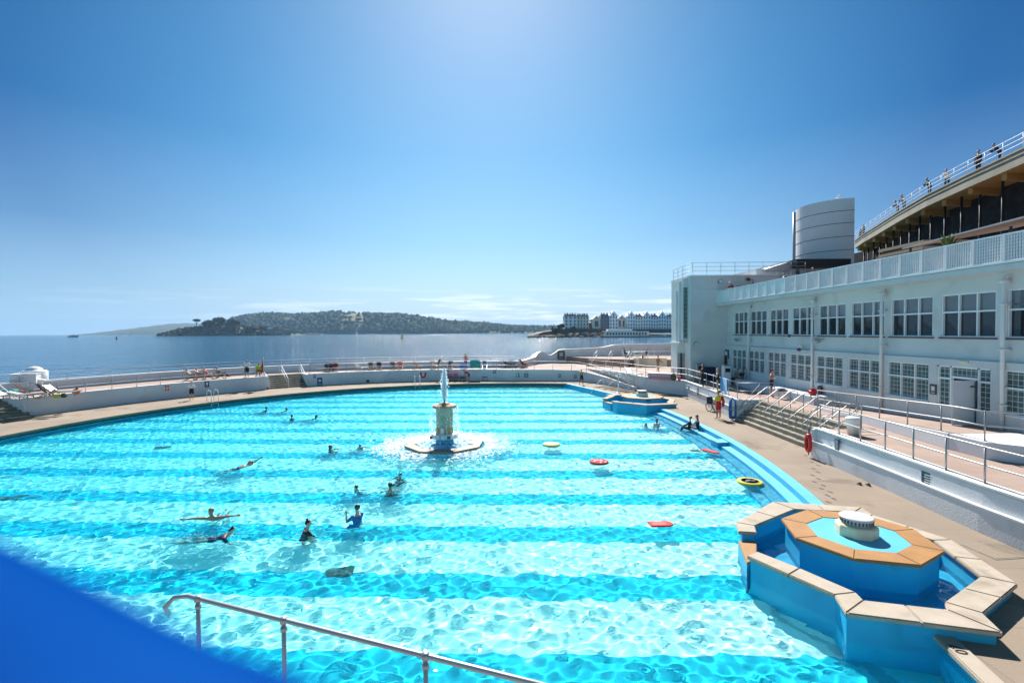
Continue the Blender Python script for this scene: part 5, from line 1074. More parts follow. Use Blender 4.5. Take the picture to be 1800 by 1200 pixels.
# rescue equipment
x, y = 12.86, 20.86; r_ = thing('lifebuoy', 'red lifebuoy in its holder on the end of the near retaining wall', 'lifebuoy', (x, y, .5))
b = MB()
for s_ in range(1): 
    ring = [(x-.08, y-.05+.15*math.cos(a), .62+.34*math.sin(a)) for a in np.linspace(0, 2*PI, 25)]; b.tube(ring, .075, 10, caps=False)
b.build('ring', M['red'], r_, True); b = MB(); b.tube([(x-.03, y, .1), (x-.03, y, 1.25)], .025, 8); b.build('holder_post', M['dgrey'], r_); b = MB(); b.box((x-.02, y-.05, .62), (.03, .3, .5)); b.build('back_plate', M['white'], r_)
b = MB(); b.tube([(x-.0, y-.12, .85), (x-.0, y-.2, .5), (x, y-.12, .25)], .03, 6); b.build('throw_line', M['white'], r_)
x, y = G(1288, 738, 0); r_ = thing('rescue_board', 'blue and white rescue board standing against the far wall end', 'board', (x, y, 0)); b = MB(); pr_ = [(0.0, .02), (.2, .1), (.24, .7), (.18, 1.2), (0.0, 1.4)]
b.add([(x-k_, y, z_) for k_, z_ in pr_]+[(x+k_, y, z_) for k_, z_ in pr_[::-1]]+[(x-k_, y+.1, z_+.0) for k_, z_ in pr_]+[(x+k_, y+.1, z_) for k_, z_ in pr_[::-1]], [tuple(range(10)), tuple(range(19, 9, -1))]+[(i, (i+1) % 10, (i+1) % 10+10, i+10) for i in range(10)]); b.build('board', M['blue'], r_, bevel=.02)
MB().box((x+.02, y-.02, .75), (.14, .03, 1.0)).build('stripe', M['steelw'], r_); MB().box((x+.3, y+.1, .6), (.25, .08, 1.1)).build('white_board', wcl, r_, bevel=.03)
def surfN(u, v, rf=Rw, z=.6):                        # point on the curved wall face hit by a photo pixel
    best = None
    for a in np.linspace(86, 200, 2281):
        x, y = cp(a, rf(a)); d = ray(u, v); e_ = abs(x/y-d[0]/d[1])
        if best is None or e_ < best[0]: best = (e_, a, x, y)
    _, a, x, y = best; return a, AY(u, v, y)
def sign(label, p, n_ang, w_, h_, m, kind='text', X='sign', group=None, m2=None):
    p = Vector(p); n = Vector((math.cos(n_ang), math.sin(n_ang), 0)); s_ = Vector((-n.y, n.x, 0)); r_ = thing('wall_sign', label, X, p, group); m2 = m2 or M['white']
    q = Matrix((s_, -n, Vector((0, 0, 1)))).transposed()
    MB().box(p+n*.015, (w_, .03, h_), M=q).build('panel', m, r_, bevel=.004)
    c_ = lambda a, z_: p+n*.032+s_*a+Vector((0, 0, z_)); b = MB()
    if kind == 'text':
        for i in range(7): b.box(c_(0, h_*(.36-.12*i)), (w_*(.5 if i == 0 else random.uniform(.45, .72)), .006, h_*.05), M=q)
    elif kind == 'badge':
        vs = [c_(w_*.28*math.cos(a), h_*.1+w_*.28*math.sin(a)) for a in np.linspace(0, 2*PI, 17)[:-1]]; b.add(vs, [tuple(range(16))]); b.box(c_(0, -h_*.36), (w_*.6, .006, h_*.1), M=q)
    elif kind == 'grid':
        for i in (-1, 1):
            for j in (-1, 1): b.box(c_(i*w_*.22, j*h_*.22), (w_*.3, .006, h_*.3), M=q)
    elif kind == 'inset': b.box(c_(0, h_*.08), (w_*.5, .006, h_*.45), M=q); b.box(c_(0, -h_*.34), (w_*.6, .006, h_*.07), M=q)
    b.build('lettering', m2, r_); return r_
def csign(label, u, v, w_, h_, m, kind='text', m2=None):
    a, p = surfN(u, v); n = (a+180)*PI/180; p = Vector(p)+Vector((math.cos(n), math.sin(n), 0))*.01; return sign(label, p, n, w_, h_, m, kind, 'sign', None, m2)
csign('white sign with red pictograms on the left retaining wall', 293, 682, .42, .6, M['white'], 'grid', M['red']); csign('small navy pictogram sign beside the left pool ladder', 363.5, 675, .36, .55, M['navy'], 'inset')
csign('small navy sign right of the sea side steps', 553, 661, .22, .4, M['navy'], 'inset'); csign('large blue notice with white roundel right of the sea side steps', 562, 670, .5, .8, plain('notice_blue', (.02, .10, .25), .5), 'badge'); csign('small dark green square plate low on the far wall', 646.5, 669.5, .3, .28, plain('dark_green_plate', (.01, .06, .03), .6), 'none')
csign('navy sign on the wall right of the bending woman', 869.5, 653, .28, .42, M['navy'], 'inset')
for u, v, l_, k_ in ((909.5, 659.5, 'teal safety sign with white badge at the ramp wall corner', 'badge'), (925, 659.5, 'teal safety sign with white text on the ramp wall', 'text')): sign(l_, AY(u, v, 54.04), -PI/2, .46, .46, plain('teal_sign', (.02, .12, .15), .5), k_)
for u, v, l_ in ((984, 660, 'small navy sign in the middle of the ramp wall'), (1011, 661.5, 'small navy sign near the right end of the ramp wall')): sign(l_, AY(u, v, 53.55), -PI/2, .26, .38, M['navy'], 'inset')
sign('white sign with red marks on the terrace wall beside the far fountain', AY(1182, 674, 42.7), R(-125), .45, .6, M['white'], 'grid', m2=M['red'])
sign('small grey navy sign on the terrace wall left of the lifeguard', AX(1227, 688, 14.22), PI, .32, .55, plain('slate_sign', (.06, .09, .14), .5), 'inset')
sign('faint grey pictogram sign on the terrace wall', AX(1211, 682, 14.38), PI, .4, .5, plain('pale_sign', (.5, .55, .62), .5), 'grid', m2=M['grey'])
r_ = sign('small navy sign near the end of the near retaining wall', AX(1472, 781, 12.94), PI, .26, .42, M['navy'], 'text'); 
sign('round light blue sticker sign on the near retaining wall', AX(1501.5, 795.5, 12.94), PI, .02, .02, M['steelw'], 'none')
p = Vector(AX(1501.5, 795.5, 12.93)); o = bpy.data.objects[r_.name]
rr = [t_ for t_ in bpy.data.objects if t_.get('label', '').startswith('round light blue')][0]
b = MB(); b.lathe([(.19, 0), (.19, .02)], (0, 0, 0), 24); q_ = b.build('disc', plain('sky_blue_sticker', (.05, .45, .75), .4), rr); q_.rotation_euler = (0, R(-90), 0)
b = MB(); b.lathe([(.11, 0), (.11, .025)], (0, 0, 0), 20); q_ = b.build('emblem', M['steelw'], rr); q_.rotation_euler = (0, R(-90), 0)
b = MB(); b.lathe([(.07, 0), (.07, .03)], (0, 0, 0), 20); q_ = b.build('emblem_centre', plain('sky_blue_sticker', (.05, .45, .75), .4), rr); q_.rotation_euler = (0, R(-90), 0)
sign('dark teal notice board with white text on the near retaining wall', AX(1633, 848, 12.84), PI, .5, .62, plain('dark_teal_notice', (.012, .075, .10), .5), 'text')
sign('grey framed square sign on the pier beside the open door', AX(1641, 684, LX-.005), PI, .34, .44, M['dgrey'], 'inset')
sign('dark blue framed notice on the facade by the tower corner', AX(1277, 622, FX-.2), PI, .9, .75, M['navy'], 'inset')
sign('black screen notice below the dark blue notice by the tower corner', AX(1274, 634, FX-.22), PI, .8, 1.0, M['black'], 'none')
a_, p_ = 0, AY(986.5, 624, 66.05); sign('large dark framed board on the wave wall', p_, -PI/2, .95, 1.2, M['dgrey'], 'inset', m2=M['grey'])
# horseshoe lifebuoy on the far wall
a, p = surfN(744, 659); p = Vector(p)+Vector((0, -.08, 0)); r_ = thing('horseshoe_buoy', 'red horseshoe lifebuoy hanging on the far wall left of the jet', 'lifebuoy', p)
b = MB(); b.tube([p+Vector((-.24, 0, .3)), p+Vector((-.25, 0, 0)), p+Vector((-.15, 0, -.2)), p+Vector((0, 0, -.26)), p+Vector((.15, 0, -.2)), p+Vector((.25, 0, 0)), p+Vector((.24, 0, .3))], .085, 10); b.build('buoy', M['red'], r_, True); MB().box(p+Vector((0, .06, -.05)), (.5, .02, .5)).build('back_plate', M['white'], r_)
# red flag on its pole
x, y = G(458, 664, TZ); r_ = thing('warning_flag', 'red warning flag on a pole by the sea side steps', 'flag', (x, y, TZ)); b = MB(); b.tube([(x+.32, y, TZ), (x+.3, y, TZ+2.0)], .025, 8); b.build('pole', M['steelw'], r_, True)
rows = [[(x+.3+(i/6)*(-.52)*(1-j/9)*(.35+.65*(1-j/8)), y+.05*math.sin(i*1.4+j*.5), TZ+.55+1.4*j/8-.1*(i/6)) for i in range(7)] for j in range(9)]
b = MB(); [b.strip(rows[j], rows[j+1]) for j in range(8)]; [b.strip([(p[0], p[1]+.01, p[2]) for p in rows[j]], [(p[0], p[1]+.01, p[2]) for p in rows[j+1]]) for j in range(8)]; b.build('flag', M['red'], r_, True)
# lifeguard ladder stand
x, y = G(459, 684, 0); r_ = thing('lifeguard_ladder', 'white steel ladder up the wall below the seated lifeguard', 'ladder', (x, y, 0))
for k_ in (-.28, .28): b = MB(); b.tube([(x+k_, y-.25, 0), (x+k_, y+.1, 1.9)], .025, 8); b.build('side_rail', M['steelw'], r_, True)
for i in range(5): z_ = .25+i*.28; MB().bar((x-.28, y-.2+i*.052, z_), (x+.28, y-.2+i*.052, z_), .05, .03).build('rung', M['steelw'], r_)
# wheelchair
x, y = G(1252, 722, 0); r_ = thing('wheelchair', 'black wheelchair standing behind the lifeguard by the wall', 'wheelchair', (0, 0, 0))
for s_ in (-.28, .28):
    b = MB(); b.tube([(s_, .3*math.cos(a), .31+.3*math.sin(a)) for a in np.linspace(0, 2*PI, 25)], .025, 8, caps=False); w_ = b.build('wheel', M['black'], r_, True); b = MB()
    for k_ in range(6): a = k_*PI/6; b.tube([(s_, -.28*math.cos(a), .31-.28*math.sin(a)), (s_, .28*math.cos(a), .31+.28*math.sin(a))], .006, 5)
    b.build('spokes', M['grey'], w_)
    b = MB(); b.tube([(s_, .45+.09*math.cos(a), .1+.09*math.sin(a)) for a in np.linspace(0, 2*PI, 13)], .02, 6, caps=False); b.build('caster', M['black'], r_, True)
    b = MB(); b.tube([(s_*.85, -.35, .95), (s_*.85, -.25, .9), (s_*.85, -.22, .5), (s_*.85, .3, .48), (s_*.85, .5, .15)], .02, 6); b.tube([(s_*.9, -.22, .7), (s_*.9, .2, .7), (s_*.9, .22, .48)], .02, 6); b.build('frame', M['dgrey'], r_, True)
MB().bx(-.23, .23, -.22, .25, .46, .5).build('seat', M['black'], r_, bevel=.01); MB().bx(-.23, .23, -.26, -.22, .5, .95).build('backrest', M['black'], r_, bevel=.01); place(r_, (x, y, 0), R(200))
# towels on rails
def towel(label, p0, p1, drop, m, name='hanging_towel'):
    p0, p1 = Vector(p0), Vector(p1); r_ = None; b = MB(); n = 8; d = (p1-p0).normalized(); s_ = Vector((-d.y, d.x, 0))
    for sg, dr_ in ((1, drop), (-1, drop*.8)):
        rows = [[p0.lerp(p1, i/n)+s_*sg*(.035+.02*math.sin(i*1.7+j*.6)*j/5)+Vector((0, 0, .03-dr_*j/5*(1+.06*math.sin(i)))) for i in range(n+1)] for j in range(6)]
        for j in range(5): b.strip(rows[j], rows[j+1])
    rows = [[p0.lerp(p1, i/n)+s_*.035*math.cos(t_)+Vector((0, 0, .03+.015*math.sin(t_))) for i in range(n+1)] for t_ in np.linspace(0, PI, 4)]
    for j in range(3): b.strip(rows[j], rows[j+1])
    return tag(b.build(name, m, None, True, origin=(p0+p1)/2), label, 'towel')
zz = TZ+1.08; fy = lambda y: 13.95+.5*(y-29.9)/5.1 if y < 35 else 14.45+.38*(y-35)/5.9
towel('pale blue striped towel hanging on the terrace railing', (fy(31.6), 31.6, zz), (fy(32.9), 32.9, zz), .95, striped('blue_white_stripes', (.15, .36, .68), (.4, .58, .78), 6))
a, p = surfN(835, 646, lambda a: Rw(a)+.16); towel('teal towel hanging on the far terrace railing', (p[0]-.55, p[1], TZ+1.05), (p[0]+.6, p[1], TZ+1.05), .85, tealm)
a, p = surfN(815, 646, lambda a: Rw(a)+.16); towel('bright blue towel hanging on the railing below the standing bather', (p[0]-.45, p[1]+.3, TZ+.75), (p[0]+.35, p[1]+.3, TZ+.75), .6, M['blue'])
# floats on the pool
def ftag(o, l_, c_='pool float'): return tag(o, l_, c_)
def disc(label, u, v, r0, m, name, deco):
    x, y = G(u, v, WZ+.04); r_ = thing(name, label, 'pool float', (x, y, WZ)); b = MB(); b.lathe([(r0*.9, -.02), (r0, .01), (r0, .05), (r0*.93, .075), (0, .075)], (x, y, WZ), 32); b.build('board', m, r_, True); b = MB(); b.lathe([(r0*.97, -.035), (r0*1.01, -.01), (r0*.97, .012)], (x, y, WZ), 32); b.build('rim', M['dgrey'], r_, True); deco(x, y, WZ+.078, r0, r_); return r_
def deco_y(x, y, z, r0, r_):
    b = MB(); pts = [(-.55, -.25), (-.3, .1), (-.05, .35), (.2, .3), (.1, .05), (.35, .1), (.62, .2), (.5, -.05), (.2, -.2), (.0, -.05), (-.25, -.2)]; b.prism([(x+p*r0, y+q*r0) for p, q in pts], z, z+.004); b.build('pattern', M['dgrey'], r_)
    b = MB(); b.lathe([(r0*.72, 0), (r0*.72, .003), (r0*.64, .003), (r0*.64, 0)], (x, y, z), 32); b.build('ring_line', M['dgrey'], r_)
def deco_r(x, y, z, r0, r_):
    for i in range(7):
        b = MB(); a = i*2.4; q = r0*(.25+.55*((i*.37) % 1)); s_ = .055; b.prism([(x+q*math.cos(a)+s_*math.cos(a+k_), y+q*math.sin(a)+s_*math.sin(a+k_)) for k_ in (0, 1.2, 2.4, 3.9, 5)], z, z+.004); b.build('pattern', wcl, r_)
def deco_c(x, y, z, r0, r_):
    b = MB(); b.prism([(x-.5*r0, y-.3*r0), (x+.55*r0, y-.1*r0), (x+.4*r0, y+.35*r0), (x-.35*r0, y+.25*r0)], z, z+.004); b.build('pattern', plain('pale_yellow_foam', (.8, .75, .5), .5), r_)
disc('round yellow float with black pattern near the pool steps', 1318, 846, .46, M['yellow'], 'round_float', deco_y); disc('round red and white patterned float in mid pool', 1053, 811, .42, plain('coral_foam', (.42, .025, .03), .85), 'round_float', deco_r); disc('round cream float right of the centre fountain', 969, 780.5, .45, M['cream'], 'round_float', deco_c)
def board(label, u, v, l_, w_, rz, tilt=0):
    r_ = thing('kick_board', label, 'pool float', (0, 0, 0)); b = MB(); pr_ = [(-l_/2, -w_/2), (l_*.3, -w_/2), (l_*.46, -w_*.3), (l_/2, 0), (l_*.46, w_*.3), (l_*.3, w_/2), (-l_/2, w_/2)]; b.prism(pr_, 0, .045); b.build('board', M['redb'], r_, bevel=.012); b = MB(); b.prism([(p*.6-.05, q*.6) for p, q in pr_], .0455, .047); b.build('print', plain('dark_red_foam', (.5, .015, .02), .5), r_)
    x, y = G(u, v, WZ+.05); place(r_, (x, y, WZ+.012), rz); r_.rotation_euler = (tilt, 0, rz)
board('red rectangular board floating in the near right of the pool', 1162, 919.5, .72, .36, .05); board('small red float near the blue block on the pool steps', 1249, 792, .95, .36, -1.1)
def blob(label, u, v, sx_, sy_, rz, m):
    z = -1.0-.03*0; x, y = G(u, v, -1.15); z = zf((x, y)); b = MB(); cr_, sr_ = math.cos(rz+.25), math.sin(rz+.25); b.prism([(x+sx_*p*cr_-sy_*q*sr_, y+sx_*p*sr_+sy_*q*cr_) for p, q in ((-1, -.8), (-.8, -1), (.8, -1), (1, -.8), (1, .8), (.8, 1), (-.8, 1), (-1, .8))], z+.004, z+.016); o = b.build('drain_cover', m, origin=(x, y, z)); RECV.append(o); tag(o, label, 'drain cover')
drm = mat('dark_drain', (.10, .15, .13), .8, .4, 14, col2=(.03, .05, .045))
blob('large dark drain cover on the pool floor in the foreground', 600, 1037, .34, .26, 0, drm); blob('dark drain cover on the floor at the left of the pool', 285, 808, .38, .3, 0, drm); blob('dark drain patch at the far left edge of the pool floor', 15, 903, .5, .25, 0, drm); blob('small dark patch on the pool floor near the large basin', 1347, 1083, .16, .11, .4, drm); blob('faint dark patch on the pool floor below the red board', 1222, 815, .22, .15, 0, drm)
# hatch in the deck, gull on the drum
x, y = G(1745, 968, 0); r_ = thing('deck_hatch', 'square inspection hatch in the deck beside the near basin', 'hatch', (x, y, 0)); MB().box((x, y, .004), (.85, .85, .012), .1).build('frame', M['stepc'], r_); MB().box((x, y, .012), (.78, .78, .008), .1).build('cover', M['deck'], r_)
def gull(label, p, s_=1):
    x, y, z = p; r_ = thing('gull', label, 'bird', p); b = MB(); b.tube([(x-.22*s_, y, z+.14*s_), (x-.1*s_, y, z+.17*s_), (x+.08*s_, y, z+.21*s_), (x+.17*s_, y, z+.32*s_), (x+.22*s_, y, z+.36*s_), (x+.27*s_, y, z+.36*s_)], .05, 8, rs=[.015*s_, .07*s_, .08*s_, .045*s_, .045*s_, .02*s_]); b.build('body', M['white'], r_, True)
    b = MB(); b.tube([(x+.26*s_, y, z+.36*s_), (x+.34*s_, y, z+.34*s_)], .012*s_, 6); b.build('beak', M['yellow'], r_); b = MB(); b.box((x-.08*s_, y, z+.2*s_), (.3*s_, .13*s_, .05*s_), M=Matrix.Rotation(-.2, 3, 'Y')); b.build('wings', M['grey'], r_, bevel=.02)
    for k_ in (-.03, .03): b = MB(); b.tube([(x, y+k_, z+.14*s_), (x, y+k_, z)], .008*s_, 5); b.build('leg', M['yellow'], r_)
gull('gull standing on top of the round drum', (31.9, 47.5, 18.2), 1.3)

b = MB()
for i in range(15):
    t_ = i/14; u = 1420+38*t_+(5 if i % 2 else -4)+6*math.sin(t_*9); v = 800+82*t_; x, y = G(u, v, 0); n_ = 9; rz = .2
    b.prism([(x+(.05*math.cos(a)*math.cos(rz)-.12*math.sin(a)*math.sin(rz))*random.uniform(.8, 1.15), y+(.05*math.cos(a)*math.sin(rz)+.12*math.sin(a)*math.cos(rz))*random.uniform(.8, 1.15)) for a in np.linspace(0, 2*PI, n_+1)[:-1]], .003, .005)
structure(b.build('wet_footprints', plain('wet_concrete', (.12, .088, .06), .35)), 'stuff', 'trail of wet footprints on the deck below the wide steps')

b = MB()
for (u, v, n_, sp_, du, dv) in ((411, 823, 70, .35, -6, 3), (330, 944, 45, .3, 20, -2), (396, 941, 30, .18, 4, 1), (533, 938, 22, .22, 0, 0), (628, 917, 20, .2, 0, 0), (687, 861, 20, .25, 0, 0), (381, 907, 24, .45, 0, 0), (703, 839, 14, .2, 0, 0), (581, 789, 12, .2, 0, 0), (633, 783, 14, .25, 0, 0), (467, 721, 12, .3, 0, 0), (549, 735, 10, .25, 0, 0), (1155, 749, 12, .25, 0, 0), (1136, 747, 8, .2, 0, 0)):
    for k in range(n_):
        x, y = G(u+du*random.random()*2, v+dv*random.random(), WZ); a = random.uniform(0, 2*PI); q = sp_*random.uniform(.4, 1.25); r_ = random.uniform(.008, .035); rz = random.uniform(0, 3)
        b.add([(x+q*math.cos(a)+r_*(w_[0]*math.cos(rz)-.6*w_[1]*math.sin(rz)), y+q*.8*math.sin(a)+r_*(w_[0]*math.sin(rz)+.6*w_[1]*math.cos(rz)), WZ+.012+w_[2]*r_) for w_ in oc_[0]], oc_[1])
structure(b.build('splashes', spray, origin=(-5, 18, WZ)), 'stuff', 'small white splashes on the water around the swimmers')
# ================================================================== PEOPLE
SK = [mat('skin_light', (.60, .36, .27), .55, .06, 6), mat('skin_tan', (.42, .22, .14), .5, .08, 6), mat('skin_brown', (.22, .115, .07), .5, .08, 6), mat('skin_red', (.50, .21, .14), .5, .08, 6)]
HR = [mat('hair_dark', (.018, .013, .011), .5, .2, 20), mat('hair_brown', (.07, .04, .022), .5, .2, 20), mat('hair_grey', (.26, .25, .24), .6, .1, 20), mat('hair_fair', (.30, .19, .09), .5, .2, 20)]
CL = dict(black=plain('black_cloth', (.014, .014, .017), .8), navy=plain('navy_cloth', (.012, .018, .06), .8), white=wcl, blue=plain('royal_blue_cloth', (.02, .13, .36), .8), grey=plain('grey_cloth', (.22, .22, .23), .9), lilac=plain('lilac_swim', (.48, .42, .62), .7), yellow=plain('lifeguard_yellow', (.78, .62, .03), .8), red=plain('lifeguard_red', (.62, .03, .025), .8), magenta=plain('magenta_cloth', (.38, .03, .12), .8), pink=M['pink'], hiv=plain('hi_vis_yellow', (.55, .62, .04), .8), khaki=plain('khaki_cloth', (.22, .16, .09), .9), teal=tealm, maroon=plain('maroon_cloth', (.18, .025, .05), .8), orange=orange)
PEOPLE = []
def V3(*a): return Vector(a)
def person(label, H, at, rz, pose, skin=0, clothes=(), hair=(0, 'short'), pelvis=None, child=False, group=None, hat=None, fingers=True, rx=0):
    P = dict(t=(0, 0, 1), head=None, aL=((-.2, 0, -1), (-.08, .15, -1)), aR=((.2, 0, -1), (.08, .15, -1)), lL=((-.05, 0, -1), (-.01, -.04, -1)), lR=((.05, 0, -1), (.01, -.04, -1))); P.update(pose)
    n = lambda v: Vector(v).normalized()
    t = n(P['t']); r = V3(1, 0, 0); 
    if 'r' in P: r = n(P['r'])
    fw = t.cross(r).normalized(); fw = -fw if fw.dot(V3(0, 1, 0)) < 0 and abs(t.z) > .5 else fw     # chest normal
    if abs(t.z) <= .5: fw = r.cross(t).normalized()
    hs = 1.12 if child else 1.0
    pel = V3(0, 0, 0); che = pel+t*.20*H; neck = pel+t*.285*H; hd = n(P['head']) if P['head'] else n(t*.6+V3(0, 0, .4)); head = neck+hd*.115*H*hs
    sw = .102*H; J = {}
    for s_, k in ((-1, 'L'), (1, 'R')):
        sh = pel+t*.262*H+r*s_*sw; u_, f_ = n(P['a'+k][0]), n(P['a'+k][1]); el = sh+u_*.168*H; wr = el+f_*.15*H; J['a'+k] = (sh, el, wr, f_)
        hp = pel+r*s_*.052*H-t*.01*H; th, sn = n(P['l'+k][0]), n(P['l'+k][1]); kn = hp+th*.245*H; an = kn+sn*.235*H; fd = P.get('foot', None); fd = n(fd) if fd else n(V3(s_*.15, 1, -.12)-sn*sn.dot(V3(0, 1, 0))*.6); toe = an+sn*.03*H+fd*.10*H; J['l'+k] = (hp, kn, an, toe)
    def cap(b, p, q, r0, r1):
        b.ico(p, r0, 2); b.ico(q, r1, 2); b.tube([p, q], 0, 10, rs=[r0, r1])
    def ell(b, stations):
        n_ = 12; vs = []
        for c_, w_, d_ in stations: vs += [c_+r*w_*H*math.cos(2*PI*i/n_)+fw*d_*H*math.sin(2*PI*i/n_) for i in range(n_)]
        N_ = len(stations); b.add(vs, [(i*n_+k, i*n_+(k+1) % n_, (i+1)*n_+(k+1) % n_, (i+1)*n_+k) for i in range(N_-1) for k in range(n_)]+[tuple(range(n_-1, -1, -1)), tuple((N_-1)*n_+k for k in range(n_))])
    TS = [(-.045, .070, .052), (-.01, .094, .066), (.05, .088, .060), (.10, .078, .053), (.17, .092, .062), (.225, .100, .060), (.262, .098, .046), (.285, .045, .036)]
    def seg(b, name, d):
        if name == 'torso': ell(b, [(pel+t*a*H, w_+d/H, dd_+d/H) for a, w_, dd_ in TS[:7]])
        elif name == 'swim': ell(b, [(pel+t*a*H, w_+d/H, dd_+d/H) for a, w_, dd_ in TS[:6]])
        elif name == 'hips': ell(b, [(pel+t*a*H, w_+d/H, dd_+d/H) for a, w_, dd_ in TS[:4]])
        elif name[:4] == 'uarm': sh, el, wr, _ = J['a'+name[4]]; cap(b, sh, sh.lerp(el, .75), .030*H+d, .024*H+d)
        elif name[:4] == 'farm': sh, el, wr, _ = J['a'+name[4]]; cap(b, sh, el, .028*H+d, .023*H+d); cap(b, el, el.lerp(wr, .92), .023*H+d, .016*H+d)
        elif name[:5] == 'thigh': hp, kn, an, _ = J['l'+name[5]]; cap(b, hp, hp.lerp(kn, .72), .046*H+d, .036*H+d)
        elif name[:4] == 'shin': hp, kn, an, _ = J['l'+name[4]]; cap(b, hp, kn, .046*H+d, .033*H+d); cap(b, kn, kn.lerp(an, .93), .032*H+d, .022*H+d)
    b = MB(); ell(b, [(pel+t*a*H, w_, dd_) for a, w_, dd_ in TS]); cap(b, neck-t*.01*H, neck.lerp(head, .5), .034*H, .030*H)
    side = r; hf = hd.cross(side); hf = (side.cross(hd) if side.cross(hd).dot(fw) > 0 else hd.cross(side)).normalized()
    if 'look' in P: hf = n(P['look'])
    hr = .046*H*hs
    q = Matrix((hf.cross(hd).normalized(), hf, hd)).transposed()
    def hell(b, c_, rx_, ry_, rz_, sub=2):
        vs, fs = ICO[sub]; b.add([c_+q @ V3(v[0]*rx_, v[1]*ry_, v[2]*rz_) for v in vs], fs)
    hell(b, head+hd*.012*H, hr*.95, hr*1.12, hr*1.15); hell(b, head-hd*.025*H+hf*.012*H, hr*.72, hr*.85, hr*.85)
    nose = head+hf*hr*1.1-hd*.002*H; cap(b, nose+hd*.012*H-hf*.006*H, nose-hd*.006*H+hf*.004*H, .007*H, .010*H)
    for s_ in (-1, 1): hell(b, head+q @ V3(s_*hr*.95, -hr*.05, 0), .006*H, .012*H, .018*H, 1)
    for k in 'LR':
        sh, el, wr, f_ = J['a'+k]; cap(b, sh, el, .029*H, .023*H); cap(b, el, wr, .0235*H, .0145*H); cap(b, wr, wr+f_*.04*H, .015*H, .018*H)
        hp, kn, an, toe = J['l'+k]; cap(b, hp, kn, .047*H, .032*H); cap(b, kn, kn.lerp(an, .35), .031*H, .032*H); cap(b, kn.lerp(an, .35), an, .032*H, .019*H); cap(b, an, an.lerp(toe, .3)+V3(0, 0, -.004*H), .021*H, .02*H); cap(b, an, toe, .02*H, .014*H)
    root = thing('person', label, 'person', (0, 0, 0), group)
    body = b.build('body', SK[skin], root, True)
    vs_ = max(.013, .0105*H); md = body.modifiers.new('remesh', 'REMESH'); md.mode = 'VOXEL'; md.voxel_size = vs_; md.use_smooth_shade = True
    sm_ = body.modifiers.new('smooth', 'SMOOTH'); sm_.factor = .5; sm_.iterations = 3
    fb = MB()
    if fingers:
        for k in 'LR':
            sh, el, wr, f_ = J['a'+k]; a_ = f_.cross(V3(0, 0, 1)); a_ = a_.normalized() if a_.length > .2 else r.copy(); c_ = a_.cross(f_).normalized(); ax = fw-f_*fw.dot(f_); ax = ax.normalized() if ax.length > .1 else a_; nn = f_.cross(ax).normalized()
            for i, (o_, l_) in enumerate(((-.014, .036), (-.005, .043), (.004, .041), (.013, .033))):
                p0 = wr+f_*.045*H+ax*o_*H; fb.tube([p0, p0+f_*l_*.55*H+nn*.003*H, p0+f_*l_*.95*H+nn*.012*H], 0, 6, rs=[.0052*H, .0048*H, .0036*H])
            p0 = wr+f_*.02*H-ax*.014*H; fb.tube([p0, p0-ax*.014*H+f_*.018*H, p0-ax*.016*H+f_*.036*H], 0, 6, rs=[.006*H, .0055*H, .004*H])
    PEOPLE.append((body, fb, root))
    for nm, segs, m, d in clothes:
        b = MB(); [seg(b, s_, d*H) for s_ in segs]; o = b.build(nm, CL[m], root, True); md = o.modifiers.new('remesh', 'REMESH'); md.mode = 'VOXEL'; md.voxel_size = vs_*1.15; md.use_smooth_shade = True; sm_ = o.modifiers.new('smooth', 'SMOOTH'); sm_.factor = .5; sm_.iterations = 2
        PEOPLE.append((o, None, root))
    hc_, st = hair; b = MB()
    if st != 'none':
        hell(b, head+hd*.020*H-hf*.012*H, hr*1.04, hr*1.10, hr*1.12)
        if st == 'bun': hell(b, head+hd*.075*H-hf*.03*H, hr*.5, hr*.5, hr*.5)
        if st in ('long', 'bob', 'pony'):
            L_ = {'long': .16, 'bob': .07, 'pony': .13}[st]*H; w_ = .9 if st != 'pony' else .4
            for j in range(6): hell(b, head-hf*hr*(.75+.02*j)-(hd*.4+V3(0, 0, .6))*L_*j/5, hr*w_*(1-.05*j), hr*.5, hr*.5, 1)
    if hat: hell(b, head+hd*.028*H, hr*1.12, hr*1.2, hr*.95); hell(b, head+hd*.03*H+hf*hr*.9, hr*.8, hr*.9, hr*.12)
    if b.v: o = b.build('hair' if not hat else 'hat', HR[hc_] if not hat else hat, root, True)
    foot = min(J['lL'][3].z, J['lR'][3].z, J['lL'][2].z-.035*H, J['lR'][2].z-.035*H)-.014*H
    z = at[2]-foot if pelvis is None else pelvis
    root.location = (at[0], at[1], z); root.rotation_euler = (rx, 0, rz); return root
def finish_people():
    bpy.context.view_layer.update(); dg = bpy.context.evaluated_depsgraph_get(); new = []
    for o, fb, root in PEOPLE: new.append(bpy.data.meshes.new_from_object(o.evaluated_get(dg)))
    for (o, fb, root), me in zip(PEOPLE, new):
        o.modifiers.clear(); m = o.data.materials[0]; o.data = me
        if fb is not None and fb.v:
            bm = bmesh.new(); bm.from_mesh(me); base = len(bm.verts); vs = [bm.verts.new(v) for v in fb.v]
            for f in fb.f: bm.faces.new([vs[i] for i in f])
            bm.to_mesh(me); bm.free()
        me.materials.clear(); me.materials.append(m); me.polygons.foreach_set('use_smooth', [True]*len(me.polygons))
        me.polygons.foreach_set('material_index', [0]*len(me.polygons))
def W(u, v): x, y = G(u, v, WZ); return (x, y, WZ)
UP2 = dict(aL=((-.5, .6, -.5), (.1, .9, .1)), aR=((.5, .6, -.5), (-.1, .9, .1)))
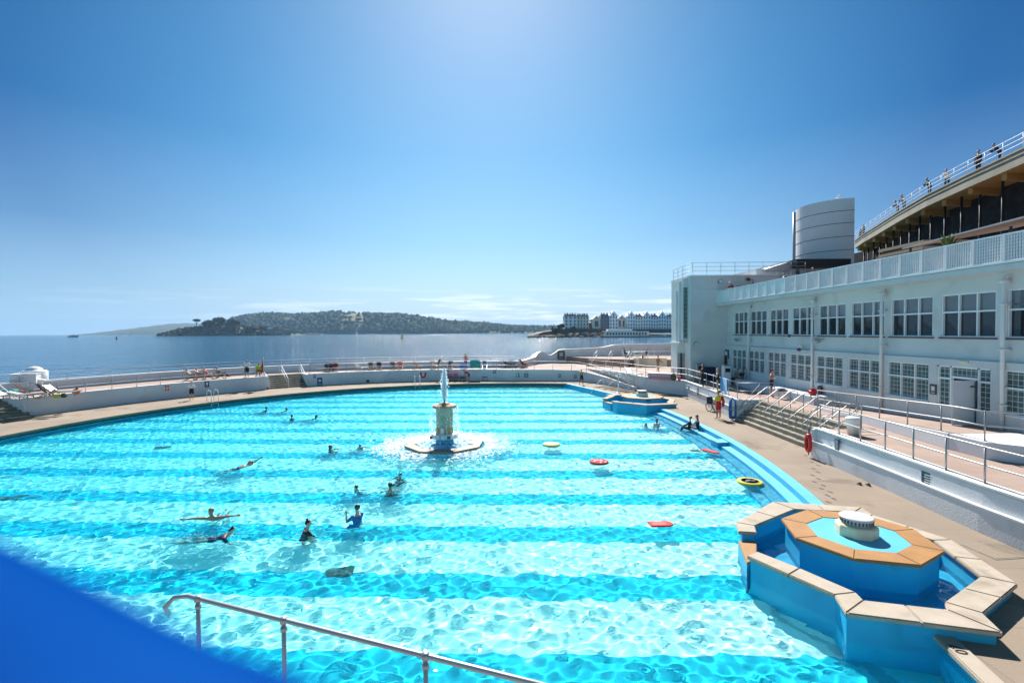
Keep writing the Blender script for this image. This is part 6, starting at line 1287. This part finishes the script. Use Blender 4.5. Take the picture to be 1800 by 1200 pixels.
def sw(label, u, v, sub, rz, pose=None, H=1.65, **k):
    if pose and 'lL' not in pose: pose = dict(pose, lL=((-.15, .75, -.55), (0, -.75, -.5)), lR=((.15, .65, -.6), (0, -.8, -.45)))
    # a bather in the water, pelvis sub metres under the surface
    p = W(u, v); return person(label, H, p, rz, pose or dict(aL=((-.7, .6, -.2), (-.3, .9, .05)), aR=((.7, .6, -.2), (.3, .9, .05))), pelvis=WZ-sub-.10, **k)
SWIM = lambda k='black': (('swimsuit', ('swim', 'hips'), k, .006),)
TRUNK = lambda k='navy': (('swim_shorts', ('hips', 'thighL', 'thighR'), k, .010),)
RASH = lambda k: (('rash_vest', ('torso', 'uarmL', 'uarmR'), k, .007), ('swim_shorts', ('hips', 'thighL', 'thighR'), k, .011))
far_pose = dict(t=(0, .55, .8), head=(0, .2, 1), aL=((-.9, .4, -.15), (-.8, .5, .0)), aR=((.9, .4, -.15), (.8, .5, .0)), lL=((-.1, -.7, -.6), (0, -.8, -.5)), lR=((.1, -.7, -.6), (0, -.8, -.5)))
sw('dark haired swimmer farthest left with arms stretched sideways', 466, 721, .36, .2, far_pose, skin=1, clothes=TRUNK()); sw('dark haired swimmer second from far left with an arm trailing', 496, 722, .36, -.9, far_pose, skin=1, clothes=SWIM())
sw('dark haired bather up to the neck in line below the two far swimmers', 513, 735, .40, .1, skin=1, clothes=TRUNK('black')); sw('swimmer with bobbed dark hair nearest the fountain among the far four', 548, 735, .36, -1.3, far_pose, skin=1, hair=(0, 'bob'), clothes=SWIM())
sw('woman with long dark hair chest deep left of the centre fountain', 581, 789, .46, -1.2, dict(aL=((-.3, .7, -.6), (.2, .9, .1)), aR=((.4, .7, -.5), (-.2, .9, .1))), skin=1, hair=(0, 'long'), clothes=SWIM('maroon')); sw('dark haired bather with arms spread beside the fountain foam', 633, 783, .60, .1, dict(aL=((-1, .2, -.15), (-.9, .4, 0)), aR=((1, .2, -.15), (.9, .4, 0))), skin=0, hair=(0, 'bob'), clothes=SWIM())
sw('front crawl swimmer with one arm raised out of the water', 413, 822, .10, -.55, dict(t=(.0, .95, .32), head=(.1, .8, .5), aR=((.35, .75, .6), (.1, .9, .42)), aL=((-.4, -.3, -.8), (-.1, .2, -.9)), lL=((-.05, -1, -.12), (0, -1, -.05)), lR=((.05, -1, -.2), (0, -1, -.1)), foot=(0, -1, -.1)), skin=1, clothes=(('swim_shorts', ('hips',), 'navy', .01),), H=1.8)
sw('fair child with arms held out to the right', 627, 857, .42, -.9, dict(aL=((-.3, .8, -.1), (.1, 1, .1)), aR=((.5, .8, -.2), (.2, .9, .05))), H=1.3, child=True, skin=0, hair=(1, 'short'), clothes=TRUNK('blue'))
sw('bare backed man seen from behind chest deep in the pool', 686, 861, .44, .1, dict(aL=((-.6, .2, -.8), (.3, .9, -.2)), aR=((.6, .2, -.8), (-.3, .9, -.2))), H=1.78, skin=1, clothes=TRUNK('black')); sw('bather in dark top just behind the bare backed man', 703, 838, .46, 2.6, dict(aL=((-.5, .7, -.4), (.4, .8, .0)), aR=((.5, .7, -.4), (.3, .9, .0))), H=1.55, skin=0, hair=(1, 'short'), clothes=RASH('black'))
sw('man with both arms spread wide at the water surface', 381, 906, .16, PI+.15, dict(t=(0, .72, .70), head=(0, .15, 1), look=(.1, 1, 0), aL=((-1, .15, .12), (-1, .1, .08)), aR=((1, .15, .10), (1, .2, .05)), lL=((-.1, -1, -.25), (0, -1, -.1)), lR=((.1, -1, -.2), (0, -1, -.15)), foot=(0, -1, -.2)), H=1.72, skin=3, hair=(3, 'short'), clothes=TRUNK('black'))
sw('woman with hair bun and navy swimsuit swimming to the right', 372, 943, .06, -PI/2+.1, dict(t=(0, .93, .33), head=(0, .55, .85), look=(.15, .95, .1), aL=((-.4, .5, -.75), (-.2, .9, -.3)), aR=((.4, .5, -.75), (.2, .9, -.3)), lL=((-.12, -1, -.02), (-.1, -1, .04)), lR=((.12, -1, -.04), (.06, -1, .02)), foot=(0, -1, .05)), H=1.66, skin=0, hair=(0, 'bun'), clothes=(('swimsuit', ('torso', 'hips', 'uarmL', 'uarmR'), 'navy', .007),))
sw('woman in black swim top with hair bun waist deep in front', 533, 937, .27, -.95, dict(t=(0, .25, .97), aL=((-.3, .5, -.8), (.0, .95, -.3)), aR=((.4, .5, -.7), (-.1, .95, -.2)), look=(.3, .95, .05)), H=1.62, skin=0, hair=(0, 'bun'), clothes=(('swim_top', ('torso', 'hips', 'uarmL', 'uarmR'), 'black', .009),))
sw('boy in blue swim shirt holding his hands to his face', 628, 916, .13, .9, dict(aL=((-.35, .7, -.7), (.25, .5, .95)), aR=((.35, .7, -.7), (-.25, .5, .95))), H=1.58, child=True, skin=0, hair=(1, 'short'), clothes=RASH('blue'))
sw('girl with brown hair up to her shoulders in the right of the pool', 1135, 747, .42, .9, H=1.3, child=True, skin=0, hair=(1, 'bob'), clothes=SWIM('teal')); sw('woman in lilac swimsuit seen from behind in the right of the pool', 1155, 749, .18, .25, dict(t=(0, .1, 1)), H=1.62, skin=0, hair=(1, 'bob'), clothes=(('swimsuit', ('torso', 'hips'), 'lilac', .008),))
x, y, _ = W(1211, 757); person('child in black wetsuit sitting on the pool steps', 1.45, (x, y, 0), R(60), dict(t=(0, -.15, 1), aL=((-.25, .6, -.7), (.1, .9, -.3)), aR=((.25, .6, -.7), (-.1, .9, -.3)), lL=((-.15, 1, .15), (0, .35, -1)), lR=((.15, 1, .15), (0, .35, -1))), 0, (('wetsuit', ('torso', 'hips', 'uarmL', 'uarmR', 'farmL', 'farmR', 'shinL', 'shinR'), 'black', .006),), (0, 'short'), pelvis=-.14, child=True)
x, y, _ = W(1224, 757); person('woman with long hair in navy swimsuit sitting on the pool steps', 1.68, (x+.1, y, 0), R(55), dict(t=(0, .12, 1), aL=((-.2, .6, -.8), (.1, .95, -.1)), aR=((.2, .6, -.8), (-.1, .95, -.1)), lL=((-.15, 1, .2), (0, .3, -1)), lR=((.15, 1, .2), (0, .3, -1))), 0, (('swimsuit', ('swim', 'hips'), 'navy', .008),), (1, 'long'), pelvis=-.14)
# ---- on the pool deck
def dk(label, u, v, z, rz, H, pose=None, **k): x, y = G(u, v, z); return person(label, H, (x, y, z), rz, pose or {}, **k)
WALK = dict(lL=((-.05, .35, -1), (-.02, -.05, -1)), lR=((.05, -.2, -1), (.02, -.5, -1)), aL=((-.2, -.3, -1), (-.1, .1, -1)), aR=((.2, .3, -1), (.1, .5, -1)))
LEANR = dict(t=(0, .36, .93), head=(0, .3, .95), aL=((-.3, .35, -.9), (.75, .6, .15)), aR=((.3, .35, -.9), (-.75, .6, .2)), lL=((-.08, .1, -1), (0, -.1, -1)), lR=((.08, -.05, -1), (0, -.1, -1)))
dk('boy in white top and black shorts at the left pool edge', 337, 703, 0, R(200), 1.52, dict(aL=((-.45, .1, -.9), (-.3, .2, -.9)), aR=((.5, .1, -.85), (.4, .2, -.8))), skin=0, hair=(3, 'short'), child=True, clothes=(('t_shirt', ('torso', 'uarmL', 'uarmR'), 'white', .010), ('shorts', ('hips', 'thighL', 'thighR'), 'black', .014)))
dk('boy in black swim shorts walking along the far pool corner', 1022, 677, 0, R(200), 1.62, WALK, skin=1, clothes=TRUNK('black'))
dk('woman in magenta top bending over on the far pool deck', 824, 671, 0, R(110), 1.68, dict(t=(0, .75, .65), head=(0, .9, .3), aL=((-.2, .3, -1), (0, .4, -1)), aR=((.2, .3, -1), (0, .4, -1))), skin=1, hair=(1, 'bob'), clothes=(('top', ('torso', 'uarmL', 'uarmR'), 'magenta', .014), ('shorts', ('hips', 'thighL', 'thighR'), 'maroon', .012)))
SIT = dict(t=(0, -.12, 1), lL=((-.1, 1, .0), (0, .1, -1)), lR=((.1, 1, .0), (0, .1, -1)), aL=((-.25, .4, -.9), (.1, .9, -.2)), aR=((.25, .4, -.9), (-.1, .9, -.2)))
def seat(label, u, v, z, rz, H, sz=.42, pose=None, **k): x, y = G(u, v, z); return person(label, H, (x, y, z), rz, {**SIT, **(pose or {})}, pelvis=z+sz+.05, **k)
seat('person in pink floral clothes sitting by the wall right of the jet', 789, 670, 0, PI, 1.65, skin=1, hair=(1, 'bob'), clothes=(('top', ('torso', 'uarmL', 'uarmR'), 'pink', .014), ('skirt', ('hips', 'thighL', 'thighR'), 'grey', .016)))
seat('person in pale pink with pink sun hat sitting by the far wall', 801, 670, 0, PI, 1.66, skin=0, hat=CL['pink'], clothes=(('top', ('torso', 'uarmL', 'uarmR'), 'pink', .016), ('trousers', ('hips', 'shinL', 'shinR'), 'grey', .010)))
deckchair('pink striped deck chair under the person in the pink sun hat', 801, 669, 0, PI, pk, 'deck chairs on the pool deck'); deckchair('dark deck chair under the person in floral clothes', 789, 669, 0, PI, gy, 'deck chairs on the pool deck')
lg = dk('lifeguard in yellow shirt and red shorts standing on the pool deck', 1263, 736, 0, R(35), 1.76, dict(aL=((-.3, .2, -1), (.1, .6, -.7)), aR=((.25, .0, -1), (.05, .3, -1)), lL=((-.09, .05, -1), (0, -.03, -1)), lR=((.09, -.03, -1), (0, -.03, -1)), look=(-.4, .9, 0)), skin=1, hair=(0, 'short'), clothes=(('polo_shirt', ('torso', 'uarmL', 'uarmR'), 'yellow', .014), ('shorts', ('hips', 'thighL', 'thighR'), 'red', .018)))
x, y, z = lg.location; r_ = thing('rescue_tube', 'red rescue tube slung behind the yellow shirted lifeguard', 'rescue tube', (x+.26, y-.02, 1.1)); b = MB(); b.tube([(x+.27, y-.05, .78), (x+.30, y+.0, 1.1), (x+.22, y+.02, 1.42)], .085, 10, rs=[.07, .09, .07]); b.build('tube', M['red'], r_, True); b = MB(); b.tube([(x+.2, y+.02, 1.42), (x+.0, y+.12, 1.46), (x-.15, y-.08, 1.35)], .02, 6); b.build('strap', M['red'], r_)
# ---- sea side terrace
dk('man in white t-shirt leaning on the rail left of the red flag', 434, 664.5, TZ, R(205), 1.74, dict(aL=((-.5, .5, -.7), (-.3, .9, .1)), aR=((.6, .4, -.7), (.5, .8, .0))), skin=1, clothes=(('t_shirt', ('torso', 'uarmL', 'uarmR'), 'white', .014), ('shorts', ('hips', 'thighL', 'thighR'), 'black', .018)))
seat('lifeguard in bright yellow jacket sitting under the red flag', 455, 664, TZ, R(200), 1.72, .65, skin=1, clothes=(('jacket', ('torso', 'farmL', 'farmR'), 'hiv', .02), ('shorts', ('hips', 'thighL', 'thighR'), 'red', .016)))
x, y = G(455, 664, TZ); r_ = thing('lifeguard_stool', 'low red lifeguard seat under the red flag', 'seat', (x, y, TZ)); MB().box((x, y+.05, TZ+.6), (.5, .5, .05)).build('seat', M['red'], r_)
for i, (dx, dy) in enumerate(((-.2, -.15), (.2, -.15), (-.2, .25), (.2, .25))): MB().box((x+dx, y+dy, TZ+.29), (.05, .05, .58)).build('leg', M['steelw'], r_)
REC = dict(t=(0, -.6, .8), head=(0, -.2, 1), lL=((-.1, .95, .25), (0, .6, -.8)), lR=((.1, .95, .25), (0, .6, -.8)), aL=((-.3, .3, -.9), (.1, .95, .1)), aR=((.3, .3, -.9), (-.1, .95, .1)))
def sun(label, u, v, rz, chair, chl, **k):
    deckchair(chl, u, v, TZ, rz, chair); x, y = G(u, v, TZ); d = V3(-math.sin(rz), math.cos(rz), 0)*-.0; return person(label, 1.68, (x+d.x, y+d.y, TZ), rz, REC, pelvis=TZ+.44, **k)
sun('sunbather in pale clothes in a navy chair at the left group', 336, 668.5, R(-75), bl, 'blue deck chair leftmost in the left sunbathing group', skin=0, hair=(1, 'bob'), clothes=(('top', ('torso',), 'white', .012), ('shorts', ('hips', 'thighL', 'thighR'), 'grey', .014)))
sun('bare shouldered sunbather second in the left group', 352, 667.5, R(-70), pk, 'pink deck chair second in the left sunbathing group', skin=3, hair=(1, 'short'), clothes=TRUNK('maroon')); sun('sunbather in red third in the left group', 366, 666.5, R(-70), rd_, 'red deck chair third in the left sunbathing group', skin=3, hair=(3, 'bob'), clothes=(('top', ('torso', 'uarmL', 'uarmR'), 'red', .012), ('shorts', ('hips', 'thighL', 'thighR'), 'white', .012)))
sun('dark clothed person in a chair at the right of the left group', 388, 665.5, R(-80), gy, 'grey deck chair at the right of the left sunbathing group', skin=1, hair=(0, 'short'), clothes=(('top', ('torso', 'farmL', 'farmR'), 'black', .016), ('trousers', ('hips', 'shinL', 'shinR'), 'black', .012)))
for i, (u, c_, l_, ch) in enumerate(((575, 'navy', 'person in navy seated right of the sea side steps', 'blue chair leftmost of three right of the sea side steps'), (582, 'black', 'person in black seated in the middle of three right of the steps', 'dark chair in the middle of three right of the sea side steps'), (590, 'maroon', 'person in maroon seated on the right of three beyond the steps', 'maroon chair on the right of three beyond the sea side steps'))):
    sun(l_, u, 653.5, R(20), [bl, gy, mr][i], ch, skin=1, hair=(i % 2, 'short'), clothes=(('top', ('torso', 'uarmL', 'uarmR'), c_, .014), ('shorts', ('hips', 'thighL', 'thighR'), 'navy', .014)))
dk('person in black vest and white hat leaning forward on the far terrace', 771, 650.5, TZ, R(-80), 1.66, dict(t=(0, .55, .8), head=(0, .6, .8), aL=((-.2, .4, -.9), (0, .6, -.8)), aR=((.2, .4, -.9), (0, .6, -.8))), skin=0, hat=CL['white'], clothes=(('vest', ('torso',), 'black', .012), ('shorts', ('hips', 'thighL', 'thighR'), 'khaki', .014)))
dk('tanned bather standing by the sea wall above the bending woman', 819, 648, TZ, R(-20), 1.8, dict(aL=((-.3, .1, -1), (.2, .8, -.4)), aR=((.3, .1, -1), (-.2, .8, -.4))), skin=3, hair=(1, 'short'), clothes=TRUNK('maroon'))
x, y = G(893, 646, TZ); person('person in dark clothes lying on a lounger on the far terrace', 1.7, (x, y, TZ), R(-85), dict(t=(0, -.9, .45), head=(0, -.5, .9), lL=((-.1, 1, .1), (0, 1, -.05)), lR=((.1, 1, .15), (0, 1, -.12)), aL=((-.3, .3, -.3), (0, 1, .1)), aR=((.3, .3, -.3), (0, 1, .1)), foot=(0, .3, 1)), 2, (('top', ('torso', 'uarmL', 'uarmR'), 'black', .014), ('trousers', ('hips', 'shinL', 'shinR'), 'black', .012)), (0, 'short'), pelvis=TZ+.45)
lounger('dark lounger under the lying person on the far terrace', 893, 646.5, TZ, R(-85), 'dark sun loungers', .45, M['dgrey'])
sun('person in dark red reclining at the right end of the far terrace', 920, 646.5, R(-60), rd_, 'red chair at the right end of the far terrace', skin=1, hair=(0, 'short'), clothes=(('top', ('torso', 'uarmL', 'uarmR'), 'maroon', .014), ('shorts', ('hips', 'thighL', 'thighR'), 'black', .014)))
# ---- raised terrace, walkers
for i, (u, v, c_, l_) in enumerate(((1098, 625, 'black', 'person in black at the left table on the raised terrace'), (1107, 625, 'grey', 'person in grey at the left table on the raised terrace'), (1136, 630.5, 'black', 'person in dark clothes seated alone near the planter wall'))):
    x, y = G(u, v, 2.05); x, y = x*min(1, 64/y), min(y, 64); person(l_, 1.7, (x, y, 2.05), R(-90 if i == 0 else 90), SIT, 1, (('top', ('torso', 'uarmL', 'uarmR'), c_, .014), ('trousers', ('hips', 'shinL', 'shinR'), 'navy', .012)), (i % 2, 'short'), pelvis=2.05+.48)
    rc = thing('garden_chair', f'{["white chair under the person in black at the left table", "white chair under the person in grey at the left table", "white chair under the person seated alone"][i]}', 'chair', (x, y, 2.05), 'white chairs on the raised terrace'); MB().box((x, y, 2.05+.43), (.45, .45, .04)).build('seat', M['steelw'], rc)
    for dx in (-.2, .2):
        for dy in (-.2, .2): MB().box((x+dx, y+dy, 2.05+.205), (.04, .04, .41)).build('leg', M['steelw'], rc)
    MB().box((x+(-.22 if i == 0 else .22), y, 2.05+.68), (.04, .45, .45)).build('backrest', M['steelw'], rc)
def table(label, u, v):
    x, y = G(u, v, 2.05); x, y = x*min(1, 64/y), min(y, 64); rt = thing('garden_table', label, 'table', (x, y, 2.05), 'white tables on the raised terrace'); b = MB(); b.lathe([(.5, .7), (.5, .73)], (x, y, 2.05), 20); b.build('table_top', M['steelw'], rt); b = MB(); b.lathe([(.25, 0), (.04, .06), (.04, .7)], (x, y, 2.05), 12); b.build('pedestal', M['steelw'], rt)
table('round white table between the two people on the raised terrace', 1102.5, 625.5); table('round white table in the middle of the raised terrace', 1116, 624); table('round white table left of the person seated alone', 1128, 625)
dk('walker in khaki with a dark rucksack crossing the upper terrace', 1157, 654, TZ, R(-70), 1.76, {**WALK, 'aL': ((-.5, .2, -.8), (-.4, .5, -.3)), 'aR': ((.5, .2, -.8), (.3, .6, -.3))}, skin=1, hair=(0, 'short'), clothes=(('jacket', ('torso', 'farmL', 'farmR'), 'khaki', .018), ('shorts', ('hips', 'thighL', 'thighR'), 'khaki', .02), ('rucksack', ('torso',), 'black', .012)))
dk('bather in black wetsuit standing at the terrace railing', 1235, 681, TZ, R(75), 1.74, dict(aL=((-.25, .2, -.95), (.1, .75, -.5)), aR=((.25, .3, -.9), (-.3, .8, -.1)), lR=((.08, .15, -1), (0, -.35, -1))), skin=1, hair=(0, 'short'), clothes=(('wetsuit', ('torso', 'hips', 'uarmL', 'uarmR', 'shinL', 'shinR'), 'black', .006),))
dk('fair haired woman in black swimsuit standing at the terrace railing', 1261, 690.5, TZ, R(70), 1.68, dict(aL=((-.3, .25, -.95), (.75, .55, .5)), aR=((.3, .25, -.95), (-.75, .55, .6))), skin=0, hair=(3, 'bob'), clothes=SWIM('black'))
dk('tanned man in black swim shorts standing on the terrace by the white ledge', 1356, 697.5, TZ, R(-120), 1.78, dict(aL=((-.3, .15, -.95), (.65, .7, .1)), aR=((.3, .15, -.95), (-.65, .7, .15)), head=(0, .25, .95), look=(.1, .95, -.4)), skin=3, hair=(0, 'short'), clothes=TRUNK('black'))
seat('person in grey seated on the ledge left of the drainpipe', 1295, 676, TZ, R(100), 1.7, .48, skin=1, hair=(0, 'short'), clothes=(('t_shirt', ('torso', 'uarmL', 'uarmR'), 'grey', .014), ('trousers', ('hips', 'shinL', 'shinR'), 'navy', .012))); seat('dark haired person in black seated on the ledge beside the person in grey', 1304, 677, TZ, R(95), 1.66, .48, skin=1, hair=(0, 'bob'), clothes=(('t_shirt', ('torso', 'uarmL', 'uarmR'), 'black', .014), ('trousers', ('hips', 'shinL', 'shinR'), 'grey', .012)))
# ---- balcony and promenade
x, y, _ = AX(1289, 520, 18.25); person('person in dark red with white cap leaning over the roof terrace edge', 1.72, (x, y, 7.86), R(100), {**LEANR, 't': (0, .5, .87)}, 1, (('top', ('torso', 'uarmL', 'uarmR'), 'maroon', .014), ('trousers', ('hips', 'shinL', 'shinR'), 'black', .012)), hat=CL['white'])
x, y, _ = AX(1429, 490, 19.2); person('dark haired person behind the balustrade on the roof terrace', 1.6, (x, y, 7.86), R(90), {}, 1, (('top', ('torso', 'uarmL', 'uarmR'), 'black', .014), ('trousers', ('hips', 'shinL', 'shinR'), 'black', .012)))
ET = [(1503, 424), (1517, 413), (1533.6, 402.8), (1580, 372.8), (1629, 344), (1702.7, 307.5), (1800, 261.8)]
for u, c_, tr_, rz, l_, ps, hr_, hh in ((1506, 'navy', 'navy', 90, 'distant person in navy at the far left end of the promenade', {}, (0, 'short'), 1.6), (1511, 'black', 'black', 90, 'distant person in black beside the one in navy on the promenade', {}, (0, 'short'), 1.7),
    (1570, 'maroon', 'black', 75, 'person in maroon top leaning on the promenade rail beside a companion', LEANR, (1, 'bob'), 1.66), (1581, 'grey', 'navy', 85, 'person in mauve grey leaning right beside the one in maroon', LEANR, (1, 'short'), 1.78), (1625, 'black', 'navy', 80, 'person in dark green black jacket leaning on the promenade rail', LEANR, (0, 'short'), 1.78), (1655, 'white', 'navy', 120, 'person in white jacket and navy trousers on the promenade', LEANR, (0, 'bob'), 1.66), (1709, 'black', 'black', 90, 'tall person all in black behind the promenade rail', {}, (1, 'short'), 1.8), (1746, 'navy', 'navy', 60, 'dark person bending low at the right end of the promenade rail', dict(LEANR, t=(0, .6, .8)), (0, 'short'), 1.62)):
    v = interp(u, ET); x, y = G(u, v, HW); person(l_, hh, (x+.55, y+.1, HW), R(rz), ps, 1, (('top', ('torso', 'farmL', 'farmR'), c_, .016), ('trousers', ('hips', 'shinL', 'shinR'), tr_, .012)), hr_)
finish_people()
for o, fb, root in PEOPLE:
    if root.location.z < .2 and root.location.x < 12: RECV.append(o)
SKY_S, SUN_S, EXPO = .08, 5.0, 1.0
# ================================================================== SKY, SUN, CAMERA
SUN_EL, SUN_AZ = 43.0, -2.6                            # azimuth measured from +Y towards +X
w = bpy.data.worlds.new('World'); sc.world = w; w.use_nodes = True
N = w.node_tree.nodes; L = w.node_tree.links.new; bg = N['Background']; bg.inputs[1].default_value = SKY_S
sk = N.new('ShaderNodeTexSky'); sk.sky_type = 'NISHITA'; sk.sun_disc = False; sk.sun_elevation = R(SUN_EL); sk.sun_rotation = R(SUN_AZ)
sk.air_density = 1.0; sk.dust_density = .25; sk.ozone_density = 1.2; sk.altitude = 0
gm0 = N.new('ShaderNodeHueSaturation'); gm0.inputs['Saturation'].default_value = 1.34; gm0.inputs['Hue'].default_value = .480; L(sk.outputs[0], gm0.inputs['Color'])
tc0 = N.new('ShaderNodeTexCoord'); vd = N.new('ShaderNodeVectorMath'); vd.operation = 'DOT_PRODUCT'; L(tc0.outputs['Generated'], vd.inputs[0])
vd.inputs[1].default_value = (math.sin(R(SUN_AZ))*math.cos(R(28)), math.cos(R(SUN_AZ))*math.cos(R(28)), math.sin(R(28)))
mrm = N.new('ShaderNodeMapRange'); mrm.inputs['From Min'].default_value = -1; L(vd.outputs['Value'], mrm.inputs[0])
mr0 = N.new('ShaderNodeValToRGB'); e = mr0.color_ramp.elements; e[0].position = 0; e[0].color = (.85, .85, .85, 1); e[1].position = 1; e[1].color = (.72, .76, .80, 1)
for p_, v_ in ((.58, (.75, .75, .75)), (.80, (.10, .24, .42)), (.872, (.12, .27, .45)), (.95, (.40, .53, .65))): q = e.new(p_); q.color = (*v_, 1)
L(mrm.outputs[0], mr0.inputs[0])
gm = N.new('ShaderNodeMix'); gm.data_type = 'RGBA'; gm.blend_type = 'MULTIPLY'; gm.inputs['Factor'].default_value = 1; L(gm0.outputs[0], gm.inputs[6]); L(mr0.outputs[0], gm.inputs[7])
tc = N.new('ShaderNodeTexCoord'); mp = N.new('ShaderNodeMapping'); mp.inputs['Scale'].default_value = (6, 6, 80); L(tc.outputs['Generated'], mp.inputs[0])
n = N.new('ShaderNodeTexNoise'); n.inputs['Scale'].default_value = 1.0; n.inputs['Detail'].default_value = 7; n.inputs['Roughness'].default_value = .6; L(mp.outputs[0], n.inputs['Vector'])
cr = N.new('ShaderNodeValToRGB'); cr.color_ramp.elements[0].position = .49; cr.color_ramp.elements[1].position = .62; L(n.outputs['Fac'], cr.inputs[0])
sp = N.new('ShaderNodeSeparateXYZ'); L(tc.outputs['Generated'], sp.inputs[0])
eb = N.new('ShaderNodeValToRGB'); e = eb.color_ramp.elements; e[0].position = .004; e[0].color = (0, 0, 0, 1); e[1].position = .025; e[1].color = (1, 1, 1, 1)
q = e.new(.06); q.color = (.55, .55, .55, 1); q = e.new(.095); q.color = (0, 0, 0, 1); L(sp.outputs['Z'], eb.inputs[0])
xb = N.new('ShaderNodeMapRange'); xb.inputs['From Min'].default_value = -.75; xb.inputs['From Max'].default_value = .2; L(sp.outputs['X'], xb.inputs[0])
hr = N.new('ShaderNodeValToRGB'); e = hr.color_ramp.elements; e[0].position = 0; e[0].color = (1, 1, 1, 1); e[1].position = .34; e[1].color = (0, 0, 0, 1); q = e.new(.07); q.color = (.62, .62, .62, 1); q = e.new(.18); q.color = (.2, .2, .2, 1); L(sp.outputs['Z'], hr.inputs[0])
hm_ = N.new('ShaderNodeMix'); hm_.data_type = 'RGBA'; L(hr.outputs[0], hm_.inputs['Factor']); L(gm.outputs[2], hm_.inputs[6])
hx = N.new('ShaderNodeMix'); hx.data_type = 'RGBA'; mr1 = N.new('ShaderNodeMapRange'); mr1.inputs['From Min'].default_value = .5; mr1.inputs['From Max'].default_value = .9; L(vd.outputs['Value'], mr1.inputs[0]); L(mr1.outputs[0], hx.inputs['Factor'])
hx.inputs[6].default_value = (1.9, 3.7, 5.8, 1); hx.inputs[7].default_value = (4.6, 5.9, 7.1, 1); L(hx.outputs[2], hm_.inputs[7]); gm = hm_; GO = hm_.outputs[2]
m1 = N.new('ShaderNodeMath'); m1.operation = 'MULTIPLY'; L(cr.outputs[0], m1.inputs[0]); L(eb.outputs[0], m1.inputs[1])
m2 = N.new('ShaderNodeMath'); m2.operation = 'MULTIPLY'; L(m1.outputs[0], m2.inputs[0]); L(xb.outputs[0], m2.inputs[1])
mx = N.new('ShaderNodeMix'); mx.data_type = 'RGBA'; L(m2.outputs[0], mx.inputs['Factor']); L(GO, mx.inputs[6]); mx.inputs[7].default_value = (9.6, 9.5, 9.4, 1)
L(mx.outputs[2], bg.inputs[0])
sl = bpy.data.lights.new('sun', 'SUN'); sl.energy = SUN_S; sl.angle = R(.53); sl.color = (1, .955, .89); so = bpy.data.objects.new('sun', sl); COL.objects.link(so)
d = Vector((math.sin(R(SUN_AZ))*math.cos(R(SUN_EL)), math.cos(R(SUN_AZ))*math.cos(R(SUN_EL)), math.sin(R(SUN_EL))))
so.rotation_euler = d.to_track_quat('Z', 'Y').to_euler(); so.location = (0, 60, 60); sl.cycles.is_caustics_light = True
cam = bpy.data.cameras.new('camera'); cam.sensor_width = 36; cam.lens = 36*F/1800; cam.clip_start = .01; cam.clip_end = 60000
co = bpy.data.objects.new('camera', cam); COL.objects.link(co); co.rotation_mode = 'XYZ'
co.matrix_world = Matrix.Translation((0, 0, CH)) @ (Matrix.Rotation(PI/2+PITCH, 4, 'X') @ Matrix.Rotation(ROLL, 4, 'Z')); sc.camera = co
cam.dof.use_dof = True; cam.dof.focus_distance = 24; cam.dof.aperture_fstop = 1.8
for o in RECV: o.cycles.is_caustics_receiver = True
sc.view_settings.view_transform = 'Standard'; sc.view_settings.look = 'None'; sc.view_settings.exposure = EXPO; sc.view_settings.gamma = 1
sc.cycles.max_bounces = 10; sc.cycles.transparent_max_bounces = 8; sc.cycles.sample_clamp_indirect = 8; sc.cycles.use_denoising = True
